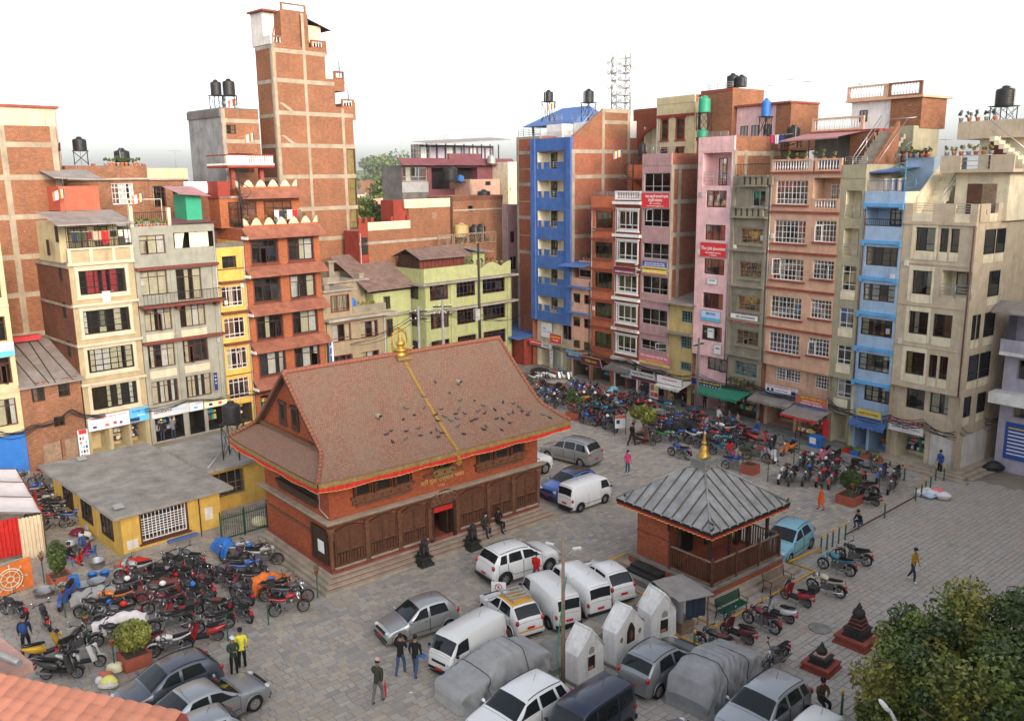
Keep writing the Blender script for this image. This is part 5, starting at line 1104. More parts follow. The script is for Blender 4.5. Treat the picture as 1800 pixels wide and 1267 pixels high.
for P,out in((fr,Vector((0,-1,0))),(lf,Vector((-1,0,0))),(rg,Vector((1,0,0))),(bk,Vector((0,1,0)))):
    L=sum((Vector(a)-Vector(b2)).length for a,b2 in zip(P,P[1:]));n=int(L/.1)*2;m=MB()
    vs=[];fs=[]
    for k in range(n+1):
        p=at_(P,k/n)+out*.04;vs+=[p,p+Vector((0,0,-.2-(.06 if k%2 else 0)))]
    fs=[(2*k,2*k+1,2*k+3,2*k+2)for k in range(n)]
    m.add(vs,fs);part(tp,'eave_board',m,'gold_dull')
    n=int(L/.05);vs=[]
    for k in range(n+1):
        p=at_(P,k/n)+out*(.0-.03*math.sin(k*1.3))+Vector((0,0,-.2));sag=.07*abs(math.sin(k*.055));vs+=[p,p+Vector((0,0,-.2-sag)),p+Vector((0,0,-.222-sag))]
    m=MB();m.add(vs,[(3*k,3*k+1,3*k+4,3*k+3)for k in range(n)],0,True);m.add(vs,[(3*k+1,3*k+2,3*k+5,3*k+4)for k in range(n)],1,True)
    part(tp,'valance',m,['red_cloth','gold_cloth'])
part(tp,'ceiling',MB().add([Vector(p)+Vector((0,0,-.28))for p in(fr[0],fr[-1],bk[0],bk[-1])],[(0,1,2,3)]),'wood_dark')
vs=[]
for k in range(31):
    p=Vector(slope_pt(.5,min(1,k/29)))+Vector((0,0,.05));p.x=6.5
    if k==30:p+=Vector((0,-.08,-.55))
    vs+=[p+Vector((-.095,0,0)),p+Vector((.095,0,0))]
m=MB().add(vs,[(2*k,2*k+1,2*k+3,2*k+2)for k in range(30)]);m.add([vs[-2],vs[-1],vs[-1]+Vector((.12,0,-.08)),(vs[-1]+vs[-2])/2+Vector((0,0,-.3)),vs[-2]+Vector((-.12,0,-.08))],[(0,1,2,3,4)])
part(tp,'gilded_ribbon',m,'gold')
fz=9.75
o=part(tp,'finial',MB().lathe([(.34,0),(.38,.1),(.3,.16),(.34,.3),(.42,.36),(.2,.42),(.16,.5),(.24,.62),(.26,.72),(.14,.84),(.1,.9),(.15,.96),(.06,1.05),(.08,1.12),(.02,1.3)],12,(6.5,3.55,fz)),'gold')
bpart(o,'base',6.05,6.95,3.1,4.0,fz-.15,fz+.02,'gold_dull')
m=MB();ring=[(6.5+.5*math.cos(t)*(1 if abs(math.cos(t))<.8 else.95),3.62,fz+.75+.62*math.sin(t))for t in[math.pi*1.28-k*(math.pi*1.56)/18 for k in range(19)]]
m.tube(ring,.04,6)
for p in ring:m.ell((6.5+(p[0]-6.5)*1.14,p[1],fz+.75+(p[2]-fz-.75)*1.14),(.055,.03,.055),6,4)
m.lathe([(.07,0),(.03,.15),(.005,.35)],6,(6.5,3.62,fz+1.42));part(o,'halo',m,'gold')
m=MB()
for sx in(-.55,.55):
    m.tube([(6.5+sx*.6,3.55,fz+.3),(6.5+sx,3.4,fz+.34),(6.5+sx*1.25,3.3,fz+.5)],[.05,.04,.02],5)
part(o,'arm',m,'gold')
for(x,t)in((3.4,.52),(8.9,.36)):
    p=Vector(slope_pt(.5,t));o=part(tp,'vent_tile',MB().lathe([(.12,-.2),(.13,.18)],10,axis='y',cap=False),'stone_step',(x,p.y-.1,p.z+.08));bpart(o,'opening',-.08,.08,-.1,.15,-.05,.08,'interior')
def lion(label,x,y,z):
    P=E1*x+E2*y+TOW
    r_=thing('lion_statue',label,'statue',(P.x,P.y,z),math.pi/2-AZT,'guardian lions')
    for k,(s,h0,h1)in enumerate(((.38,0,.16),(.3,.16,.3),(.26,.3,.42),(.34,.42,.5))):bpart(r_,'plinth',-s,s,-s,s,h0,h1-.001,'stone_black')
    m=MB().ell((0,.05,.82),(.17,.22,.26),12,8).ell((0,-.1,.95),(.16,.15,.22),12,8).ell((0,-.17,1.2),(.15,.16,.16),12,8).ell((0,-.31,1.15),(.08,.08,.07),8,6).ell((0,-.05,1.22),(.19,.12,.19),12,8)
    for s in(-1,1):m.tube([(s*.11,-.16,.95),(s*.12,-.2,.7),(s*.12,-.22,.52)],[.075,.06,.06],8).ell((s*.12,-.27,.53),(.06,.09,.04),8,4).ell((s*.17,.12,.62),(.09,.2,.13),8,6).ell((s*.12,-.14,1.35),(.04,.03,.06),6,4)
    m.tube([(0,.25,.55),(.05,.36,.75),(0,.32,1.0)],[.04,.05,.06],6)
    part(r_,'lion',m,'stone_black')
lion('black stone lion guarding the near side of the temple door',4.55,-.95,0.0);lion('black stone lion guarding the far side of the temple door',7.55,-1.0,0.0)
# ---------------------------------------------------------------- unseen blocks added behind the viewpoint, placed and sized to shade the square
def block(label,s0,s1,H):
    o=(35+.682*s1,18+.731*s1)
    b=Bld('unseen_shade_block',label,'X',0,s1-s0,H,12,'beigew',o=o,az=math.atan2(-.682,-.731))
    n=int((s1-s0)/4)
    for k in range(n):
        for z in(5,11,17):b.win(1.2+k*4,2.8+k*4,z,z+1.5,'tall2')
    b.finish(.8)
block('broad plain block closing the square behind the tree',-46,-8,21)
block('plain block behind the square beside the tall one',-8,14,23.5)
block('tallest plain block behind the far end of the square',14,56,28)
# ---------------------------------------------------------------- cars
def paint(nm,c,metal=0.,dust=.10,coat=.7):
    if nm in MATS:return nm
    mt,nt,b=_base(nm);L=nt.links
    b.inputs['Roughness'].default_value=.38;b.inputs['Metallic'].default_value=metal
    b.inputs['Coat Weight'].default_value=coat;b.inputs['Coat Roughness'].default_value=.12
    n1=N(nt,'ShaderNodeTexNoise',Scale=2.5,Detail=6,Roughness=.7);L.new(objvec(nt),n1.inputs['Vector'])
    sp=N(nt,'ShaderNodeSeparateXYZ');tc=N(nt,'ShaderNodeTexCoord');L.new(tc.outputs['Object'],sp.inputs[0])
    lowd=N(nt,'ShaderNodeMapRange');lowd.inputs[1].default_value=.75;lowd.inputs[2].default_value=.2;lowd.inputs[3].default_value=dust*.6;lowd.inputs[4].default_value=.45;L.new(sp.outputs[2],lowd.inputs[0])
    ml=N(nt,'ShaderNodeMath',operation='MULTIPLY');L.new(lowd.outputs[0],ml.inputs[0]);L.new(ramp(nt,n1.outputs['Fac'],.25,.7),ml.inputs[1])
    L.new(mixc(nt,ml.outputs[0],tuple(c)+(1,),(.30,.25,.19,1)),b.inputs['Base Color'])
    return nm
mat('tyre',(.018,.018,.018),.85,var=.3,scale=6);mat('rim_steel',(.36,.35,.34),.4,metal=.6,var=.2,scale=6);mat('rim_dark',(.03,.03,.03),.5,var=.1)
mat('trim_black',(.02,.02,.021),.5,var=.15);mat('lamp_clear',(.55,.57,.58),.12,var=.1,spec=.8,coat=.5);mat('lamp_red',(.42,.012,.012),.15,var=.15,spec=.7,coat=.5);mat('lamp_orange',(.7,.2,.02),.2,var=.1);mat('plate_red',(.55,.02,.03),.5,var=.1);mat('chrome',(.6,.6,.6),.15,metal=1,var=0)
mat('car_cover',(.33,.33,.325),.8,var=.2,scale=1.4,streak=.15,bump=.25,bscale=5);mat('car_cover_dark',(.27,.27,.275),.7,var=.25,scale=1.5,streak=.2,bump=.25,bscale=5)
CARS=dict(
 hatch=dict(L=3.45,W=1.50,H=1.46,zb=.92,rw=.275,wx=(.335,-.335),P=[(.5,.24),(.503,.5),(.49,.66),(.44,.755),(.235,.915),(.04,1.38),(-.07,1.45),(-.2,1.455),(-.35,1.40),(-.47,.98),(-.49,.85),(-.503,.55),(-.495,.26)],ws=(4,5),rg=(8,9),win=[(.20,.045,-.055,-.055),(-.085,-.085,-.335,-.30)]),
 i10=dict(L=3.76,W=1.66,H=1.52,zb=.98,rw=.3,wx=(.325,-.325),P=[(.495,.24),(.503,.5),(.49,.72),(.43,.84),(.25,.98),(.05,1.43),(-.07,1.51),(-.2,1.52),(-.36,1.44),(-.455,1.08),(-.485,.95),(-.503,.6),(-.49,.28)],ws=(4,5),rg=(8,9),win=[(.21,.06,-.05,-.05),(-.08,-.08,-.31,-.27)]),
 suv=dict(L=4.0,W=1.76,H=1.62,zb=1.08,rw=.335,wx=(.325,-.325),P=[(.49,.3),(.503,.55),(.495,.85),(.45,.98),(.24,1.09),(.07,1.53),(-.05,1.61),(-.2,1.615),(-.38,1.56),(-.455,1.18),(-.475,1.05),(-.503,.65),(-.485,.34)],ws=(4,5),rg=(8,9),win=[(.205,.08,-.05,-.05),(-.08,-.08,-.27,-.25),(-.3,-.28,-.40,-.36)]),
 van=dict(L=3.37,W=1.42,H=1.64,zb=.99,rw=.275,wx=(.30,-.31),P=[(.5,.26),(.505,.6),(.5,.8),(.485,.95),(.47,1.0),(.375,1.54),(.3,1.62),(0,1.64),(-.44,1.62),(-.475,1.54),(-.498,1.05),(-.503,.9),(-.503,.28)],ws=(4,5),rg=(9,10),win=[(.425,.36,.20,.20)],solid=True),
 eeco=dict(L=3.68,W=1.48,H=1.8,zb=1.05,rw=.29,wx=(.30,-.32),P=[(.49,.28),(.503,.6),(.49,.9),(.44,1.0),(.40,1.08),(.28,1.68),(.2,1.78),(0,1.8),(-.42,1.78),(-.465,1.68),(-.495,1.12),(-.503,.95),(-.5,.3)],ws=(4,5),rg=(9,10),win=[(.36,.28,.12,.12),(.09,.09,-.18,-.18),(-.21,-.21,-.43,-.42)]),
 mpv=dict(L=4.3,W=1.72,H=1.68,zb=1.03,rw=.3,wx=(.325,-.315),P=[(.49,.26),(.503,.52),(.49,.75),(.44,.86),(.29,1.0),(.12,1.52),(0,1.63),(-.15,1.67),(-.39,1.58),(-.465,1.12),(-.48,1.0),(-.503,.6),(-.49,.3)],ws=(4,5),rg=(8,9),win=[(.25,.12,.02,.02),(-.0,-.0,-.2,-.2),(-.22,-.22,-.415,-.36)]),
 sedan=dict(L=4.4,W=1.7,H=1.47,zb=.96,rw=.31,wx=(.33,-.31),P=[(.49,.24),(.503,.48),(.49,.68),(.44,.8),(.22,.95),(.07,1.36),(-.02,1.455),(-.12,1.465),(-.2,1.42),(-.36,1.06),(-.44,1.03),(-.49,.95),(-.503,.6),(-.49,.28)],ws=(4,5),rg=(8,9),win=[(.19,.07,-.03,-.03),(-.05,-.05,-.26,-.18)]),
 jeep=dict(L=4.4,W=1.8,H=1.9,zb=1.15,rw=.37,wx=(.32,-.31),P=[(.49,.35),(.503,.6),(.495,1.0),(.45,1.1),(.22,1.17),(.12,1.75),(.04,1.87),(-.15,1.9),(-.42,1.86),(-.475,1.72),(-.495,1.2),(-.503,.95),(-.495,.4)],ws=(4,5),rg=(9,10),win=[(.19,.12,0,0),(-.03,-.03,-.22,-.22),(-.25,-.25,-.44,-.43)]))
CARMESH={}
def car_parts(typ,pm,roofm=None):
    key=(typ,pm,roofm)
    if key in CARMESH:return CARMESH[key]
    S=CARS[typ];L,W,H,zb,rw=S['L'],S['W'],S['H'],S['zb'],S['rw']
    P=[(f*L,z)for f,z in S['P']];st=[];idx=[]
    for(a,b)in zip(P,P[1:]):
        idx.append(len(st));n=max(3,int(math.hypot(b[0]-a[0],b[1]-a[1])/.055))
        st+=[(a[0]+(b[0]-a[0])*k/n,a[1]+(b[1]-a[1])*k/n)for k in range(n)]
    idx.append(len(st));st.append(P[-1])
    for _ in range(5):st=[st[0]]+[((st[i-1][0]+2*st[i][0]+st[i+1][0])/4,(st[i-1][1]+2*st[i][1]+st[i+1][1])/4)for i in range(1,len(st)-1)]+[st[-1]]
    wx=[f*L for f in S['wx']];ra=rw+.055
    def ring(x,zt):
        pl=1-.20*abs(2*x/L)**6;w=W/2*pl;zs=.2+.04*abs(2*x/L)**4
        for c in wx:
            if abs(x-c)<ra:zs=max(zs,rw+math.sqrt(ra*ra-(x-c)**2))
        b=zb+.03*(-x/L)
        zbe=min(b,zt-.05);zs=min(zs,zt-.1)
        k=max(0,min(1,(zt-b)/(H-b)))if zt>b else 0
        bx=typ in('van','eeco','jeep');we=w*(.94-.07*k)if bx else w*(.92-.19*k)
        zm=max(.52*b,zs+.05);zm=min(zm,zbe-.02)
        return[(w*.955,zs),(w*1.0,zm),(w*.975,zbe),(we,zt-.035-.015*k),(we*(.92 if bx and k>.5 else.84),zt-.004),(0,zt+.018)]
    rings=[(x,ring(x,zt))for x,zt in st]
    n=len(rings);m=MB();vs=[]
    for x,r in rings:vs+=[(x,y,z)for y,z in r]+[(x,-y,z)for y,z in r[-2::-1]]
    q=11;fs=[(i*q+j,i*q+j+1,(i+1)*q+j+1,(i+1)*q+j)for i in range(n-1)for j in range(q-1)]
    m.add(vs,[tuple(reversed(f))for f in fs],0,True)
    und=[(i*q,(i+1)*q,(i+1)*q+q-1,i*q+q-1)for i in range(n-1)];m.add(vs,und,1)
    m.add(vs,[tuple(range(q)),tuple(reversed(range((n-1)*q,n*q)))],1)
    if roofm:
        i0,i1=idx[S['ws'][1]]+1,idx[S['rg'][0]]-1
        for fi,f in enumerate(m.f[:(n-1)*(q-1)]):
            i,j=fi//(q-1),fi%(q-1)
            if i0<=i<i1 and 3<=j<=6:m.m[fi]=2
    out=dict(body=m.mesh('body',[pm,'trim_black',roofm or pm]))
    def at(si,t):
        si=max(0,min(n-1.001,si));i=int(si);f=si-i;side=1
        if t>5:t=10-t;side=-1
        j=min(int(t),4);g=t-j
        def pt(i):
            x,r=rings[i];a,b=r[j],r[j+1];return Vector((x,side*(a[0]+(b[0]-a[0])*g),a[1]+(b[1]-a[1])*g))
        return pt(i).lerp(pt(i+1),f)
    def sx(x):
        lo,hi=idx[2],idx[-3]
        for i in range(lo,hi):
            if rings[i][0]>=x>=rings[i+1][0]:
                d=rings[i][0]-rings[i+1][0];return i+((rings[i][0]-x)/d if d>1e-6 else 0)
        return lo if x>rings[lo][0]else hi
    def patch(f,nu,nv,off,nm,mt,flip=False):
        def g(u,v):
            p=at(*f(u,v));e=.02
            du=at(*f(min(1,u+e),v))-at(*f(max(0,u-e),v));dv=at(*f(u,min(1,v+e)))-at(*f(u,max(0,v-e)))
            nn=du.cross(dv);nn=nn.normalized()if nn.length>1e-9 else Vector((0,0,1))
            if nn.dot(p-Vector((p.x*.6,0,.6)))<0:nn=-nn
            return p+nn*off
        return MB().grid(g,nu,nv).mesh(nm,mt)
    wi,rg=S['ws'],S['rg']
    out['windscreen']=patch(lambda u,v:(idx[wi[0]]+1.2+(idx[wi[1]]-idx[wi[0]]-1.6)*u,3.22+3.56*v),8,14,.006,'windscreen','car_glass')
    out['rear_window']=patch(lambda u,v:(idx[rg[0]]+1.0+(idx[rg[1]]-idx[rg[0]]-1.2)*u,3.32+3.36*v),8,14,.006,'rear_window','car_glass')
    sw=[]
    for(f0,f1,r0,r1)in S['win']:
        for sd in(0,1):
            fn=lambda u,v:(sx(L*((f0+(f1-f0)*v)+((r0+(r1-r0)*v)-(f0+(f1-f0)*v))*u)),2.07+.80*v)
            sw.append(patch((lambda u,v,fn=fn:(fn(u,v)[0],10-fn(u,v)[1]))if sd else fn,8,5,.006,'side_window','car_glass'))
    out['side_window']=sw
    seams=MB()
    ends=sorted({round(a,3)for wdw in S['win']for a in(wdw[0]+.012,wdw[2]-.012)}|({-.12,-.42}if S.get('solid')else set()))
    for f in ends:
        for sd in(-1,1):
            s_=sx(f*L);seams.tube([at(s_,t if sd>0 else 10-t)+Vector((0,sd*.001,0))for t in(.35,.7,1,1.5,2.0)],.008,4,cap=False)
    for sd in(-1,1):seams.tube([at(sx(L*f),t if sd>0 else 10-t)+Vector((0,sd*.004,0))for f,t in((.2,.78),(.1,.78),(-.05,.78),(-.2,.78),(-.28,.78))],.014,4)
    for s_,a,b in((idx[wi[0]]-.6,3.1,6.9),(idx[3],3.3,6.7),(idx[rg[1]]+3,3.2,6.8),(idx[rg[0]]-1,3.3,6.7)):seams.tube([at(s_,a+(b-a)*k/8)for k in range(9)],.007,4,cap=False)
    out['arch_trim']=[]
    for c in wx:
        for sd in(-1,1):out['arch_trim'].append(MB().tube([(c+ra*math.cos(math.pi*k/12),sd*(W/2*(1-.2*abs(2*c/L)**6)-.012),rw+ra*math.sin(math.pi*k/12))for k in range(13)],.026,5).mesh('arch_trim','trim_black' if typ in('suv','jeep','van','eeco')else pm))
    if typ in('suv','mpv','i10'):out['roof_rail']=[MB().tube([at(idx[wi[1]]+2+(idx[rg[0]]-idx[wi[1]]-3)*k/6,3.35 if sd>0 else 6.65)+Vector((0,0,.025))for k in range(7)],.016,5).mesh('roof_rail','trim_black')for sd in(-1,1)]
    out['aerial']=MB().tube([(idx and-.18*L,0,H),(-.18*L-.12,0,H+.22)],.008,4).mesh('aerial','trim_black')
    out['seam']=seams.mesh('seam','trim_black')
    xf,xr=max(r[0]for r in rings),min(r[0]for r in rings);lz=zb*.72
    out['grille']=MB().box(xf-.06,xf+.012,-W*.26,W*.26,lz-.08,lz+.02).box(xf-.06,xf+.018,-W*.40,W*.40,.3,.42).mesh('grille','trim_black')
    hl=[]
    for s_ in(-1,1):hl.append(MB().ell((xf-.1,s_*W*.355,lz),(.11,.13,.075),10,6).mesh('headlight','lamp_clear'))
    out['headlight']=hl;tl=[]
    tz=zb*.92 if typ not in('van','eeco')else.78
    for s_ in(-1,1):tl.append(MB().ell((xr+.09,s_*W*.40,tz),(.09,.085,.13 if typ!='van' else.12),10,6).mesh('tail_light','lamp_red'))
    out['tail_light']=tl
    out['number_plate']=[MB().box(xf+.012,xf+.03,-.17,.17,.37,.46).mesh('number_plate','plate_red'),MB().box(xr-.03,xr-.008,-.17,.17,.54,.64).mesh('number_plate','plate_red')]
    out['bumper']=[MB().obox((xr+.03,0,.36),(.12,W*.86,.14)).mesh('bumper','trim_black' if typ in('van','suv','eeco','jeep')else pm)]
    mr=[]
    xm=S['win'][0][0]*L-.02
    for s_ in(-1,1):mr.append(MB().ell((xm,s_*(W/2+.07),zb+.06),(.06,.09,.065),8,6).tube([(xm,s_*(W/2-.04),zb+.02),(xm,s_*(W/2+.05),zb+.05)],.025,5).mesh('mirror','trim_black' if typ in('van','eeco')else pm))
    out['mirror']=mr
    hd=[]
    for(f0,f1,r0,r1)in S['win'][:2]:
        for s_ in(-1,1):hd.append(MB().obox((r0*L+.14,s_*(W/2*.985),zb-.1),(.15,.03,.03)).mesh('door_handle','chrome' if pm in('p_silver',)else pm))
    out['door_handle']=hd
    tyre=MB().lathe([(rw*.66,-.085),(rw*.94,-.09),(rw,-.06),(rw,.06),(rw*.94,.09),(rw*.66,.085)],22,axis='y',cap=False).mesh('wheel','tyre')
    rim=MB().lathe([(.001,-.03),(rw*.5,-.045),(rw*.68,-.075),(rw*.68,.075),(rw*.5,.045),(.001,.03)],22,axis='y',mi=0,cap=False)
    for k in range(8):
        t=k*math.pi/4
        for s_ in(-1,1):rim.obox((rw*.42*math.cos(t),s_*.052,rw*.42*math.sin(t)),(rw*.4,.02,.05),Matrix.Rotation(-t,3,'Y'),1)
    for s_ in(-1,1):rim.ell((0,s_*.05,0),(rw*.18,.02,rw*.18),8,4,1)
    out['wheel']=tyre;out['rim']=rim.mesh('rim',['rim_dark' if typ in('suv','van','eeco')else 'rim_steel','rim_steel'])
    CARMESH[key]=out;return out
def car(typ,pm,label,x,y,az,roofm=None,cat='car',group=None,name=None):
    S=CARS[typ];D=car_parts(typ,pm,roofm)
    r_=thing(name or{'van':'parked_van','eeco':'parked_van','suv':'sport_utility_car','jeep':'sport_utility_car'}.get(typ,'parked_car'),label,cat,(x,y,.015),math.pi/2-az,group)
    for k,v in D.items():
        if k in('wheel','rim'):continue
        for me in(v if isinstance(v,list)else[v]):
            o=obj(k,me,r_)
            if k=='seam':o['kind']='stuff'
    for f in S['wx']:
        for s_ in(-1,1):
            w_=obj('wheel',D['wheel'],r_,(f*S['L'],s_*(S['W']/2-.10),S['rw']));obj('rim',D['rim'],w_)
    return r_
def covered_car(label,x,y,az,typ,mt,seed):
    """loose cloth drawn over a car: inflated car section falling to the ground, with folds and straps"""
    rr=random.Random(seed);ph=[rr.random()*6 for _ in range(6)];C=CARS[typ];L,W,H,zb=C['L']*1.03,C['W']*1.05,C['H'],C['zb']
    r_=thing('covered_car',label,'covered car',(x,y,.015),math.pi/2-az);P=[(f*L,z)for f,z in C['P']][1:-1]
    def zt(x):
        for(a,b),(c,d)in zip(P,P[1:]):
            if a>=x>=c and a>c:return b+(d-b)*(a-x)/(a-c)
        return P[0][1]if x>0 else P[-1][1]
    def sec(x):
        t=sum(zt(max(-L*.49,min(L*.49,x+q)))for q in(-.25,-.12,0,.12,.25))/5+.03;e=max(0,abs(2*x/L)-.9)/.1;t=t*(1-.38*e*e);w=W/2*(1-.16*e*e);b=min(zb,t-.1);k=max(0,min(1,(t-zb)/(H-zb)));we=w*(.93-.2*k)
        q=[(w*1.05,.02),(w*1.03,.25),(w*1.01,.55*b),(w,b),(we,t-.05),(we*.7,t),(0,t+.015)];q=q+[(-a,c)for a,c in q[-2::-1]]
        for _ in range(2):q=[q[0]]+[p for a,c in zip(q,q[1:])for p in((a[0]*.75+c[0]*.25,a[1]*.75+c[1]*.25),(a[0]*.25+c[0]*.75,a[1]*.25+c[1]*.75))]+[q[-1]]
        return q
    secs=[sec(L/2-L*k/100)for k in range(101)];m_=len(secs[0])-1
    def f(u,v):
        i=int(round(u*100));j=int(round(v*m_));a,z=secs[i][j];xx=L/2-L*u;low=1-min(1,z/zb)
        fo=.028*math.sin(xx*7+z*5+ph[0])+.022*math.sin(xx*17-z*9+ph[1])+.05*max(0,math.sin(xx*3.1+z*3+ph[2]))**5-.05*max(0,math.sin(xx*4.3-z*5+ph[3]))**6+.012*math.sin(a*14+xx*5+ph[4])
        s=1 if a>0 else-1;return(xx+.03*math.sin(z*8+ph[5])*(1 if xx>0 else-1),a+s*fo*(.5+1.6*low)*(1 if abs(a)>.2 else 0),max(.015,z+fo*.6*(1-low)))
    part(r_,'cover',MB().grid(f,100,m_),mt)
    for u in(.3,.7):part(r_,'strap',MB().tube([Vector(f(u,k/m_))*1.005 for k in range(m_+1)],.016,4),'trim_black')
    for e in(0,1):part(r_,'end_flap',MB().add([f(e,k/m_)for k in range(m_+1)],[tuple(range(m_+1))if e else tuple(reversed(range(m_+1)))]),mt)
    return r_
for nm,c,mtl in(('p_silver',(.42,.43,.43),.65),('p_silver2',(.36,.38,.40),.65),('p_white',(.78,.78,.77),0),('p_white2',(.70,.70,.68),0),('p_grey',(.26,.28,.30),.6),('p_darkblue',(.012,.02,.05),.3),('p_slate',(.085,.10,.13),.5),('p_blue',(.03,.12,.45),.3),('p_black',(.012,.012,.013),.1),('p_sky',(.22,.50,.62),.2),('p_yellow',(.70,.36,.02),0),('p_mauve',(.22,.17,.18),.4)):paint(nm,c,mtl)
car('hatch','p_silver','small silver hatchback driving past the temple steps',-4.17,34.29,rad(-122.7))
car('suv','p_white','new white sport utility car beside the temple steps and red jacketed man',.17,39.88,rad(55.2))
car('van','p_white2','white delivery van facing the viewer next to the grey covered car',-1.87,32.0,rad(-139),cat='van')
tx=car('hatch','p_white','white taxi with yellow roof and roof rack',-.2,35.0,rad(-30),roofm='p_yellow',cat='taxi',name='taxi')
m=MB()
for y in(-.42,.42):m.box(-1.0,.1,y-.03,y+.03,1.53,1.57)
for k in range(4):m.box(-.9+k*.29,-.8+k*.29,-.5,.5,1.571,1.6)
for x in(-.95,.05):
    for y in(-.42,.42):m.box(x-.02,x+.02,y-.02,y+.02,1.42,1.53)
part(tx,'roof_rack',m,'galv');bpart(tx,'stripe',-1.735,-1.72,-.6,.6,.42,.5,'p_yellow')
car('van','p_white2','white van behind the slim lamp pole, rear door towards the shrines',1.56,35.6,rad(-26),cat='van')
car('van','p_white','white van between another white van and a white hatchback',2.94,36.6,rad(-28),cat='van')
car('hatch','p_white','old white hatchback last in the row near the pavilion steps',4.12,37.95,rad(-28))
covered_car('car under a smooth grey cover between two white vehicles',-.83,30.27,rad(-130),'sedan','car_cover',4)
covered_car('car under a wrinkled dark grey cover beside the silver hatchback',7.5,29.85,rad(42),'suv','car_cover_dark',9)
car('suv','p_white','white sport utility car in front of the grey covered car',.09,27.37,rad(-134))
car('eeco','p_darkblue','dark navy blue boxy van below the white shrines',2.5,26.75,rad(-135),cat='van')
car('i10','p_grey','silver grey hatchback parked against the white shrines',5.6,30.6,rad(45))
car('suv','p_silver2','pale silver sport utility car next to the dark covered car',8.6,27.3,rad(-132))
car('hatch','p_white2','white car roof showing below the three bollards',9.6,25.5,rad(-132))
car('sedan','p_mauve','mauve grey car just entering below the navy van',4.6,25.0,rad(46))
car('mpv','p_silver','silver people carrier parked beyond the temple corner',3.96,57.15,rad(-49.3))
car('van','p_white','white van parked at the end of the temple steps',4.2,48.8,rad(49.1),cat='van')
car('i10','p_blue','bright blue car with black roof behind the white van',3.4,50.6,rad(-130),roofm='p_black')
car('jeep','p_white','white off-road car half hidden by the temple corner',.45,54.1,rad(50))
car('i10','p_sky','sky blue hatchback behind the pavilion railing',13.9,41.86,rad(-137.7))
car('sedan','p_silver2','silver saloon parked near the man in the green jacket',-11.1,28.2,rad(43.5))
car('i10','p_slate','dark slate hatchback beside the rubbish bags and planter',-12.95,29.5,rad(-133))
car('hatch','p_silver2','pale blue silver hatchback nearest the tiled roof',-10.9,26.05,rad(-130))
# ---------------------------------------------------------------- motorcycles and scooters
for nm,c in dict(b_black=(.014,.014,.015),b_red=(.40,.012,.018),b_blue=(.02,.08,.36),b_teal=(.02,.20,.30),b_white=(.70,.70,.69),b_silver=(.38,.38,.38),b_maroon=(.13,.012,.025),b_grey=(.08,.08,.085),b_orange=(.62,.17,.02),b_yellow=(.70,.40,.02),b_green=(.06,.32,.10),b_pink=(.62,.16,.24),b_cream=(.62,.52,.36)).items():paint(nm,c,.1,dust=.08,coat=.25)
mat('seat_black',(.011,.011,.011),.6,var=.2,spec=.2);mat('engine',(.22,.22,.22),.35,metal=.7,var=.4,scale=12);mat('mirror_glass',(.85,.88,.92),.03,metal=1,var=0)
BW={}
def wheel_meshes(r,w):
    k=(r,w)
    if k not in BW:
        t=MB().lathe([(r*.8,-w*.4),(r*.93,-w*.5),(r,-w*.2),(r,w*.2),(r*.93,w*.5),(r*.8,w*.4)],18,axis='y',cap=False).mesh('wheel','tyre')
        m=MB().lathe([(r*.82,-w*.3),(r*.74,-w*.25),(r*.74,w*.25),(r*.82,w*.3)],18,axis='y',cap=False)
        for q in range(6):a=q*math.pi/3;m.obox((r*.4*math.cos(a),0,r*.4*math.sin(a)),(r*.75,.03,.045),Matrix.Rotation(-a,3,'Y'))
        m.lathe([(.07,-.05),(.07,.05)],10,axis='y')
        BW[k]=(t,m.mesh('rim','engine'))
    return BW[k]
def loft(secs,n=8):
    """elliptical sections (x, z centre, half width, half height)"""
    vs=[]
    for x,z,a,b in secs:
        for j in range(n):
            t=2*math.pi*j/n;vs.append((x,a*math.cos(t),z+b*math.sin(t)))
    k=len(secs);m=MB();m.add(vs,[(i*n+j,i*n+(j+1)%n,(i+1)*n+(j+1)%n,(i+1)*n+j)for i in range(k-1)for j in range(n)],0,True)
    m.add(vs,[tuple(range(n)),tuple(reversed(range((k-1)*n,k*n)))]);return m
BK={}
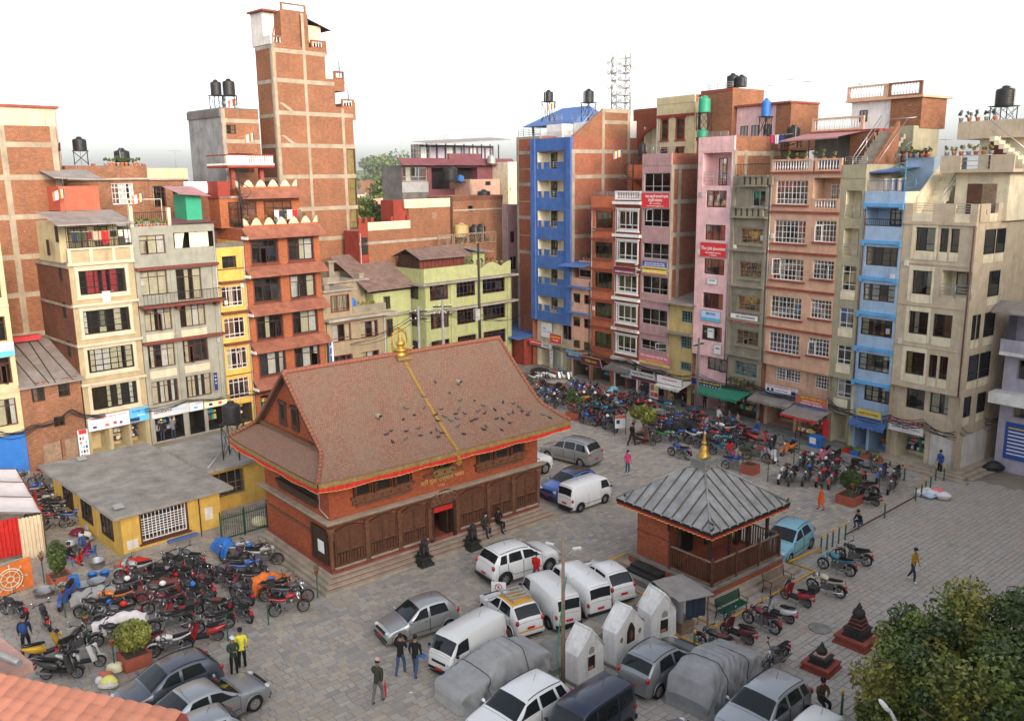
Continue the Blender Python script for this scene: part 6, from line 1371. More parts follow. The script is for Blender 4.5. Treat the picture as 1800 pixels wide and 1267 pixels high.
def bike_meshes(kind,col):
    if(kind,col)in BK:return BK[(kind,col)]
    D=[]
    def add(n,mb,mt,loc=(0,0,0)):D.append((n,mb.mesh(n,mt),loc,None))
    if kind in('moto','cruiser','sport'):
        r=.30;cr=kind=='cruiser'
        t,rm=wheel_meshes(r,.12 if not cr else.13)
        D.append(('wheel',t,(.66,0,r),rm));D.append(('wheel',t,(-.62,0,r),rm))
        add('fuel_tank',loft([(.36,.83,.05,.05),(.3,.86,.12,.10),(.16,.88,.155,.12),(0,.85,.14,.11),(-.12,.80,.10,.07)],10),col)
        add('tail',loft([(-.1,.70,.09,.09),(-.35,.72,.11,.08),(-.62,.80,.08,.06),(-.85,.86,.03,.03)],8),col)
        add('seat',loft([(-.02,.82,.09,.04),(-.2,.83,.13,.05),(-.42,.85,.13,.05),(-.68,.90,.10,.045),(-.78,.91,.05,.02)],8),'seat_black')
        e=MB().obox((.05,0,.42),(.42,.26,.28)).lathe([(.11,0),(.12,.22)],8,(.14,0,.5)).obox((-.22,0,.5),(.25,.16,.3))
        e.tube([(.3,0,.78),(.12,0,.3),(-.2,0,.3)],.025,5).tube([(.3,0,.8),(-.3,0,.62),(-.6,0,.66)],.025,5)
        for s in(-1,1):e.tube([(-.18,s*.09,.36),(-.62,s*.09,.3)],.025,5).tube([(-.45,s*.12,.68),(-.62,s*.12,.32)],.03,6)
        add('engine',e,'engine')
        f=MB()
        for s in(-1,1):f.tube([(.36,s*.09,.92),(.66,s*.09,r)],[.03,.024],6)
        add('fork',f,'engine' if not cr else 'chrome')
        a0=[(.66+.36*math.cos(t_),0,r+.36*math.sin(t_))for t_ in[math.pi*.15+math.pi*.62*k/7 for k in range(8)]]
        add('mudguard',MB().add([(p[0],s*.07,p[2])for p in a0 for s in(-1,1)],[(2*k,2*k+1,2*k+3,2*k+2)for k in range(7)],0,True),col)
        b0=[(-.62+.36*math.cos(t_),0,r+.36*math.sin(t_))for t_ in[math.pi*.35+math.pi*.6*k/7 for k in range(8)]]
        add('mudguard',MB().add([(p[0],s*.08,p[2])for p in b0 for s in(-1,1)],[(2*k,2*k+1,2*k+3,2*k+2)for k in range(7)],0,True),'trim_black')
        hb=1.02 if not cr else 1.12
        add('handlebar',MB().tube([(.18,-.36,hb),(.26,-.26,hb+.02),(.34,-.08,hb-.06),(.34,.08,hb-.06),(.26,.26,hb+.02),(.18,.36,hb)],.018,6).tube([(.16,-.4,hb),(.22,-.27,hb)],.026,6).tube([(.16,.4,hb),(.22,.27,hb)],.026,6),'trim_black')
        h=MB().ell((.44,0,.88),(.10,.11,.12),10,6)
        if kind=='sport':h=loft([(.34,.95,.1,.1),(.46,.88,.14,.14),(.55,.82,.08,.06)],8)
        add('headlight_shell',h,col if kind!='cruiser' else 'chrome');add('headlight',MB().ell((.52,0,.87),(.04,.085,.085),8,6),'lamp_clear')
        add('exhaust',MB().tube([(.22,.12,.5),(.26,.13,.28),(-.1,.15,.24),(-.35,.17,.28),(-.85,.18,.38)],[.022,.022,.022,.045,.05],7),'chrome' if cr else 'engine')
        add('tail_light',MB().ell((-.88,0,.84),(.04,.06,.035),6,4),'lamp_red');add('number_plate',MB().obox((-.92,0,.62),(.015,.18,.16),Matrix.Rotation(.25,3,'Y')),'plate_red')
        mx,mz=.16,hb+.2
    else:
        r=.23;t,rm=wheel_meshes(r,.11)
        D.append(('wheel',t,(.62,0,r),rm));D.append(('wheel',t,(-.5,0,r),rm))
        add('leg_shield',MB().grid(lambda u,v:(.36+.20*(1-v)-.16*abs(2*u-1)**2+.0*v,(u-.5)*(.46-.16*v),.32+.62*v),10,6).grid(lambda u,v:(.33+.19*(1-v)-.14*abs(2*u-1)**2,(u-.5)*(.44-.16*v),.32+.60*v),10,6),col)
        add('front_cowl',loft([(.40,.98,.08,.05),(.50,.93,.11,.09),(.56,.82,.08,.12),(.62,.62,.07,.10),(.66,.5,.05,.05)],8),col)
        add('floorboard',MB().obox((.12,0,.33),(.55,.32,.08)),'trim_black')
        add('rear_body',loft([(-.06,.45,.10,.14),(-.2,.52,.17,.18),(-.45,.58,.19,.18),(-.7,.66,.14,.12),(-.86,.72,.06,.05)],10),col)
        add('seat',loft([(-.05,.74,.09,.04),(-.2,.76,.14,.05),(-.5,.79,.14,.05),(-.76,.83,.09,.035)],8),'seat_black')
        add('mudguard',MB().add([(.62+.29*math.cos(a),s*.085,r+.29*math.sin(a))for a in[math.pi*.1+math.pi*.7*k/6 for k in range(7)]for s in(-1,1)],[(2*k,2*k+1,2*k+3,2*k+2)for k in range(6)],0,True),col)
        add('engine',MB().obox((-.42,.1,.3),(.42,.16,.2)),'engine');[add('fork',MB().tube([(.6,s*.06,r),(.42,s*.03,.9)],.025,6),'engine')for s in(-1,1)]
        add('handlebar',MB().tube([(.3,-.33,1.04),(.4,-.15,1.03),(.42,0,1.01),(.4,.15,1.03),(.3,.33,1.04)],.02,6).ell((.42,0,1.02),(.1,.13,.07),8,6),'trim_black')
        add('headlight',MB().ell((.55,0,.9),(.05,.09,.07),8,6),'lamp_clear');add('exhaust',MB().tube([(-.2,-.15,.26),(-.55,-.17,.3),(-.78,-.18,.36)],[.03,.055,.05],7),'engine')
        add('grab_rail',MB().tube([(-.55,-.13,.82),(-.85,-.1,.88),(-.9,0,.89),(-.85,.1,.88),(-.55,.13,.82)],.014,5),'engine')
        add('tail_light',MB().ell((-.87,0,.7),(.04,.09,.05),8,4),'lamp_red');add('number_plate',MB().obox((-.86,0,.48),(.015,.18,.15),Matrix.Rotation(.3,3,'Y')),'plate_red')
        mx,mz=.32,1.26
    for s in(-1,1):
        mm=MB();mm.tube([(mx+.05,s*.27,mz-.22),(mx,s*.34,mz-.06)],.01,4);mm.ell((mx,s*.36,mz),(.022,.075,.052),8,5);mm.ell((mx-.018,s*.36,mz),(.014,.065,.043),8,4,1)
        D.append(('mirror',mm.mesh('mirror',['trim_black','mirror_glass']),(0,0,0),None))
    D.append(('side_stand',MB().tube([(-.05,.1,.3),(-.1,.28,.02)],.014,4).mesh('side_stand','engine'),(0,0,0),None))
    BK[(kind,col)]=D;return D
def bike(kind,col,label,x,y,az,lean=None,group=None):
    r_=thing('scooter' if kind=='scooter' else 'motorcycle',label,'scooter' if kind=='scooter' else 'motorcycle',(x,y,.016),0,group)
    r_.rotation_euler=(-(.09+R.random()*.05 if lean is None else lean),0,math.pi/2-az)
    for n,me,loc,sub in bike_meshes(kind,col):
        o=obj(n,me,r_,loc)
        if sub:obj('rim',sub,o)
    k=R.random();s_=R.uniform(.95,1.06);r_.scale=(s_,s_,s_)
    if k<.05:part(r_,'top_box',MB().box(-1.02,-.66,-.2,.2,.93,1.2),'trim_black')
    elif k<.3:part(r_,'helmet',MB().ell((-.3,0,1.0),(.15,.12,.13),10,7),R.choice(('plastic_black','plastic_red','plastic_white','plastic_blue')))
    elif k<.5:part(r_,'seat_cover',loft([(-.02,.83,.095,.045),(-.2,.84,.135,.055),(-.42,.86,.135,.055),(-.6,.88,.11,.05)],8),R.choice(('wood_red','car_cover','c_maroon' if 'c_maroon' in MATS else 'cur_red','wood_brown')))if kind!='scooter' else None
    return r_
def cover_over(label,x,y,az,L,H,mt,name='motorcycle_cover'):
    """loose cloth thrown over a machine"""
    rr=random.Random(int(x*100+y*37));p=[rr.random()*6 for _ in range(5)]
    def f(u,v):
        fx=-1+2*u;s=-1+2*v;top=H*(.86+.14*math.cos(fx*2.4+.6));w_=.16+.26*abs(s)**1.5
        z=top-(top-.32)*abs(s)**1.8+.04*math.sin(fx*11+p[0]+s*4);yy=(.42 if s>0 else-.42)*abs(s)**.6+.035*math.sin(fx*17+p[1])
        return(fx*L/2+.03*math.sin(s*9+p[2]),yy,max(.25,z))
    r_=thing(name,label,'cover',(x,y,.016),math.pi/2-az);part(r_,'cloth',MB().grid(f,30,20),mt);return r_
BIKES=[
 ('in the corner by the pink wall',[(-22.30,35.98,-64,'moto','black'),(-20.46,35.20,-37,'moto','black'),(-18.99,32.44,46,'scooter','yellow'),(-17.79,31.00,86,'scooter','black'),(-20.64,37.17,173,'scooter','blue'),(-18.00,32.89,18,'moto','black'),(-17.23,31.63,70,'scooter','white')]),
 ('in the hall lot front row',[(-16.80,33.60,-111,'moto','black'),(-15.27,32.91,-104,'moto','red'),(-14.13,32.76,-113,'moto','white'),(-13.01,33.64,-109,'scooter','red'),(-12.97,34.60,-108,'moto','black'),(-12.10,35.58,-52,'moto','black'),(-10.08,35.98,68,'cruiser','red')]),
 ('in the hall lot second row',[(-18.10,35.54,-108,'moto','black'),(-17.33,35.13,-105,'moto','grey'),(-14.87,34.71,-110,'moto','black'),(-14.95,35.72,-116,'scooter','red'),(-13.48,35.92,-75,'moto','black'),(-12.51,37.20,-52,'moto','grey'),(-10.85,37.40,71,'moto','black'),(-10.16,36.90,72,'cruiser','grey')]),
 ('in the hall lot middle row',[(-18.66,35.95,-97,'moto','black'),(-18.17,36.60,-101,'moto','orange'),(-16.40,37.17,-101,'moto','grey'),(-15.78,36.35,-107,'moto','maroon'),(-14.86,37.31,-54,'moto','black'),(-14.44,37.98,-45,'moto','maroon'),(-13.83,38.77,-54,'moto','black'),(-12.91,39.48,71,'moto','blue'),(-12.21,38.43,75,'moto','black')]),
 ('in the row under the hall window',[(-18.28,37.79,-100,'moto','grey'),(-18.41,39.63,-101,'moto','silver'),(-17.66,38.73,-106,'scooter','grey'),(-17.07,38.29,-106,'moto','black'),(-16.96,39.36,-64,'moto','black'),(-16.78,40.38,-51,'moto','black'),(-16.01,39.35,-56,'moto','black'),(-16.20,40.86,-66,'moto','grey'),(-15.13,39.76,-52,'moto','black'),(-14.05,41.64,76,'moto','silver'),(-13.37,40.23,71,'moto','black'),(-13.06,41.46,70,'moto','black'),(-12.59,40.94,77,'moto','silver')]),
 ('in the old brick house lane',[(-31.30,52.95,64,'moto','black'),(-29.39,50.87,62,'moto','blue'),(-28.60,50.37,62,'moto','black'),(-27.67,48.90,71,'moto','silver'),(-30.01,53.96,81,'cruiser','red'),(-27.86,50.11,61,'sport','black'),(-26.78,48.47,72,'moto','black'),(-27.21,49.67,59,'moto','black')]),
 ('around the round brick well',[(2.22,79.11,119,'moto','white'),(2.39,76.36,-143,'moto','red'),(2.83,80.60,122,'moto','white'),(2.72,75.04,-143,'moto','teal'),(3.21,71.83,-134,'moto','black'),(3.41,74.28,-134,'moto','blue'),(4.13,80.34,118,'scooter','white'),(4.09,74.19,-141,'moto','black'),(4.02,71.32,-140,'moto','black'),(5.02,80.41,122,'scooter','white'),(5.44,76.21,-146,'moto','blue'),(6.04,75.65,-155,'scooter','blue'),(6.46,75.13,-154,'moto','red'),(7.19,75.32,-151,'moto','black')]),
 ('in the front row by the people carrier',[(5.23,69.89,115,'scooter','red'),(5.68,66.72,-42,'moto','black'),(5.91,65.71,-45,'moto','blue'),(6.93,65.99,-35,'moto','black'),(7.15,64.99,-41,'moto','maroon'),(7.38,63.97,-35,'moto','black')]),
 ('in the second row by the people carrier',[(5.01,71.74,-35,'moto','black'),(5.54,72.16,-40,'moto','white'),(5.69,68.33,-40,'moto','blue'),(6.53,68.13,-38,'moto','black'),(6.98,68.84,-36,'moto','teal'),(7.56,67.57,-43,'moto','teal'),(8.10,68.09,-40,'moto','grey'),(8.68,69.29,-44,'moto','silver')]),
 ('in the rows before the tea shops',[(5.97,72.51,-42,'scooter','yellow'),(6.89,72.29,-44,'moto','black'),(7.15,70.94,-38,'moto','black'),(7.85,73.24,-50,'scooter','red'),(8.19,71.60,-42,'moto','white'),(8.48,70.64,-46,'moto','black'),(9.10,72.67,-47,'moto','black'),(9.43,71.53,-48,'scooter','red'),(9.78,70.18,-37,'moto','black'),(10.32,72.08,-39,'moto','black'),(10.06,69.17,-40,'moto','black'),(10.71,70.98,-45,'moto','black'),(11.05,69.36,-46,'sport','red'),(12.33,68.72,131,'moto','teal')]),
 ('in the row behind the leafy planter',[(9.43,60.33,111,'scooter','black'),(10.52,62.73,117,'moto','maroon'),(11.20,64.48,123,'moto','red'),(11.74,64.93,124,'moto','black'),(11.01,60.61,114,'moto','green'),(11.49,62.83,117,'moto','blue'),(12.52,65.12,117,'moto','blue'),(12.12,63.16,107,'moto','black'),(12.01,60.96,113,'moto','blue'),(11.41,57.33,-44,'moto','blue'),(12.68,64.00,118,'moto','black'),(13.34,65.37,111,'moto','black')]),
 ('in the rows below the green awning',[(14.05,66.49,-54,'moto','black'),(14.37,65.41,-64,'scooter','red'),(13.21,60.13,114,'moto','white'),(13.82,62.26,110,'moto','red'),(13.61,59.27,109,'moto','black'),(14.97,63.90,-54,'scooter','white'),(14.15,60.46,117,'moto','red'),(15.20,63.11,-61,'moto','black'),(14.19,58.52,111,'moto','black'),(15.55,62.26,-58,'moto','white'),(14.82,59.28,110,'moto','teal'),(16.28,63.42,-50,'moto','black'),(15.67,60.26,113,'moto','black'),(16.59,62.54,-52,'moto','black'),(16.06,59.56,-47,'moto','black'),(16.83,61.73,-55,'moto','red')]),
 ('before the snack stall',[(14.34,57.63,116,'moto','teal'),(15.97,60.79,106,'moto','black'),(14.50,54.70,106,'moto','blue'),(16.72,61.11,-48,'scooter','red'),(16.34,56.42,122,'moto','red'),(17.57,59.97,119,'scooter','red'),(17.39,56.38,181,'scooter','white'),(18.18,59.00,-153,'scooter','black'),(18.95,57.83,-128,'scooter','orange')]),
 ('in the cluster before the vegetable shop',[(16.89,52.44,-148,'moto','white'),(17.34,52.10,-153,'moto','black'),(18.84,54.89,-148,'moto','grey'),(18.25,52.07,-148,'moto','black'),(19.29,54.52,-149,'moto','black'),(19.11,51.88,-143,'moto','red'),(19.95,53.82,-147,'moto','black'),(20.80,56.25,-139,'scooter','pink'),(19.64,51.39,-146,'moto','red'),(20.61,53.79,-142,'moto','maroon'),(21.42,55.86,-138,'scooter','black')]),
 ('around the square bush planter',[(21.01,52.45,-137,'moto','black'),(21.06,50.88,-135,'moto','black'),(21.02,49.98,-54,'moto','maroon'),(22.74,54.05,120,'scooter','grey'),(20.71,48.42,-44,'scooter','black'),(23.06,52.38,-143,'moto','blue'),(22.86,50.37,-144,'moto','maroon'),(23.79,52.03,-142,'moto','black')]),
 ('between the tent and the hall wall',[(-27.2,47.6,60,'moto','black'),(-26.5,46.9,62,'moto','black'),(-26.1,47.9,58,'moto','grey'),(-25.5,48.6,60,'moto','black'),(-24.9,49.2,62,'scooter','black'),(-25.6,46.2,64,'moto','black'),(-24.7,46.6,60,'moto','blue'),(-24.2,47.6,58,'moto','black')]),
]
ORD=['first','second','third','fourth','fifth','sixth','seventh','eighth','ninth','tenth','eleventh','twelfth','thirteenth','fourteenth','fifteenth','sixteenth','seventeenth']
CW=dict(black='black',red='red',blue='blue',teal='teal blue',white='white',silver='silver',maroon='maroon',grey='dark grey',orange='orange',yellow='yellow',green='green',pink='pink',cream='cream')
for rn,lst in BIKES:
    for i,(x,y,a,k,c)in enumerate(lst):
        kw='scooter' if k=='scooter' else('cruiser motorcycle' if k=='cruiser' else 'motorcycle')
        bike(k,'b_'+c,'%s %s, %s from the left %s'%(CW[c],kw,ORD[i],rn),x,y,rad(a),group='two-wheelers parked '+rn)
for(k,c,x,y,a,lb)in(('moto','black',16.87,40.55,-49,'black motorcycle farthest along the line beside the pavilion'),('moto','teal',15.63,39.46,-48,'teal tanked motorcycle next to the black one by the pavilion'),
    ('cruiser','cream',14.36,37.29,-47,'cream cruiser motorcycle with blue seat beside the yellow rail'),('scooter','red',12.72,36.39,-41,'dark red scooter in front of the wooden bench'),('scooter','white',11.5,34.95,-44,'white scooter with black seat between red ones'),
    ('moto','maroon',10.5,34.2,-41,'maroon motorcycle next to the white scooter'),('scooter','maroon',9.28,33.3,-44,'maroon scooter parked by the yellow rail corner'),('moto','black',8.13,32.46,-52,'black motorcycle beside the yellow topped bollard'),
    ('moto','grey',10.17,31.26,-129,'grey motorcycle standing alone near the dark covered car')):
    bike(k,'b_'+c,lb,x,y,rad(a),group='two-wheelers beside the pavilion')
for(lb,x,y,a,L,H,mt)in(('grey cloth thrown over a motorcycle near the cooking basins',-19.1,36.8,-100,1.9,1.05,'car_cover'),('white tarpaulin over a motorcycle behind the round bush',-16.8,34.2,-105,2.1,1.1,'white_cloth'),('faded red cloth over a motorcycle in the left lot',-16.4,37.5,-106,1.9,1.05,'wood_red'),
    ('orange cover over a motorcycle near the temple corner',-11.3,37.9,70,1.8,1.15,'orange_cloth'),('blue tarpaulin over a motorcycle by the green gate',-14.8,42.0,-40,1.8,1.15,'plastic_blue'),('small red rain cover on a motorcycle under the hall window',-18.6,40.0,-95,1.4,1.0,'red_cloth'),
    ('black tarpaulin over motorcycles behind the poster stand',12.0,62.2,-40,2.2,1.15,'plastic_black'),('larger black tarpaulin over motorcycles beside the leafy planter',12.9,63.0,-40,2.2,1.15,'trim_black'),('blue and white plastic sheet over a scooter by the stone well',8.6,73.5,-150,1.8,1.1,'p_sky')):
    cover_over(lb,x,y,rad(a),L,H,mt)
# ---------------------------------------------------------------- people
def cloth(nm,c):mat(nm,c,.9,var=.18,scale=7);return nm
for nm,c in dict(c_black=(.014,.014,.016),c_olive=(.045,.045,.028),c_jean=(.05,.09,.17),c_djean=(.025,.035,.06),c_grey=(.14,.14,.145),c_red=(.55,.02,.02),c_pink=(.62,.05,.20),c_orange=(.75,.12,.02),c_mustard=(.38,.22,.025),c_blue=(.03,.08,.25),c_green=(.035,.06,.035),c_white=(.66,.66,.64),c_maroon=(.14,.015,.035),c_brown=(.09,.055,.035),c_yellow=(.75,.68,.05),c_tan=(.30,.23,.15),c_topi=(.55,.36,.36)).items():cloth(nm,c)
mat('skin',(.32,.17,.10),.6,var=.1,scale=6);mat('hair',(.012,.010,.009),.5,var=.2,scale=20);mat('mask',(.62,.70,.78),.8,var=.05)
HANDM=None
def hand_mb(side):
    m=MB().ell((0,0,-.045),(.036,.016,.05),8,6)
    for k,(x,L)in enumerate(((-.027,.062),(-.009,.072),(.009,.068),(.026,.052))):m.tube([(x,0,-.08),(x*1.05,.012,-.08-L*.55),(x*1.05,.034,-.08-L)],[.0095,.0088,.007],6)
    m.tube([(side*.028,.004,-.03),(side*.05,.018,-.062),(side*.047,.03,-.088)],[.011,.01,.008],6)
    return m
def person(label,x,y,az,pose='stand',top='c_black',legs='c_djean',shoes='c_black',h=1.68,z=0.,arms='down',hair='short',mask=False,cap=None,turn=0.,stride=.26,ph=1,skirt=None):
    r_=thing('person',label,'person',(x,y,z+.012),-az)
    J={};S=[]
    if pose in('stand','walk'):pz=.92;lean=.02 if pose=='stand' else.05
    elif pose=='sit':pz=.50;lean=.04
    else:pz=.30;lean=.2
    J['pel']=(0,0,pz);J['spi']=(0,lean*.4,pz+.19);J['che']=(0,lean*1.0,pz+.39);J['nec']=(0,lean*1.3,pz+.545);J['hea']=(0,lean*1.3+.015,pz+.60);J['hd2']=(0,lean*1.3+.03,pz+.70)
    for s,n in((-1,'l'),(1,'r')):
        J['sh'+n]=(s*.175,lean,pz+.47);J['hp'+n]=(s*.085,0,pz-.03)
        if pose=='stand':kn,an=(s*.10,.02,.49),(s*.11,-.02,.09)
        elif pose=='walk':
            f=stride*s*ph;kn,an=(s*.09,f*.55+.05,.50),(s*.09,f-.06,.09 if f>0 else.14)
        elif pose=='sit':kn,an=(s*.12,.42,.50),(s*.13,.44+.1*s*ph,.09)
        else:kn,an=(s*.15,.40,.46),(s*.14,.26,.09)
        J['kn'+n]=kn;J['an'+n]=an;J['to'+n]=(an[0]*1.05,an[1]+.17,.045 if an[2]<.12 else.07)
        sh=J['sh'+n]
        if arms=='down':el,wr=(s*.23,lean-.03,pz+.22),(s*.235,lean+.06,pz-.01)
        elif arms=='swing':q=-s*ph*.2;el,wr=(s*.235,lean+q*.5,pz+.22),(s*.22,lean+q+.08,pz+.02)
        elif arms=='front':el,wr=(s*.22,lean+.08,pz+.24),(s*.06,lean+.30,pz+.27)
        elif arms=='lap':el,wr=(s*.23,lean+.05,pz+.22),(s*.10,lean+.30,pz+.09)
        elif arms=='phone':el,wr=((s*.22,lean+.1,pz+.2),(s*.04,lean+.28,pz+.34))if s>0 else((s*.23,lean-.03,pz+.22),(s*.22,lean+.08,pz))
        else:el,wr=(s*.24,lean,pz+.22),(s*.22,lean+.14,pz+.06)
        J['el'+n]=el;J['wr'+n]=wr
    rad_=dict(pel=(.15,.115),spi=(.135,.10),che=(.16,.115),nec=(.055,.055),hea=(.075,.085),hd2=(.082,.098),sh=(.072,.07),el=(.052,.052),wr=(.036,.034),hp=(.10,.10),kn=(.066,.066),an=(.050,.052),to=(.042,.035))
    ed=[('pel','spi','t'),('spi','che','t'),('che','nec','n'),('nec','hea','n'),('hea','hd2','k')]
    for n in 'lr':ed+=[('che','sh'+n,'t'),('sh'+n,'el'+n,'t'),('el'+n,'wr'+n,'t'),('pel','hp'+n,'g'),('hp'+n,'kn'+n,'g'),('kn'+n,'an'+n,'g'),('an'+n,'to'+n,'f')]
    ks=list(J);k=h/1.68
    me=bpy.data.meshes.new('skel');me.from_pydata([J[a]for a in ks],[(ks.index(a),ks.index(b))for a,b,_ in ed],[])
    o=bpy.data.objects.new('tmp',me)
    md=o.modifiers.new('skin','SKIN');md.use_smooth_shade=True;md.branch_smoothing=.6
    for i,a in enumerate(ks):
        v=me.skin_vertices[0].data[i];v.radius=rad_.get(a)or rad_[a[:2]];v.use_root=(a=='pel')
    sb=o.modifiers.new('sub','SUBSURF');sb.levels=1;sb.render_levels=1
    ev=baked(o)
    segs=[(Vector(J[a]),Vector(J[b]),c)for a,b,c in ed]
    mi=dict(t=0,g=1,f=2,n=3,k=3)
    b=MB();b.v=[tuple(v.co)for v in ev.vertices]
    for p in ev.polygons:
        c=p.center;best=None
        for A,B,t in segs:
            d=B-A;q=max(0,min(1,(c-A).dot(d)/d.length_squared));dd=(A+d*q-c).length-(.06 if t=='t' else 0)
            if best is None or dd<best[0]:best=(dd,t,q)
        t=best[1]
        if t=='n' and best[2]<.75 and c.z<J['nec'][2]-.02:t='t'
        b.f.append(tuple(p.vertices));b.m.append(mi[t]);b.s.append(True)
    bpy.data.meshes.remove(ev)
    for s,n in((-1,'l'),(1,'r')):
        A,B=Vector(J['el'+n]),Vector(J['wr'+n]);q=(A-B).to_track_quat('Z','Y').to_matrix().to_4x4();q.translation=B+(B-A).normalized()*.015
        b.join(hand_mb(-s),q,3)
    hd=Vector(J['hd2']);b.ell(hd+Vector((0,.098,-.02)),(.014,.02,.02),6,4,3)
    for s in(-1,1):b.ell(hd+Vector((s*.085,.0,-.02)),(.012,.022,.03),6,4,3)
    for s in(-1,1):b.ell(hd+Vector((s*.032,.088,.015)),(.013,.008,.007),6,4,4)
    b.ell(hd+Vector((0,.085,-.06)),(.024,.010,.006),6,4,5)
    ob=part(r_,'body',b,[top,legs,shoes,'skin','hair','c_maroon'])
    ob.scale=(k,k,k);hz=hd*k
    if cap:part(r_,'hat',MB().ell(hz+Vector((0,-.005,.065)),(.10,.112,.065),12,6).obox(hz+Vector((0,.11,.045)),(.13,.09,.015))if cap[1]else MB().lathe([(.098,0),(.1,.05),(.085,.1),(.02,.115)],12,hz+Vector((0,-.01,.03))),cap[0])
    if hair:
        hm=MB().ell(hz+Vector((0,-.018,.028)),(.096,.105,.098),12,8)
        if hair=='long':hm.ell(hz+Vector((0,-.075,-.1)),(.085,.045,.17),10,6)
        part(r_,'hair',hm,'hair')
    if mask:part(r_,'face_mask',MB().ell(hz+Vector((0,.062,-.05)),(.062,.05,.045),10,6),'mask')
    if skirt:
        mt_,zl=skirt;ps=(pz+.25)*k;m=MB()
        def f(u,v):a=2*math.pi*u;rr=.155+.11*v+.012*math.sin(a*9)*v;return(rr*math.cos(a),rr*.75*math.sin(a)+.02,ps-(ps-zl)*v)
        part(r_,'tunic',m.grid(f,36,8),mt_)
    return r_
PE=person
PE('man in dark green blazer and patterned cap walking away',-5.1,29.1,rad(20),'walk','c_olive','c_grey',h=1.74,arms='swing',cap=('c_topi',0),mask=True,stride=.2)
PE('man in black puffer jacket with raised hand beside a companion',-4.48,30.95,rad(15),'walk','c_black','c_jean','c_tan',h=1.70,arms='front',stride=.22)
PE('man in black hooded jacket carrying a blue folder',-3.9,30.85,rad(15),'walk','c_black','c_jean','c_black',h=1.70,arms='down',stride=.22,ph=-1)
PE('man in red and black jacket with cap by the white sport utility car',1.04,38.55,rad(-150),'walk','c_red','c_jean',h=1.66,arms='swing',cap=('c_black',1),mask=True)
PE('woman in dark jacket and pink top walking on open paving',7.41,54.19,rad(160),'stand','c_pink','c_jean','c_white',h=1.58,hair='long',mask=True,arms='down')
PE('woman in orange red tunic and trousers near the bush planter',17.65,47.5,rad(-70),'walk','c_orange','c_orange','c_brown',h=1.54,hair='long',mask=True,skirt=('c_orange',.55),stride=.16)
PE('man in mustard and black jacket walking across the open square',18.8,38.4,rad(150),'walk','c_mustard','c_djean','c_white',h=1.70,arms='phone',mask=True,stride=.24)
PE('man in blue jacket standing at the corner of the beige house',27.2,53.2,rad(-110),'stand','c_blue','c_black',h=1.66)
PE('man in green jacket and white cap standing by the bollard',-11.03,31.15,rad(150),'stand','c_green','c_black',h=1.62,cap=('c_white',1),arms='front')
PE('man in yellow vest behind the green jacketed man',-10.85,31.6,rad(-20),'stand','c_yellow','c_black',h=1.68,cap=('c_black',1))
PE('woman in red hooded jacket with a pink bag among motorcycles',14.56,56.35,rad(30),'stand','c_red','c_grey',h=1.58,hair='long')
PE('man in dark coat beside the leafy planter',8.5,60.2,rad(60),'walk','c_black','c_black',h=1.68)
PE('man in black jacket and jeans standing before the food poster',11.07,72.69,rad(40),'stand','c_black','c_jean',h=1.7)
PE('masked man facing the square in the group of three',11.63,73.84,rad(-140),'stand','c_djean','c_black',h=1.7,mask=True)
PE('man in dark brown coat at the end of the group of three',12.13,73.22,rad(-60),'stand','c_brown','c_black',h=1.68)
PE('person in black standing in the doorway of the pink building',15.8,69.7,rad(-130),'stand','c_black','c_black',h=1.64,z=.13)
PE('vegetable seller in maroon top at the light blue shop',25.0,58.9,rad(60),'stand','c_maroon','c_blue',h=1.6,z=.13,arms='front')
for(lb,x,y,a,t,l)in(('man in white shirt seated outside the green awning shop',16.06,66.07,60,'c_white','c_djean'),('man in pale grey shirt seated second outside the awning',16.75,65.1,-60,'c_grey','c_black'),('man in cream sweater seated third outside the awning',17.2,64.4,-50,'c_tan','c_black'),('man in blue jacket seated on a red stool by the pillar',18.2,62.4,-30,'c_blue','c_tan'),
    ('customer in brown shawl seated by the sweet stall',13.28,71.44,160,'c_tan','c_djean'),('person in navy jacket seated near the sweet stall',13.88,69.58,120,'c_djean','c_black')):PE(lb,x,y,rad(a),'sit',t,l,z=-.04,arms='lap',mask=False)
PE('man in olive jacket with mask sitting on the temple steps',-1.58,44.32,rad(150),'sit','c_olive','c_djean',z=.12,arms='lap',mask=True)
PE('man in black leather jacket sitting on the temple steps',-.88,44.89,rad(140),'sit','c_black','c_black',z=.14,arms='front')
PE('man in black jacket crouching over his phone on the low rail',18.83,44.6,rad(-110),'squat','c_black','c_jean',z=.12,arms='front')
PE('cook in blue sweatshirt seated among pots by the hall',-22.44,42.83,rad(170),'sit','c_blue','c_djean',z=-.05,arms='lap',mask=True)
PE('person with red shawl seated on a blue chair among pots',-21.71,41.91,rad(-100),'sit','c_maroon','c_red',z=-.02,arms='lap')
PE('person in dark jacket seated opposite the red shawl',-22.5,41.3,rad(80),'sit','c_black','c_red',z=-.02,arms='lap')
PE('man with blue backpack half hidden beside the pink wall',-20.09,32.85,rad(-20),'walk','c_djean','c_black',h=1.7)
PE('customer in yellow cap and dark coat at the computer shop',-26.02,62.6,rad(-30),'stand','c_black','c_djean',cap=('c_yellow',0),h=1.66)
PE('customer in grey jacket leaning into the computer shop',-25.41,63.15,rad(-40),'stand','c_grey','c_djean',h=1.7,arms='front')
PE('man in dark trousers walking past the old brick house',-28.55,52.9,rad(-60),'walk','c_black','c_black',h=1.68)
PE('woman in red shirt on the iron balcony of the grey house',-24.2,65.6,rad(130),'stand','c_red','c_black',z=10.28,hair='long',h=1.58)
PE('rider in dark printed jacket sitting by the bollards',10.92,28.2,rad(170),'sit','c_brown','c_black',z=.12,arms='front',cap=('c_black',0))
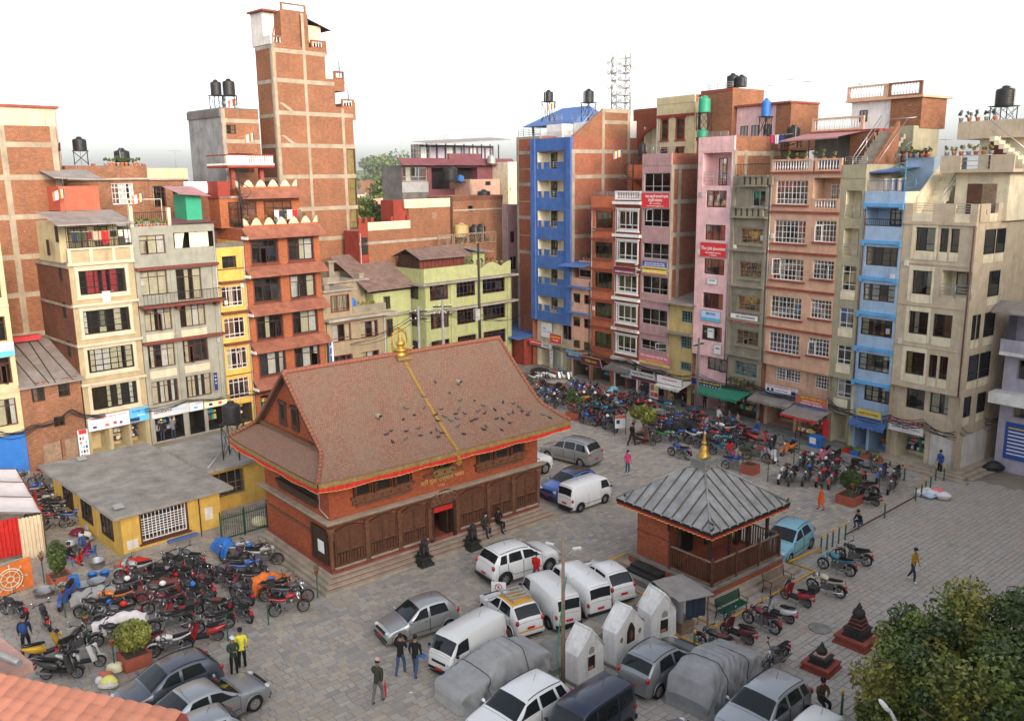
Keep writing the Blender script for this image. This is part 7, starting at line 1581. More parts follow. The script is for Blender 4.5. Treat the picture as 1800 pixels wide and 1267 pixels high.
def held(name,label,cat,mb,mt,loc,rz=0.):r_=obj(name,mb.mesh(name,mt),None,loc,rz);return tag(r_,label,cat)
held('folder','blue folder held by the man in the hooded jacket','folder',MB().obox((0,0,0),(.26,.03,.2),Matrix.Rotation(.5,3,'Y')),'plastic_blue',(-3.62,30.95,.85))
held('umbrella','folded red umbrella carried by the man in the blazer','umbrella',MB().lathe([(.012,0),(.03,.08),(.045,.4),(.02,.62),(.01,.72)],8),'red_cloth',(-4.83,29.2,.2))
held('shopping_bag','pink plastic bag held by the woman in the red hood','bag',MB().lathe([(.02,.3),(.05,.22),(.14,.12),(.13,.02),(.05,0)],8),'c_pink',(14.82,56.3,.5))
held('backpack','blue backpack on the man by the pink wall','backpack',MB().ell((0,0,0),(.17,.12,.24),10,8),'c_blue',(-20.04,32.68,1.25))
# ---------------------------------------------------------------- pavilion with railing
AZP=rad(51.2);F1=Vector((math.sin(AZP),math.cos(AZP)));F2=Vector((-F1.y,F1.x));PF=Vector((8.73,36.19))
pv_=thing('pavilion','small red brick pavilion with grey ribbed metal roof and gilt spire','pavilion',(PF.x,PF.y,0),math.pi/2-AZP)
bpart(pv_,'plinth',.3,5.75,.15,5.25,.0,.62,'brick_pav');bpart(pv_,'plinth_edge',.24,5.82,.09,5.3,.62,.7,'stone_grey');bpart(pv_,'kerb',-.35,6.2,-.6,5.9,0,.16,'stone_step');bpart(pv_,'kerb',-.1,6.0,-.3,5.6,.16,.3,'stone_step')
bpart(pv_,'wall',.55,5.3,2.95,4.95,.7,3.45,'brick_pav');bpart(pv_,'wall_band',.51,.549,2.95,4.95,1.98,2.06,'stone_red');bpart(pv_,'wall_band',.5,.549,2.9,2.99,2.55,3.45,'wood_black')
bpart(pv_,'floor',.5,5.6,.35,2.94,.7,.73,'stone_red')
for x in(1.5,3.2):o=part(pv_,'niche',MB().box(x,x+.8,2.9,2.949,1.1,2.2),'wood_black');bpart(o,'frame',x-.1,x+.9,2.87,2.899,2.2,2.32,'wood_carved')
for x,y in((.85,.75),(2.3,.75),(3.7,.75),(5.2,.75),(.85,2.5),(5.2,2.5)):
    part(pv_,'column',MB().lathe([(.13,.7),(.14,.9),(.09,1.0),(.1,1.5),(.07,1.7),(.11,1.8),(.08,2.0),(.1,2.7),(.15,2.8)],8,(x,y,0)).box(x-.35,x+.35,y-.08,y+.08,2.8,2.98).box(x-.09,x+.09,y-.3,y+.3,2.82,2.97),'wood_dark')
bpart(pv_,'beam',.6,5.45,.66,.84,2.98,3.2,'wood_dark');bpart(pv_,'beam',.76,.94,.85,2.9,2.98,3.19,'wood_dark');bpart(pv_,'beam',5.1,5.28,.85,2.9,2.98,3.19,'wood_dark')
pk=MB().box(-.025,.025,-.02,.02,0,1.15).mesh('picket','wood_brown')
def rail_run(a,b,n):
    a,b=Vector(a),Vector(b);d=b-a;ang=math.atan2(d.y,d.x)
    m=MB()
    for z in(.78,1.86):m.obox(((a.x+b.x)/2,(a.y+b.y)/2,z),(d.length,.07,.07),Matrix.Rotation(ang,3,'Z'))
    part(pv_,'handrail',m,'wood_grey')
    for k in range(n):p=a+d*((k+.5)/n);obj('picket',pk,pv_,(p.x,p.y,.7),ang)
def post(x,y):part(pv_,'post',MB().box(x-.06,x+.06,y-.06,y+.06,.1,1.95).lathe([(.05,1.95),(.07,2.02),(.03,2.1),(.01,2.18)],6,(x,y,0)),'wood_brown')
rail_run((.5,.3),(5.6,.3),38);rail_run((.5,.3),(.5,2.75),18);rail_run((5.6,.3),(5.6,4.9),32)
for x,y in((.5,.3),(2.2,.3),(3.9,.3),(5.6,.3),(.5,2.78),(5.6,2.6),(5.6,4.9)):post(x,y)
ze,za,hs_=3.5,5.3,2.93;cx=cy=2.9
mat('roof_sheet',(.33,.325,.315),.6,metal=.25,var=.35,scale=1.4,streak=.35,dirt=(.10,.09,.08),bump=.3,bscale=8);mat('roof_rib',(.13,.10,.08),.7,var=.3,scale=4)
for q in range(4):
    rot=Matrix.Rotation(q*math.pi/2,4,'Z');n=10
    def P(u,t):
        top=.12;hw=hs_*(1-t)+.33*t;return rot@Vector((u*hw if abs(u)<=1 else u,-(hs_*(1-t)+.33*t),0))+Vector((cx,cy,ze+(za-ze)*t))
    def Q(x,t):
        hw=hs_*(1-t)+.33*t;return rot@Vector((max(-hw,min(hw,x)),-hw,0))+Vector((cx,cy,ze+(za-ze)*t))
    for k in range(n):
        x0,x1=-hs_+2*hs_*k/n,-hs_+2*hs_*(k+1)/n
        def tmax(x):return min(1,max(0,(hs_-abs(x))/(hs_-.33)))if abs(x)>.33 else 1
        ts=sorted({0,tmax(x0),tmax(x1)});tm=max(ts)
        poly=[Q(x0,0),Q(x1,0),Q(x1,tmax(x1)),Q(x0,tmax(x0))]
        if tmax(x1)<1e-3:poly=[Q(x0,0),Q(x1,0),Q(x0,tmax(x0))]
        elif tmax(x0)<1e-3:poly=[Q(x0,0),Q(x1,0),Q(x1,tmax(x1))]
        elif x0<-.33<x1 or x0<.33<x1:pass
        poly=[p+Vector((0,0,R.uniform(0,.012)))for p in poly]
        m=MB().add(poly,[tuple(range(len(poly)))]);part(pv_,'roof_panel',m,'roof_sheet')
        if k:
            a,b2=Q(x0,-.01),Q(x0,tmax(x0));part(pv_,'roof_rib',MB().tube([a+Vector((0,0,.035)),b2+Vector((0,0,.035))],.035,5),'roof_rib');part(pv_,'rib_cap',MB().ell(a+Vector((0,0,.03)),(.06,.06,.06),6,4),'roof_sheet')
    part(pv_,'hip_cap',MB().tube([Q(hs_,-.02)+Vector((0,0,.04)),Q(.33,1)+Vector((0,0,.04))],.05,6),'roof_sheet')
    a,b2=Q(-hs_,0),Q(hs_,0);out=rot@Vector((0,-1,0));d=b2-a
    part(pv_,'fascia',MB().add([a+out*.02,b2+out*.02,b2+out*.02-Vector((0,0,.16)),a+out*.02-Vector((0,0,.16))],[(0,1,2,3)]),'wood_black')
    k2=110;vs=[]
    for i in range(k2+1):p=a+d*(i/k2)-out*(.06+.04*math.sin(i*1.25))-Vector((0,0,.16));vs+=[p,p-Vector((0,0,.15)),p-Vector((0,0,.19))]
    part(pv_,'valance',MB().add(vs,[(3*i,3*i+1,3*i+4,3*i+3)for i in range(k2)],0,True).add(vs,[(3*i+1,3*i+2,3*i+5,3*i+4)for i in range(k2)],1,True),['red_cloth','gold_cloth'])
part(pv_,'ceiling',MB().quad((.1,.1,3.36),(.1,5.7,3.36),(5.7,5.7,3.36),(5.7,.1,3.36)),'wood_dark')
for k,(s,z0,z1)in enumerate(((.46,5.2,5.34),(.42,5.34,5.46),(.46,5.46,5.58),(.5,5.58,5.68))):bpart(pv_,'spire_base',cx-s,cx+s,cy-s,cy+s,z0,z1-.001,'stone_grey')
part(pv_,'spire',MB().lathe([(.34,5.68),(.33,5.74),(.24,5.85),(.2,6.05),(.17,6.2),(.1,6.28),(.06,6.33),(.13,6.38),(.14,6.43),(.07,6.48),(.1,6.54),(.05,6.6),(.08,6.66),(.04,6.72),(.06,6.78),(.02,6.86),(.015,7.05)],14,(cx,cy,0)),'gold')
for k in range(3):bpart(pv_,'side_step',-.9+.3*k,.29,2.9,4.6,.0+.0*k,.14*(k+1)+.16,'stone_black' if k else 'stone_grey')
# ---------------------------------------------------------------- yellow hall
AZH=math.atan2(.719,.695)
hr=Bld('yellow_hall','single storey yellow hall with flat stained concrete roof','X',0,5.3,2.45,10.6,'yelloww',o=(-19.95,41.85),az=AZH,roof='flatroof')
STY['grille']=('white_frame',3,(.22,.78),3,5,('cur_brown',),.5,.05)
hr.win(1.0,3.4,.7,2.2,'grille',('brown_frame',.08,.02));hr.finish(0)
bpart(hr.root,'roof_slab',-.55,5.85,-.6,11.2,2.45,2.62,'flatroof');bpart(hr.root,'skirting',-.04,5.34,-.05,-.002,0,.35,'slab');part(hr.root,'downpipe',MB().tube([(4.1,-.05,.1),(4.1,-.05,2.4)],.03),'iron_dark')
for y in(1.2,4.2,7.2):
    o=part(hr.root,'window',MB().box(-.06,-.003,y,y+1.6,.7,.78).box(-.06,-.003,y,y+1.6,2.12,2.2).box(-.06,-.003,y,y+.08,.78,2.12).box(-.06,-.003,y+1.52,y+1.6,.78,2.12).box(-.055,-.003,y+.5,y+.56,.78,2.12).box(-.055,-.003,y+1.04,y+1.1,.78,2.12),'wood_dark');part(o,'pane',MB().box(-.02,-.005,y+.08,y+1.52,.75,2.15),'car_glass')
bpart(hr.root,'poster',.2,.75,-.012,-.003,.5,1.0,'dirtywhite');bpart(hr.root,'poster',4.4,4.85,-.012,-.003,.9,1.6,'dirtywhite');bpart(hr.root,'blue_board',2.2,3.8,-.35,-.05,.35,.45,'metal_blue')
hw=Bld('hall_wing','yellow wing of the hall with grilled window behind the gate','X',0,5.2,2.6,6,'yelloww',o=(-19.95+.719*5.35-.695*2.9,41.85+.695*5.35+.719*2.9),az=AZH,roof='flatroof')
hw.win(.9,2.9,.8,2.3,'old4');hw.finish(0);bpart(hw.root,'roof_slab',.48,5.6,-.5,6,2.6,2.8,'flatroof')
part(hw.root,'drain_pipe',MB().tube([(.6,-.3,2.9),(2.6,1.8,3.1)],.05),'galv')
for k in range(5):bpart(hw.root,'shelf_rail',-.2,.5,-.3,-.25,.3+.3*k,.33+.3*k,'rust_iron')
def solar(label,x,y,z,rz):r_=thing('solar_panel',label,'solar panel',(x,y,z),rz);part(r_,'panel',MB().obox((0,0,.16),(.5,.4,.03),Matrix.Rotation(.35,3,'X')),'galv');part(r_,'leg',MB().tube([(0,.1,0),(0,.1,.18)],.02,5),'iron_dark')
solar('small solar lamp at the near corner of the hall roof',-20.2,42.3,2.62,.8);solar('small solar lamp at the far edge of the hall roof',-25.9,50.3,2.62,.8)
gp=thing('iron_gate','dark green iron picket gate between the hall and the temple','gate',(-15.7,44.0,0),math.pi/2-math.atan2(1.95,1.8));L=2.75
part(gp,'gate_frame',MB().box(0,L,-.02,.02,.15,.2).box(0,L,-.02,.02,1.25,1.3).box(0,.06,-.03,.03,0,1.7).box(L-.06,L,-.03,.03,0,1.7).box(L/2-.03,L/2+.03,-.03,.03,0,1.6),'green_paint');me=MB().tube([(0,0,.1),(0,0,1.42)],.014,5).lathe([(.02,1.42),(.0,1.52)],5).mesh('picket','green_paint')
for k in range(22):obj('picket',me,gp,(.1+k*(L-.2)/21,0,0))
held('plastic_crate','pale yellow plastic bags heaped behind the gate','bag',MB().ell((0,0,.25),(.5,.35,.3),10,6).ell((.4,.1,.2),(.3,.3,.22),8,6),'s_cream',(-14.3,46.3,0))
# ---------------------------------------------------------------- tent, banner
tn=thing('tent','white roofed marquee with red and cream side cloths','tent',(-24.3,42.6,0),math.pi/2-math.atan2(-5.6,7.6))
def sagf(u,v):return(8.8*u,5.5*v,2.35+.9*math.sin(math.pi*min(1,v*1.0)*.5)-.12*math.sin(math.pi*u*3)**2*(1-.5*v)-.05*math.sin(v*9))
part(tn,'roof_cloth',MB().grid(sagf,36,14),'white_cloth');m=MB()
for x in(0,2.9,5.9,8.8):m.tube([(x,0,0),(x,0,2.35)],.035,6);m.tube([(x,0,2.36),(x,2.7,3.05),(x,5.5,3.27)],.025,6)
m.tube([(0,0,2.36),(8.8,0,2.36)],.025,6);part(tn,'pole',m,'rust_iron')
def drape(x0,y0,x1,y1,z0,z1,mt,n=40,amp=.06):part(tn,'side_cloth',MB().grid(lambda u,v:(x0+(x1-x0)*u+amp*math.sin(u*n)*(y1-y0)/(abs(x1-x0)+abs(y1-y0)),y0+(y1-y0)*u+amp*math.sin(u*n)*(x1-x0)/(abs(x1-x0)+abs(y1-y0)),z0+(z1-z0)*v),60,3),mt)
drape(0,.0,0,1.1,.05,2.3,'cream_cloth');drape(0,1.1,0,2.3,.4,2.4,'red_cloth');drape(0,2.3,0,4.4,.05,2.6,'cream_cloth');drape(2.6,-.05,4.4,-.35,1.5,2.3,'red_cloth',14);drape(0,-.03,8.8,-.03,2.15,2.36,'orange_cloth',90,.03)
bn=thing('banner','orange cloth banner printed with a spoked wheel','banner',(-24.6,37.35,0),math.pi/2-math.atan2(1.75,1.6))
part(bn,'cloth',MB().grid(lambda u,v:(-1.0+3.2*u,.05*math.sin(u*9),.1+1.55*v-.12*math.sin(math.pi*u)*v),40,4),'orange_cloth');wm=MB();cx_,cz=1.25,.82
for rr_,w_ in((.52,.035),(.40,.03),(.15,.04)):wm.tube([(cx_+rr_*math.cos(t),-.08,cz+rr_*math.sin(t))for t in[2*math.pi*k/28 for k in range(29)]],w_,4)
for k in range(8):t=k*math.pi/4;wm.tube([(cx_+.12*math.cos(t),-.08,cz+.12*math.sin(t)),(cx_+.66*math.cos(t),-.08,cz+.66*math.sin(t))],.022,4);wm.ell((cx_+.68*math.cos(t),-.08,cz+.68*math.sin(t)),(.05,.02,.05),6,4)
part(bn,'wheel_print',wm,'cream_cloth');part(bn,'rope',MB().tube([(-1,0,1.6),(2.2,0,1.68)],.015,4),'cream_cloth')
# ---------------------------------------------------------------- white shrines
def shrine(label,x,y,az,W,D,he,hr_,niche='square'):
    r_=thing('shrine',label,'shrine',(x,y,0),math.pi/2-az,'white shrines');pr=[(0,0),(W,0),(W-.04,he),(W/2,hr_),(.04,he)]
    part(r_,'wall',MB().prism(pr,0,D,'y'),'white_paint');bpart(r_,'plinth',-.06,W+.06,-.06,D+.06,0,.14,'stone_grey')
    for a,b_ in(((0,he),(W/2,hr_)),((W,he),(W/2,hr_))):part(r_,'coping',MB().tube([(a[0],-.015,a[1]),(b_[0],-.015,b_[1])],.035,5).tube([(a[0],D+.01,a[1]),(b_[0],D+.01,b_[1])],.035,5),'white_paint')
    part(r_,'ridge',MB().tube([(W/2,-.03,hr_),(W/2,D+.03,hr_)],.05,6),'white_paint');part(r_,'soot_mark',MB().ell((W*.5+.03,-.002,he*.42+.72),(.16,.004,.2),10,6),'slab')if niche=='square' else None
    nx,nz=W*.5,he*.42
    if niche=='square':
        o=part(r_,'niche_frame',MB().box(nx-.28,nx-.2,-.025,-.002,nz-.1,nz+.62).box(nx+.2,nx+.28,-.025,-.002,nz-.1,nz+.62).box(nx-.2,nx+.2,-.025,-.002,nz+.54,nz+.62).box(nx-.2,nx+.2,-.025,-.002,nz-.1,nz-.03),'white_paint');bpart(o,'niche',nx-.2,nx+.2,-.012,-.003,nz-.03,nz+.54,'wood_black');bpart(o,'offering',nx-.15,nx+.1,-.018,-.004,nz,nz+.12,'terracotta')
    else:
        a=[(nx-.24,nz+.25),(nx+.24,nz+.25),(nx+.24,nz+.75),(nx+.12,nz+1.0),(nx,nz+1.12),(nx-.12,nz+1.0),(nx-.24,nz+.75)];o=part(r_,'niche',MB().prism(a,-.015,-.003,'y'),'wood_black');part(o,'image',MB().ell((nx,-.03,nz+.55),(.12,.02,.22),8,6),'wood_carved')
        for s in(-.75,.75):part(r_,'roundel',MB().ell((nx+s*.75,-.01,nz+.55),(.1,.02,.12),8,6),'wood_grey')
    return r_
shrine('white gabled shrine with square niche nearest the lamp pole',2.35,29.95,rad(48),1.45,.8,1.25,2.15)
shrine('white shrine with pointed arch niche in the middle',3.95,31.15,rad(47),1.7,.75,1.5,2.35,'arch')
s3=shrine('white shrine with a tin lean-to at its side',5.55,32.75,rad(62),1.3,1.0,1.4,2.25)
ln=thing('stall_shelter','small stall under a flat tin sheet beside the white shrine','shelter',(6.85,33.5,0),math.pi/2-rad(62));part(ln,'sheet_roof',MB().add([(-.4,-.4,1.95),(1.4,-.5,1.87),(1.3,1.5,2.0),(-.4,1.4,2.1),(-.4,-.4,1.91),(1.4,-.5,1.83)],[(0,1,2,3),(0,4,5,1)]),'metal_roof')
for x,y in((1.25,-.3),(1.2,1.3),(.1,1.3)):bpart(ln,'post',x,x+.06,y,y+.06,0,1.88,'wood_grey')
part(ln,'hanging_cloth',MB().grid(lambda u,v:(.1+1.1*u,-.25+.05*math.sin(u*20),.9+.9*v),24,2),'c_djean');part(ln,'hanging_cloth',MB().grid(lambda u,v:(.02,-.2+.8*u,.7+1.15*v+.03*math.sin(u*15)),16,2),'plastic_grey');bpart(ln,'crate',.2,.9,.1,.8,0,.55,'wood_grey')
sb_=thing('stone_platform','low stone platform strewn with scraps behind the white shrines','platform',(1.9,31.0,0),math.pi/2-rad(47));bpart(sb_,'slab',-.6,4.6,.1,1.9,0,.28,'stone_grey');bpart(sb_,'slab',1.4,3.3,.5,1.6,.281,.42,'stone_step')
ct=thing('hand_cart','broken wooden hand cart beside the white hatchback','cart',(5.3,35.1,0),.6);part(ct,'frame',MB().tube([(-.8,-.3,.3),(.9,-.3,.7)],.035,5).tube([(-.8,.3,.3),(.9,.3,.7)],.035,5).tube([(-.6,-.3,.35),(-.6,.3,.35)],.03,5).tube([(.3,-.3,.55),(.3,.3,.55)],.03,5),'wood_dark');part(ct,'bed',MB().obox((-.1,0,.5),(1.0,.55,.04),Matrix.Rotation(-.22,3,'Y')),'metal_rust')
def stupa(label,x,y,az,s,big):
    r_=thing('votive_stupa',label,'stupa',(x,y,0),math.pi/2-az,'votive stupas');z=0
    for(w_,h_,mt_)in((.62,.1,'stone_red'),(.56,.16,'stone_red'),(.6,.06,'stone_red'),(.4,.06,'stone_black'),(.34,.2,'stone_black'),(.38,.05,'stone_black')):bpart(r_,'tier',-w_*s,w_*s,-w_*s,w_*s,z,z+h_*s-.002,mt_);z+=h_*s
    if big:
        for k in range(3):q=.26-.04*k;bpart(r_,'tier',-q*s,q*s,-q*s,q*s,z,z+.14*s-.002,'stone_black');bpart(r_,'moulding',-q*s-.04,q*s+.04,-q*s-.04,q*s+.04,z+.05,z+.08,'stone_red');z+=.14*s
    else:bpart(r_,'tier',-.24*s,.24*s,-.24*s,.24*s,z,z+.07*s,'pinkterr');z+=.07*s
    part(r_,'dome',MB().lathe([(.2*s,z),(.23*s,z+.1*s),(.19*s,z+.22*s),(.09*s,z+.28*s),(.1*s,z+.34*s),(.06*s,z+.42*s),(.02*s,z+.52*s)],12),'stone_black')
stupa('tall tiered black stupa on a red base beside the tree',14.1,33.0,rad(48),1.15,True);stupa('short black stupa on a red base in front of the tall one',11.95,31.1,rad(45),.95,False)
r_=thing('stone_disc','round carved stone disc set into the paving near the stupas','stone disc',(12.96,34.12,0));part(r_,'disc',MB().lathe([(.46,0),(.46,.06),(.4,.075),(.36,.06),(.2,.07),(.12,.1),(.001,.1)],24),'stone_grey')
def bollard(label,x,y,pot=False,h=.98,grp='green bollards with yellow tops'):
    r_=thing('bollard',label,'bollard',(x,y,0),0,grp if not pot else 'green posts carrying flower pots')
    part(r_,'post',MB().lathe([(.07,0),(.07,.02),(.045,.03),(.045,h*.84)],10)if not pot else MB().lathe([(.05,0),(.03,.03),(.03,1.15)],8),'green_paint')
    if not pot:part(r_,'cap',MB().lathe([(.05,h*.84),(.05,h),(.03,h+.02)],10),'yellow_paint')
    else:
        part(r_,'flower_pot',MB().lathe([(.06,1.15),(.11,1.38),(.12,1.38),(.12,1.42),(.1,1.42)],10),'terracotta');part(r_,'plant',leafmass(90,.16,.16,.2,.07,1),'leaf_dark').location.z=1.5
for nm,c in dict(leaf_dark=(.06,.095,.025),leaf_mid=(.13,.17,.036),leaf_light=(.20,.22,.042),leaf_olive=(.19,.185,.036),leaf_grey=(.10,.12,.10)).items():
    mt,nt,b_=_base(nm);n1=N(nt,'ShaderNodeTexNoise',Scale=1.1,Detail=4);nt.links.new(objvec(nt),n1.inputs['Vector']);gi=N(nt,'ShaderNodeNewGeometry')
    o1=mixc(nt,ramp(nt,n1.outputs['Fac'],.35,.65),shade(c,.65),shade(c,1.35));o1=mixc(nt,ramp(nt,gi.outputs['Random Per Island'],0,1),mixc(nt,1.,o1,(.7,.72,.7,1),'MULTIPLY'),mixc(nt,1.,o1,(1.35,1.3,1.1,1),'MULTIPLY'))
    nt.links.new(o1,b_.inputs['Base Color']);b_.inputs['Roughness'].default_value=.5;b_.inputs['Transmission Weight'].default_value=0
RL=random.Random(11)
def leafmass(n,rx,ry,rz,size,lobes=6,holes=.25):
    """leaf-sized bent faces in clumps through an ellipsoid volume"""
    m=MB();cl=[]
    for _ in range(max(1,lobes)):
        t,ph=RL.random()*6.283,math.acos(RL.uniform(-.6,1));q=(RL.uniform(.35,.85)if lobes<30 else RL.uniform(.3,.95))if lobes>1 else 0
        cl.append((q*math.sin(ph)*math.cos(t),q*math.sin(ph)*math.sin(t),q*math.cos(ph),(RL.uniform(.28,.5)if lobes<30 else RL.uniform(.10,.24))if lobes>1 else 1))
    for _ in range(n):
        c=RL.choice(cl);a=Vector((RL.gauss(0,1),RL.gauss(0,1),RL.gauss(0,1)));a.normalize();rr=c[3]*RL.random()**.35
        p=Vector(((c[0]+a.x*rr)*rx,(c[1]+a.y*rr)*ry,(c[2]+a.z*rr)*rz))
        u=Vector((RL.gauss(0,1),RL.gauss(0,1),RL.gauss(0,.6)));u.normalize();v=u.cross(a+Vector((RL.gauss(0,.5),RL.gauss(0,.5),RL.gauss(0,.5))));v=v.normalized()if v.length>1e-4 else u.orthogonal()
        s=size*RL.uniform(.6,1.3);w=v*s*.32
        m.add([p-u*s*.5,p+w+u*.02*s,p+u*s*.5-Vector((0,0,s*.15)),p-w],[(0,1,2,3)])
    return m
for i,(x,y,lb)in enumerate(((15.66,41.78,'green bollard with yellow top nearest the pavilion railing'),(16.1,42.15,'second green bollard counted from the pavilion railing'),(16.52,42.51,'third green bollard counted from the pavilion railing'),(16.99,42.93,'fourth green bollard counted from the pavilion railing'),(17.5,43.37,'fifth green bollard, beside the crouching man'),(20.8,46.28,'lone green bollard between the crouching man and the sacks'),(23.7,48.85,'first green bollard beside the heap of sacks'),(24.27,49.35,'second green bollard behind the heap of sacks'),(24.79,49.95,'third green bollard behind the heap of sacks'),(25.46,50.73,'fourth green bollard behind the heap of sacks'),(26.5,52.26,'green bollard by the man in the blue jacket'),(27.0,52.2,'green bollard touching the beige house steps'),(24.57,52.33,'green bollard before the vegetable crates'),(7.25,32.39,'green bollard beside the tin stall'),(11.23,28.75,'green bollard behind the seated rider'),(11.65,28.1,'middle bollard of three below the short stupa'),(12.05,27.6,'bollard nearest the tree trunk'))):bollard(lb,x,y)
for x,y,lb in((22.1,50.18,'thin green post by the maroon motorcycle'),(18.78,55.96,'thin green post behind the orange scooter'),(19.85,58.19,'thin green post before the snack stall'),(21.13,57.36,'thin green post beside the blue cart'),(-12.11,33.75,'thin green post next to the red scooter'),(-10.75,35.04,'thin green post near the red cruiser'),(16.5,62.5,'thin green post below the tea tables'),(11.9,66.5,'thin green post beside the small stone plinth')):
    r_=thing('post',lb,'post',(x,y,0),0,'thin green posts');part(r_,'shaft',MB().lathe([(.05,0),(.03,.03),(.03,1.2),(.01,1.22)],8),'green_paint')
for x,y,lb in((-9.14,37.55,'post with flower pot at the temple corner'),(-20.03,35.92,'post with flower pot beside the cooking basins'),(-17.79,33.36,'post with flower pot behind the white scooter'),(-15.85,31.45,'post with flower pot before the round bush'),(-22.79,39.4,'post with flower pot in front of the banner'),(8.81,61.4,'post with flower pot beside the leafy planter'),(5.6,66.9,'post with flower pot at the temple roof tip'),(19.6,48.04,'post with flower pot before the square bush planter'),(16.0,52.38,'post with flower pot beside the white motorcycle'),(14.9,54.2,'post with flower pot beside the red brick planter')):bollard(lb,x,y,True)
def planter(label,x,y,az,w_,h_,plant):
    r_=thing('planter',label,'planter',(x,y,0),math.pi/2-az);m=MB().box(-w_,w_,-w_,-w_+.09,0,h_).box(-w_,w_,w_-.09,w_,0,h_).box(-w_,-w_+.09,-w_+.09,w_-.09,0,h_).box(w_-.09,w_,-w_+.09,w_-.09,0,h_)
    part(r_,'box',m,'planter_red');bpart(r_,'soil',-w_+.09,w_-.09,-w_+.09,w_-.09,.05,h_-.06,'soil')
    kind,n,rx,rz,sz,lm,tr=plant;part(r_,'trunk',MB().tube([(0,0,h_-.1),(.03,.02,h_+tr*.5),(0,0,h_+tr)],[.05,.04,.03],6),'wood_grey')
    for k in range(4):t=k*1.6;part(r_,'branch',MB().tube([(0,0,h_+tr*.6),(rx*.5*math.cos(t),rx*.5*math.sin(t),h_+tr+rz*.5)],[.03,.012],5),'wood_grey')
    part(r_,'crown',leafmass(n,rx,rx,rz,sz,kind),lm).location.z=h_+tr+rz*.5
planter('square brick planter with a tall conical bush by the banner',-21.98,39.3,rad(48),.48,.5,(1,2600,.42,.85,.13,'leaf_dark',.5))
planter('square brick planter with a clipped round bush beside the slate car',-15.3,32.0,rad(48),.52,.55,(1,5600,.72,.6,.12,'leaf_light',.45))
planter('brick planter with a dark shrub at the temple roof tip',5.0,67.6,rad(48),.55,.6,(7,2600,.75,.8,.17,'leaf_dark',.5))
planter('brick planter with a bright leafy tree beside the black scooter',9.5,61.4,rad(48),.55,.6,(9,3000,.95,1.0,.2,'leaf_light',.8))
planter('brick planter with a sparse shrub behind the pavilion roof',15.35,54.1,rad(48),.45,.62,(7,1600,.7,.6,.15,'leaf_grey',.6))
planter('brick planter with a square dark bush near the bollards',19.7,48.6,rad(48),.58,.55,(1,5000,.62,.55,.12,'leaf_dark',.65))
# ---------------------------------------------------------------- signs
def S(row,u0,u1,z0,z1,label,bg,lines,panels=(),off=None,tilt=0.):
    p=RO(u0,(.5 if off is None else off)+.02)if row=='R' else LO(u0,(.3 if off is None else off)+.02)
    sign('signboard',label,p,AZR if row=='R' else AZL,u1-u0,z1-z0,bg,lines,z0,tilt,panels)
W_,K_='ink_white','ink_black'
S('R',-11.1,-7.9,16.3,17.5,'red office board with white lettering high on the mauve house','s_red',[('नेपाल राष्ट्रिय व्यवसायी महासंघ',.55,.76,.24,W_,.82),('केन्द्रिय कार्यालय',.5,.5,.24,W_,.5),('फोन : ०१ ४२६५४४६',.5,.28,.14,W_,.4),('email: nbsfederation@gmail.com',.5,.12,.1,W_,.6)])
S('R',-10.85,-8.0,10.75,11.85,'blue and yellow board midway up the mauve house','s_yellow',[('नेपाल व्यापार व्यवस्थापन केन्द्र',.5,.84,.15,W_,.8),('कीर्तिपुर काठमाडौं अफिस केन्द्र',.5,.68,.14,W_,.85),('व्यवसायिक तालिम तथा परामर्श',.5,.4,.12,'ink_red',.8)],[(0,1,.58,1,'s_blue'),(0,1,0,.1,'s_orange')])
S('R',-11.0,-7.4,2.95,3.95,'pink and yellow guidance service board above the tea shops','s_pink',[('जीवन मार्गदर्शन ज्योतिष सेवा',.5,.72,.28,W_,.9),('वास्तु परामर्श केन्द्र',.5,.4,.18,'ink_yellow',.6),('फोन ९८४१५५५५५५',.5,.12,.14,'ink_red',.6)],[(0,1,0,.22,'s_yellow')],tilt=-.1)
S('R',-14.1,-11.3,10.5,11.15,'maroon club board across the brown house','s_maroon',[('SANKATA CLUB (S.A.S.C.)',.52,.35,.3,W_,.86)],off=.85);S('R',-14.0,-11.4,5.5,5.72,'gilded house name plate on the white band','white_frame',[('होटल काष्ठ भवन',.5,.5,.8,'ink_gold',.7)],off=.82)
S('R',-4.45,-1.85,12.62,13.72,'red board reading The Job Junction on the pink building','s_red',[('The Job Junction',.5,.6,.34,W_,.94),('नेपाल वैदेशिक रोजगार सेवा',.5,.28,.12,W_,.6),('१२ डिल्लीबजार',.5,.12,.1,W_,.3)])
S('R',-3.6,-2.65,10.5,10.95,'small white plaque under a window of the pink building','s_white',[('नोटिस',.5,.6,.3,'ink_blue',.6)]);S('R',-4.15,-2.2,7.55,8.35,'pale blue board between windows of the pink building','s_lblue',[('शिक्षा परामर्श',.5,.7,.24,'ink_blue',.5)],[(0,1,0,.3,'s_cyan')])
S('R',-3.4,-2.8,6.2,6.95,'white paper notice in a pink building window','s_white',[('भाडामा',.5,.7,.2,K_,.7)]);S('R',-2.7,-2.0,5.0,5.7,'white notice sheet low on the pink building','s_white',[('कोठा',.5,.6,.3,K_,.6)])
S('R',-4.3,-1.3,2.3,2.9,'navy jewellery board over the pink building door','s_navy',[('श्रेष्ठ ज्वेलर्स एण्ड सुनचाँदी',.6,.68,.34,'ink_yellow',.75),('९ ८ ७ ५ ६ ४ ४ ४',.6,.25,.3,W_,.75)],off=1.2,tilt=-.12)
S('R',-1.15,1.4,7.75,8.42,'white and red enterprise board on the grey stone house','s_white',[('VEL ENTERPRISES',.55,.72,.3,K_,.7)],[(0,1,0,.45,'s_red'),(.1,.25,.05,.4,'s_white'),(.4,.6,.05,.4,'s_white')])
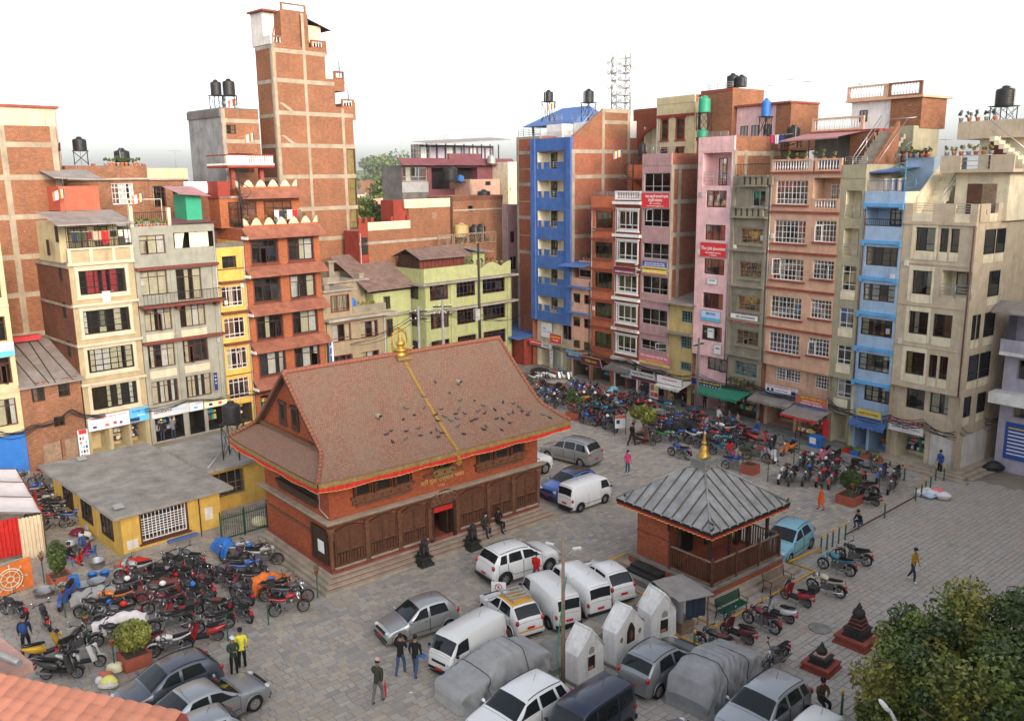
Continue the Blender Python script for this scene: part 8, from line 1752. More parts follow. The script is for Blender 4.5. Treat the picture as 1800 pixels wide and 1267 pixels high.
S('R',2.45,5.3,2.75,3.5,'white camera repair board under the peach house','s_white',[('भरत्न इलेक्ट्रोनिक्स सेन्टर',.5,.84,.2,'ink_red',.9),('मर्मत केन्द्र',.5,.5,.2,'ink_blue',.4)],[(0,1,0,.18,'s_blue'),(.05,.12,.35,.65,'s_navy'),(.18,.26,.35,.65,'s_navy'),(.8,.95,.3,.7,'s_navy')],off=.55)
S('R',5.5,8.05,2.5,3.4,'orange travel board beside the camera board','s_orange',[('ज्योतिष परिवार भवन',.5,.78,.22,'ink_yellow',.7),('राशिफल नामसंस्कार',.5,.5,.18,W_,.6),('हस्तरेखा कुण्डली',.5,.3,.16,W_,.7)],[(0,1,0,.16,'s_blue')],off=.95,tilt=-.12)
S('R',10.4,12.2,2.6,3.4,'pale yellow board hanging over the vegetable shop','s_yellow',[('सब्जी तथा फलफूल',.5,.6,.26,'ink_red',.8)],[(0,1,0,.28,'s_blue')],off=1.0,tilt=-.25)
S('R',12.45,14.85,2.2,3.05,'white transport board with red heading on the beige house','s_white',[('हिमाल तराई ट्रान्सपोर्ट प्रा. लि.',.5,.84,.24,W_,.92),('माल ढुवानी सेवा',.5,.5,.16,'ink_blue',.6),('काठमाडौं - बीरगंज - नेपालगंज',.5,.3,.12,K_,.8),('०१-४२२२२२२',.5,.12,.12,'ink_red',.5)],[(0,1,.68,1,'s_red')],off=.55)
S('R',-26.0,-24.2,2.45,2.95,'red shop board below the blue building','s_red',[('OASIS KITCHEN',.5,.5,.4,W_,.85)],off=1.0);S('R',-24.2,-22.6,2.4,2.85,'small grey shop board beside the red one','s_grey',[('STORE',.5,.5,.5,K_,.5)],off=1.0)
S('R',-23.1,-21.4,3.0,3.85,'dark red training board under the blue building window','s_red',[('कम्प्युटर तालिम केन्द्र',.5,.7,.25,'ink_yellow',.8),('भर्ना खुल्यो',.5,.35,.2,W_,.5)],off=.75);S('R',-25.3,-23.6,3.2,4.7,'tall white printed banner on the blue building base','s_white',[('शिक्षा',.3,.6,.12,'ink_blue',.3),('Training',.3,.4,.1,'ink_blue',.35),('Training',.75,.4,.1,'ink_blue',.35)],off=.1)
S('R',-24.05,-23.6,.5,2.3,'narrow vertical white board between two shutters','s_white',[('न',.5,.8,.12,K_,.4),('क',.5,.6,.12,K_,.4),('र',.5,.4,.12,K_,.4)],off=.0);S('R',-20.2,-18.0,2.05,2.75,'blue shop board under the salmon house','s_blue',[('किराना पसल',.5,.5,.4,'ink_yellow',.7)],[(0,1,.7,1,'s_cyan')],off=1.1,tilt=-.15)
S('R',-17.6,-14.9,1.9,2.7,'dark red tilted shop board under the orange house','s_maroon',[('मिठाई पसल',.5,.5,.4,'ink_yellow',.6)],off=1.4,tilt=-.3);S('R',-12.6,-11.2,1.5,2.3,'pale blue menu board hanging at the brown house','s_lblue',[('चिया नास्ता',.5,.7,.3,'ink_blue',.7),('खाना सेट',.5,.3,.28,'ink_red',.6)],off=1.2)
S('R',-10.8,-7.9,1.7,2.5,'long white and red bakery board under the pink one','s_white',[('भक्तपुर मिष्ठान्न भण्डार',.5,.7,.3,K_,.85)],[(0,1,0,.35,'s_maroon')],off=1.6,tilt=-.25);S('R',-7.7,-4.9,1.95,2.55,'white cloth banner tied above the sweet stall','s_white',[('दशैंको शुभकामना',.5,.6,.3,'ink_red',.6)],off=1.7);S('R',-8.9,-7.9,.3,1.6,'food photo poster beside the group of men','s_white',[],[(.1,.5,.1,.4,'s_orange'),(.55,.95,.1,.4,'s_red'),(.1,.5,.5,.9,'s_orange'),(.55,.95,.5,.9,'s_yellow')],off=1.3)
S('L',-.1,2.75,1.95,2.95,'pale flex and sticker print board under the cream house','s_pale',[('FLEX & STICKER PRINT',.35,.82,.15,'ink_red',.6),('All Kinds of Material & Digital Print',.8,.85,.09,'ink_red',.35)],[(.1,.2,.15,.3,'s_navy'),(.4,.5,.15,.35,'s_orange'),(.6,.68,.2,.4,'s_red'),(.75,.82,.15,.35,'s_blue')],off=.35)
S('L',2.77,4.15,2.0,3.0,'blue tech shop board next to the flex print board','s_cyan',[('ALAM Tech',.55,.76,.26,'ink_blue',.85),('Suppliers',.6,.45,.14,W_,.4)],[(0,.5,.05,.3,'s_navy')],off=.35);S('L',4.35,7.2,1.95,2.65,'grey board reading Sankata infosys under the grey house','s_grey',[('SANKATA',.3,.55,.36,K_,.48),('infosys',.75,.55,.36,'ink_lblue',.38)],off=.35)
S('L',7.25,8.3,1.95,2.6,'small white repair board beside the infosys board','s_white',[('E-C Repair',.5,.75,.2,'ink_red',.7)],[(.3,.6,.2,.5,'s_cyan')],off=.35);S('L',8.4,10.3,1.95,2.6,'cream photo shop board at the end of the grey house','s_cream',[('Y. K. Photo Shop',.5,.75,.2,K_,.8)],[(.2,.35,.2,.5,'s_navy'),(.6,.75,.2,.5,'s_red')],off=.35)
S('L',-.85,-.2,.1,2.2,'tall poster of product pictures on the lane corner','s_white',[],[(.1,.9,.85,1,'s_red')]+[(.12+.28*(k%3),.32+.28*(k%3),.06+.15*(k//3),.16+.15*(k//3),('s_navy','s_orange','s_grey','s_cyan')[k%4])for k in range(15)],off=.36);S('L',-5.6,-4.1,8.0,8.9,'white and blue company board at the picture edge','s_white',[('ISE (P.) LTD',.6,.7,.28,'ink_blue',.8)],[(0,1,0,.4,'s_cyan')],off=.36)
S('L',9.3,9.6,3.2,4.6,'narrow grey vertical sign on the grey house','s_navy',[('स',.5,.8,.12,W_,.5),('ह',.5,.6,.12,W_,.5),('न',.5,.4,.12,W_,.5)],off=.42);S('L',19.55,19.9,3.3,5.6,'blue and white vertical sign at the stucco house corner','s_blue',[('ॐ',.3,.8,.1,W_,.4),('क',.3,.5,.1,W_,.4)],[(.6,1,0,1,'s_white')],off=.8)
sg=thing('no_parking_sign','white no parking sign board on two legs','sign',(-.73,36.78,0),rad(-12));part(sg,'leg',MB().tube([(-.28,0,0),(-.28,0,.5)],.02,5),'iron_dark');part(sg,'leg',MB().tube([(.28,0,0),(.28,0,.5)],.02,5),'iron_dark');bpart(sg,'board',-.34,.34,-.02,.02,.38,1.05,'s_white')
part(sg,'prohibition_ring',MB().tube([(.16*math.cos(t),-.03,.8+.16*math.sin(t))for t in[2*math.pi*k/20 for k in range(21)]],.018,4).tube([(-.11,-.03,.91),(.11,-.03,.69)],.016,4),'ink_red');me=text_mesh('P',.2,K_);obj('lettering',me,sg,(0,-.028,.8),rot=(math.pi/2,0,0));me=text_mesh('NO PARKING',.1,'ink_red',.6);obj('lettering',me,sg,(0,-.028,.5),rot=(math.pi/2,0,0))
ps=thing('poster_stand','white and orange poster stand on green legs by the black tarpaulin','sign',(8.0,62.9,0),rad(15));part(ps,'leg',MB().tube([(-.45,0,0),(-.45,0,1.5)],.03,6),'green_paint');part(ps,'leg',MB().tube([(.45,0,0),(.45,0,1.5)],.03,6),'green_paint');bpart(ps,'board',-.42,.42,-.02,.02,.55,1.55,'s_white');bpart(ps,'print',-.42,.42,-.03,-.021,1.3,1.55,'s_orange');bpart(ps,'print',-.3,-.05,-.03,-.021,.9,1.2,'s_navy')
# ---------------------------------------------------------------- tanks, mast, poles on and between the roofs
for(row,u,off,z,r_,h,mt_,st,lb)in(('L',17.0,-10.5,26.15,.46,1.2,'plastic_black',1.2,'black water tank behind another on the concrete house'),('L',17.95,-10,26.15,.52,1.3,'plastic_black',1.2,'front black water tank on the concrete house stand'),('L',4.95,-9.6,21.35,.5,.95,'plastic_black',1.1,'rusty black tank on the old brick terrace'),('L',8.2,-9.9,20.2,.6,1.3,'plastic_black',0,'squat black tank behind rooftop plants'),
  ('L',44.2,-6,16.6,.7,1.0,'plastic_black',0,'black tank on the flat brick house'),('L',39.6,-4.6,13.0,.75,1.35,'yellowold',.5,'faded yellow tank above the sunburst railing'),('L',41.6,-4.8,12.6,.55,1.5,'plastic_black',.3,'dark tank above the sunburst railing'),('L',42.5,-4.8,12.6,.55,1.5,'plastic_black',.3,'last dark tank above the sunburst railing'),('L',54.4,-23,18.6,.95,1.7,'plastic_black',.3,'big black tank below the rooftop restaurant'),('L',56.1,-23,18.4,.5,.8,'plastic_blue',.2,'blue drum beside the big black tank'),('L',62.2,-23.5,20.7,.55,1.1,'galv',0,'silver drum on the back roofs'),
  ('R',-29.2,-4,26.4,.5,1.05,'plastic_black',2,'black tank above the blue building stair room'),('R',-23.75,-4.6,25.95,.52,1.2,'plastic_black',1.8,'black tank beside the telecom mast'),('R',-7.3,-6,26.0,.5,1.1,'plastic_black',0,'larger black tank on the brick stair tower'),('R',-6.4,-6,26.0,.45,.9,'plastic_black',0,'smaller black tank on the brick stair tower'),('R',-8.0,-3.4,24.0,.5,1.25,'plastic_green',1.5,'bright green tank above the mauve house'),('R',-8.0,-3.3,22.0,.45,.6,'plastic_green',.3,'low green tank under the bright green one'),('R',-2.7,-4.6,23.4,.35,1.3,'plastic_blue',1.4,'blue drum on the pink roof room'),('R',.4,-4,21.4,.5,1.1,'plastic_black',.5,'black tank between the pink and peach roofs'),('R',6.2,-8,22.5,.6,1.3,'plastic_black',1.2,'black tank on a frame behind the olive house'),('R',13.9,-8,23.2,.6,1.2,'plastic_black',1.1,'black tank on the beige house top frame'),('R',-15.1,-3.4,21.0,.3,.8,'plastic_black',.9,'small black tank above the orange roof room'),('L',23.0,-.6,7.62,.4,1.2,'plastic_blue',0,'blue drum on the stucco house terrace')):
    p=RO(u,off)if row=='R' else LO(u,off);tank(lb,p[0],p[1],z,r_,h,mt_,st)
tank('black tank on an iron stand over the hall roof',-16.6,50.0,5.0,.52,1.2,'plastic_black',2.2)
p=RO(-22.8,-8);ms=thing('telecom_mast','white lattice telecom mast with round dishes above the roofs','mast',(p[0],p[1],25),.3);cs=((-.75,-.6),(.75,-.6),(.75,.6),(-.75,.6))
for a in cs:part(ms,'leg',MB().tube([(a[0],a[1],-.3),(a[0]*.95,a[1]*.95,5.6)],.075,5),'galv')
m=MB()
for k in range(8):
    z=.3+k*.7
    for a,b_ in zip(cs,cs[1:]+cs[:1]):m.tube([(a[0],a[1],z),(b_[0],b_[1],z)],.05,4);m.tube([(a[0],a[1],z),(b_[0],b_[1],z+.7 if k<7 else z)],.045,4)
part(ms,'brace',m,'galv')
for k in range(12):z=1.2+R.random()*4.4;q=R.choice(cs);part(ms,'dish',MB().lathe([(.02,0),(.24,.06),(.26,.16),(.001,.2)],12,(q[0]*1.25,q[1]*1.25-.1,z),axis='y'),'whitew')
for q in cs:part(ms,'panel_antenna',MB().box(q[0]*1.4-.1,q[0]*1.4+.1,q[1]*1.4-.06,q[1]*1.4+.06,4.0,5.5),'whitew')
def pole(label,x,y,h,mt_,arms=2,name='utility_pole'):
    t=thing(name,label,'pole',(x,y,0),R.random());part(t,'shaft',MB().tube([(0,0,0),(0,0,h)],[.15,.09],8),mt_)
    for k in range(arms):part(t,'crossarm',MB().obox((0,0,h-.5-k*.6),(1.5,.08,.1)),'iron_dark');[part(t,'insulator',MB().lathe([(.03,0),(.05,.05),(.02,.14)],6,(x_,0,h-.44-k*.6)),'dirtywhite')for x_ in(-.65,-.25,.25,.65)]
    return t
pole('concrete utility pole behind the gilded finial',-7.3,68,9.2,'greyconc');pole('second concrete utility pole behind the temple ridge',-5.4,68,9.6,'greyconc');t=pole('tall dark steel pole before the green house',-2.65,72,13.7,'iron_dark',0);part(t,'box',MB().box(-.5,-.05,-.2,.2,7.4,8.3),'galv');pole('leaning dark pole near the shop corner',14.6,67.2,6.5,'darkconc',1)
lp=thing('lamp_pole','slim lamp pole with three small lamp heads among the white vans','lamp pole',(1.78,29.85,0));part(lp,'shaft',MB().tube([(0,0,0),(0,0,3),(.0,0,6.1)],[.09,.075,.05],8),'wood_grey')
for(a,z)in((200,5.5),(20,5.6),(150,5.75)):t=rad(a);part(lp,'arm',MB().tube([(0,0,z-.3),(.4*math.cos(t),.4*math.sin(t),z)],.02,5),'galv');part(lp,'lamp_head',MB().obox((.55*math.cos(t),.55*math.sin(t),z+.03),(.34,.13,.06),Matrix.Rotation(t,3,'Z')),'lamp_clear')
part(lp,'camera',MB().obox((.35,.05,4.6),(.28,.09,.09)),'s_white');part(lp,'hose',MB().tube([(.12,0,4.6),(-.1,-.05,3),(-.25,-.1,1.5),(-.05,-.1,.1)],.025,5),'plastic_green')
l2=thing('street_lamp','curved street lamp head in front of the tree','street lamp',(8.85,18,0));part(l2,'shaft',MB().tube([(.3,0,0),(.3,0,5.4),(0,0,6.4),(-.3,0,6.95)],[.07,.06,.05,.04],8),'galv');part(l2,'lamp_head',MB().ell((-.42,0,7.05),(.22,.1,.06),10,6,0,Matrix.Rotation(.9,3,'Y')),'s_white')
def flag(label,x,y,z,h,cols):
    t=thing('flag',label,'flag',(x,y,z),0,'rooftop prayer flags');part(t,'staff',MB().tube([(0,0,0),(.1,0,h)],.02,5),'wood_grey');n=len(cols)
    for k,c in enumerate(cols):part(t,'stripe',MB().grid(lambda u,v:(.1-(k+u)*.16,.1*math.sin((k+u)*.9),h-.1-.6*v-.10*(k+u)*(.6+.0*v)),3,2),c)
for i,(row,u,off,z,h,lb)in enumerate((('L',16.6,-4.0,21.0,1.9,'striped flag on the white balcony of the red brick house'),('L',18.3,-9.5,24.9,1.2,'striped flag above the concrete house'),('L',1.0,-2.5,16.9,1.8,'striped flag beside the silver drum on the cream roof'),('L',3.1,-8.5,19.4,2.6,'dark flag beside the brick flank'),('L',6.2,-2,16.4,1.9,'striped flag among pots on the grey roof'),('R',-27,-3,24.3,2.0,'small flag beside the white stair room'),('R',-16.9,-2.5,20,1.4,'striped flag on the orange house'))):
    p=RO(u,off)if row=='R' else LO(u,off);flag(lb,p[0],p[1],z,h,('s_blue','s_yellow','s_red','s_white','s_orange')if 'dark' not in lb else('s_maroon','s_navy','s_red'))
def laundry(label,row,u0,u1,off,z,cols,seed):
    p=RO(u0,off)if row=='R' else LO(u0,off);t=thing('washing_line',label,'laundry',(p[0],p[1],z),math.pi/2-(AZR if row=='R' else AZL));rr=random.Random(seed);L=u1-u0;part(t,'line',MB().tube([(0,0,0),(L/2,0,-.06),(L,0,0)],.012,4),'cream_cloth');x=.05;k=0
    while x<L-.25:
        w_=rr.uniform(.25,.55);h=rr.uniform(.4,.95);ph=rr.random()*6;part(t,'garment',MB().grid(lambda u,v:(x+w_*u,.04*math.sin(u*8+ph),-.02-h*v),8,3),cols[k%len(cols)]);x+=w_+rr.uniform(.03,.15);k+=1
laundry('washing hung along the cream house terrace','L',.3,4.1,.1,15.7,('c_djean','c_green','c_maroon','peachs','c_red','c_black','cream_cloth','white_cloth'),3);laundry('small clothes drying on the red brick terrace','L',16.0,18.6,-.6,16.6,('white_cloth','c_djean','white_cloth','c_red','c_grey'),5);laundry('maroon and white clothes on the light blue roof','R',9.4,11.4,-3.5,20.4,('c_maroon','c_maroon','c_djean','c_black'),8);laundry('purple and white clothes beside the pink roof room','R',-1.2,.9,-3.2,21.9,('c_pink','white_cloth','c_blue','c_djean'),9);laundry('white cloth hung out on the light blue balcony','R',10.4,12.0,.0,18.6,('cream_cloth','white_cloth'),6);laundry('white sheet hanging from the cream house window','L',1.75,2.6,.45,11.6,('white_cloth',),2)
def antenna(label,row,u,off,z,h):
    p=RO(u,off)if row=='R' else LO(u,off);t=thing('television_aerial',label,'aerial',(p[0],p[1],z),.5,'rooftop aerials');part(t,'mast',MB().tube([(0,0,0),(0,0,h)],.022,4),'galv');m=MB().tube([(-.5,0,h-.1),(.5,0,h-.1)],.015,4)
    for k in range(5):m.tube([(-.4+k*.2,-.25,h-.1),(-.4+k*.2,.25,h-.1)],.01,4)
    part(t,'elements',m,'galv')
for i,(row,u,off,z,h,w_)in enumerate((('L',1.7,-6.5,22.9,1.2,'the brick flank'),('R',-20,-8,24.6,1.8,'the arched building'),('R',-11,-5,25.6,2.4,'the cream and maroon house'),('R',-9,-5,25.8,1.6,'the brick stair tower'),('R',-3.6,-6,24.4,1.6,'the near end of the pink roof room'),('R',-2,-6.5,24.4,1.9,'the middle of the pink roof room'),('R',-.8,-7,24.4,1.7,'the far end of the pink roof room'),('R',8.6,-6,22.1,1.5,'the olive house'),('R',11.2,-6,19.9,1.3,'the light blue house'),('L',12.4,-9.5,19.9,1.6,'the scalloped parapet'),('R',3.8,-7,24.1,1.4,'the white tower room'))):antenna('television aerial standing on '+w_,row,u,off,z,h)
def pots(label,row,u0,u1,off,z,n,lm):
    for k in range(n):
        u=u0+(u1-u0)*(k+.5)/n;p=RO(u,off)if row=='R' else LO(u,off);t=thing('potted_plant','%s potted plant %s'%(ORD[k],label),'potted plant',(p[0],p[1],z),R.random()*6,'potted plants '+label);part(t,'pot',MB().lathe([(.1,0),(.15,.22),(.16,.25)],8),'terracotta' if k%3 else 'plastic_grey');part(t,'leaves',leafmass(90,.24,.2,.3,.13,3),lm).location=(0,0,.45)
for a in(('along the grey house roof railing','L',4.6,6.9,.1,15.75,9,'leaf_mid'),('on the grey stone house ledge','R',-1.2,1.5,.75,2.75,6,'leaf_dark'),('crowding the old brick terrace','L',6.4,9.3,-9.1,20.2,9,'leaf_dark'),('on the light blue roof edge','R',9.8,12.2,-2.4,19.9,6,'leaf_mid'),('on the upper beige terrace','R',13.2,16.4,-2.0,19.95,7,'leaf_olive'),('along the top beige parapet','R',12.8,15.5,-4.1,22.1,5,'leaf_grey'),('on the stucco terrace','L',23.7,25.6,-.6,7.7,6,'leaf_light'),('on the green house parapet','L',36.2,41.4,-.3,10.5,8,'leaf_dark'),('on the peach house terrace','R',2.4,6.8,-.3,19.8,6,'leaf_mid'),('on the red brick house parapet','L',13.2,19.2,-.6,15.6,7,'leaf_olive'),('on the terrace above the salmon house','R',-19.8,-17.8,-.4,11.2,4,'leaf_dark')):pots(*a)
# ---------------------------------------------------------------- pigeons
mat('pigeon',(.10,.11,.13),.6,var=.3,scale=20);mat('pigeon_dark',(.035,.037,.045),.6,var=.2,scale=20)
pgs=[]
for mt_ in('pigeon','pigeon_dark'):
    b_=loft([(.13,.10,.03,.03),(.08,.09,.06,.06),(0,.08,.07,.065),(-.1,.07,.045,.04),(-.2,.055,.03,.012),(-.24,.05,.025,.008)],8).mesh('body',mt_);h_=MB().ell((.15,0,.17),(.035,.028,.032),8,5).tube([(.11,0,.11),(.145,0,.165)],[.04,.028],6).lathe([(.01,0),(.001,.03)],5,(.18,0,.165),axis='x').mesh('head','pigeon_dark');w_=MB().ell((-.03,0,.105),(.12,.075,.03),8,5).mesh('wing',mt_);pgs.append((b_,h_,w_))
PG=[(7.59,.323),(8.05,.446),(6.49,.434),(5.13,.502),(6.14,.536),(7.01,.578),(8.36,.535),(9.25,.565),(10.9,.641),(11.44,.674),(9.57,.632),(11.72,.726),(5.35,.58),(6.54,.618),(8.03,.614),(7.67,.65),(8.2,.666),(9.03,.673),(9.37,.704),(10.1,.695),(11.11,.758),(11.7,.771),(12.1,.797),(10.79,.771),(12.82,.858),(13.09,.908),(4.66,.596),(6.44,.676),(6.97,.656),(7.17,.703),(7.59,.702),(8.33,.749),(8.62,.744),(9.85,.785),(10.2,.8),(10.46,.859),(3.67,.674),(3.34,.695),(3.43,.777),(4.43,.707),(4.18,.78),(5.12,.706),(5.05,.776),(5.69,.773),(6.09,.759),(6.26,.798),(5.94,.829),(7.36,.77),(7.41,.859),(8.68,.862),(8.95,.839),(9.68,.911),(11.86,.823)]
def pigeon(p,lb,grp):
    t=thing('pigeon',lb,'pigeon',p,R.random()*6.28,grp);q=R.choice(pgs)
    t.scale=(.8,.8,.8)
    for n,me in zip(('body','head','wing'),q):obj(n,me,t)
for i,(x,t)in enumerate(PG):p=Vector(slope_pt(.5,t));P=E1*x+E2*p.y+TOW;pigeon((P.x,P.y,p.z+.005),'grey pigeon resting on the tiled temple roof','pigeons on the temple roof')
for(x,y,z)in((.05,.05,3.58),(.3,.3,3.72),(1.6,1.6,4.45),(2.55,2.5,5.72),(.2,5.5,3.62),(5.5,.4,3.66),(5.75,.05,3.56),(4.2,1.6,4.45),(1.2,1.15,4.2)):P=F1*x+F2*y+PF;pigeon((P.x,P.y,z),'grey pigeon perched on the ribbed pavilion roof','pigeons on the pavilion roof')
# ---------------------------------------------------------------- rails, benches, well, cooking place
def yrail(label,pts,h=.3,mt_='yellow_paint'):
    t=thing('low_rail',label,'rail',(0,0,0),0,'low yellow pipe rails');part(t,'pipe',MB().tube([(x,y,h)for x,y in pts],.045,6),mt_)
    for a,b_ in zip(pts,pts[1:]):
        n=max(1,int(math.hypot(a[0]-b_[0],a[1]-b_[1])/2.2))
        for k in range(n+1):part(t,'foot',MB().tube([(a[0]+(b_[0]-a[0])*k/n,a[1]+(b_[1]-a[1])*k/n,0),(a[0]+(b_[0]-a[0])*k/n,a[1]+(b_[1]-a[1])*k/n,h)],.035,5),mt_)
yrail('low yellow rail behind the pavilion wall',[(4.41,40.31),(6.28,41.79)]);yrail('low yellow rail along the motorcycles beside the pavilion',[(7.87,34.63),(8.46,33.89),(11.43,36.47),(14.39,39.07),(13.34,40.24)]);yrail('low yellow rail from the pavilion to the bollards',[(13.51,40.15),(15.6,41.7)]);yrail('low yellow rail between the shrine stall and bollard',[(5.53,37.24),(6.07,36.68)]);yrail('short yellow rail beside the tin stall',[(6.67,33.3),(7.68,32.22)]);yrail('long worn low rail from the crouching man to the sacks',[(17.5,43.37),(20.8,46.28),(23.7,48.85)],.28,'rust_iron')
def bench(label,x,y,az,mt_):
    t=thing('park_bench',label,'bench',(x,y,0),math.pi/2-az)
    for k in range(5):bpart(t,'seat_slat',0,1.7,-.4+k*.085,-.335+k*.085,.42,.45,mt_);bpart(t,'back_slat',0,1.7,.06+.012*k,.085+.012*k,.52+k*.085,.585+k*.085,mt_)
    for x_ in(.08,1.62):part(t,'leg',MB().tube([(x_,-.36,0),(x_,-.34,.42),(x_,.03,.42),(x_,.14,.95)],.025,5).tube([(x_,.05,.42),(x_,.1,0)],.025,5).tube([(x_,-.36,.42),(x_,-.4,.66),(x_,.06,.68)],.02,5),'iron_dark')
bench('green slatted bench facing the maroon motorcycles',8.75,35.0,rad(52),'green_paint');bench('brown worn bench beside the red scooter',11.45,37.35,rad(52),'wood_grey')
wl=thing('stone_well','round capped brick well among the motorcycles','well',(3.98,76.3,0));part(wl,'shaft',MB().lathe([(.92,0),(.9,.1),(.88,1.0)],24),'brick_old');part(wl,'cap',MB().lathe([(.98,1.0),(1.0,1.06),(.98,1.14),(.001,1.16)],24),'slab')
sp_=thing('stone_plinth','stepped stone plinth in front of the tea shops','plinth',(11.7,67.9,0),.6);[bpart(sp_,'tier',-q,q,-q,q,z,z+.2,'stone_grey')for q,z in((.9,0),(.65,.201),(.4,.402))]
def basin(label,x,y,r_,h,mt_,cat='basin',name='cooking_basin'):t=thing(name,label,cat,(x,y,0));part(t,'bowl',MB().lathe([(r_*.5,.0),(r_*.85,h*.35),(r_,h),(r_*1.05,h),(r_*.95,h*.95),(r_*.8,h*.4),(.001,.06)],18,cap=False),mt_);part(t,'handle',MB().tube([(r_,-.08,h*.9),(r_+.07,-.06,h),(r_+.07,.06,h),(r_,.08,h*.9)],.015,5),mt_)
for a in(('large steel pot beside the cook',-23.3,43.0,.42,.5,'steel'),('shallow steel basin before the banner',-22.1,38.1,.48,.3,'steel'),('tarnished basin against the shallow one',-21.6,38.5,.42,.3,'galv'),('wide steel basin near the blue chair',-20.6,38.8,.4,.22,'steel'),('second wide basin near the motorcycles',-20.15,39.2,.42,.22,'steel'),('deep steel pot behind the blue tubs',-20.95,41.0,.4,.45,'steel'),('blue plastic tub near the steel pot',-20.6,39.75,.22,.32,'plastic_blue'),('blue plastic tub holding green vegetables',-20.1,39.95,.22,.32,'plastic_blue'),('small steel bowl on the ground by the tent',-23.6,43.8,.25,.15,'steel'),('steel bowl of food beside the tent',-23.0,44.3,.3,.2,'steel'),('green bucket before the tea shops',9.6,74.2,.18,.3,'plastic_green'),('yellow bucket near the teal motorcycle',14.3,66.9,.18,.35,'plastic_yellow'),('blue bucket beside the black bag',32.3,55.0,.2,.35,'plastic_blue')):basin(*a)
def chair(label,x,y,az,mt_,grp='plastic chairs'):
    t=thing('plastic_chair',label,'chair',(x,y,0),-az,grp);bpart(t,'seat',-.22,.22,-.22,.22,.42,.45,mt_);part(t,'backrest',MB().grid(lambda u,v:(-.22+.44*u,-.2-.08*v-.05*(1-(2*u-1)**2),.45+.42*v),8,3),mt_);[part(t,'leg',MB().tube([(a*.18,b_*.18,.42),(a*.23,b_*.23,0)],.022,5),mt_)for a in(-1,1)for b_ in(-1,1)];[part(t,'armrest',MB().tube([(a*.22,-.24,.66),(a*.24,.1,.64),(a*.23,.18,.44)],.02,5),mt_)for a in(-1,1)]
chair('blue plastic chair under the person with the red shawl',-21.7,41.95,rad(-100),'plastic_blue');chair('blue plastic chair by the basins standing empty',-20.7,38.2,rad(150),'plastic_blue');chair('blue plastic chair under the person in the dark jacket',-22.5,41.3,rad(80),'plastic_blue')
def stool(label,x,y,mt_='plastic_red'):t=thing('stool',label,'stool',(x,y,.02),0,'plastic stools');part(t,'top',MB().lathe([(.15,.4),(.17,.42),(.16,.44),(.001,.44)],10),mt_);[part(t,'leg',MB().tube([(a*.1,b_*.1,.41),(a*.15,b_*.15,0)],.02,4),mt_)for a in(-1,1)for b_ in(-1,1)]
for a in(('red stool under the man in the white shirt',16.06,66.07),('red stool under the man in pale grey',16.75,65.1),('red stool under the man in the cream sweater',17.2,64.4),('red stool under the man in the blue jacket',18.2,62.4),('red stool standing near the salmon house',8.4,76.6),('red stool next to the blue bucket shop',9.0,76.0),('blue stool under the brown shawl',13.28,71.44,'plastic_blue')):stool(*a)
def heap(name,label,x,y,items,seed):
    rr=random.Random(seed);t=thing(name,label,'heap',(x,y,0))
    for k,(r_,mt_)in enumerate(items):
        a=rr.random()*6.28;q=rr.random()*.7;ph=[rr.random()*6 for _ in range(3)]
        def f(u,v):th,p_=2*math.pi*u,math.pi*v;rad_=r_*(1+.16*math.sin(3*th+ph[0])*math.sin(p_)+.12*math.sin(5*p_+ph[1]));return(q*math.cos(a)+rad_*math.sin(p_)*math.cos(th),q*math.sin(a)+rad_*math.sin(p_)*math.sin(th)*.8,max(.01,r_*.6*(1-math.cos(p_)*1.0)+.15*(k>3)))
        part(t,'sack',MB().grid(f,14,9),mt_)
heap('sack_heap','heap of white and pink sacks by the bollards',24.9,49.2,[(.4,'white_cloth'),(.38,'white_cloth'),(.35,'s_lblue'),(.42,'s_pale'),(.33,'dirtywhite'),(.36,'s_pink'),(.3,'white_cloth')],4);heap('rubbish_heap','rubbish bags around the planter with the round bush',-15.75,30.9,[(.36,'dirtywhite'),(.3,'white_cloth'),(.34,'s_cream'),(.3,'cur_brown'),(.28,'stone_grey'),(.3,'s_yellow'),(.26,'s_orange')],6);heap('black_bag','large black plastic bundle on the lavender house side',31.0,53.7,[(.6,'plastic_black'),(.45,'plastic_black')],7);heap('tarpaulin_heap','black tarpaulin heap before the corner shed',2.5,81.5,[(.9,'plastic_black'),(.7,'plastic_black'),(.6,'trim_black')],8);heap('cloth_heap','grey cloth heap by the hall corner',-19.2,41.0,[(.4,'car_cover'),(.35,'cur_brown'),(.3,'dirtywhite')],9);heap('food_sacks','stacked sacks and pots under the marquee edge',-23.6,45.2,[(.4,'c_maroon'),(.35,'dirtywhite'),(.35,'plastic_grey'),(.3,'c_tan')],10)
def awning(label,u0,u1,off,z,d,mt_,edge=None):
    p=RO(u0,off);t=thing('awning',label,'awning',(p[0],p[1],z),math.pi/2-AZR);L=u1-u0;part(t,'canopy',MB().grid(lambda u,v:(L*u,-d*v,-.45*v-.03*math.sin(u*math.pi*4)*v),16,4),mt_);part(t,'fringe',MB().grid(lambda u,v:(L*u,-d-.01,-.45-.16*v*(1+.3*math.sin(u*L*18))),60,1),edge or mt_)
awning('green canvas awning of the tea shop',-3.2,1.2,.5,2.55,1.9,'s_green');awning('grey sheet awning beneath the camera board',1.6,5.2,.2,2.75,1.5,'metal_roof');awning('torn grey awning of the sweet stall',-7.6,-4.8,.5,2.2,1.7,'dirtywhite');awning('grey awning with red fringe over the snack stall',5.2,8.2,.6,2.5,1.9,'metal_roof','s_red');awning('dark sheet awning under the brown house',-14.3,-11.2,.5,2.5,1.5,'darkconc');awning('blue roller hood over the vegetable shop',9.6,12.2,.3,2.45,.5,'metal_blue')
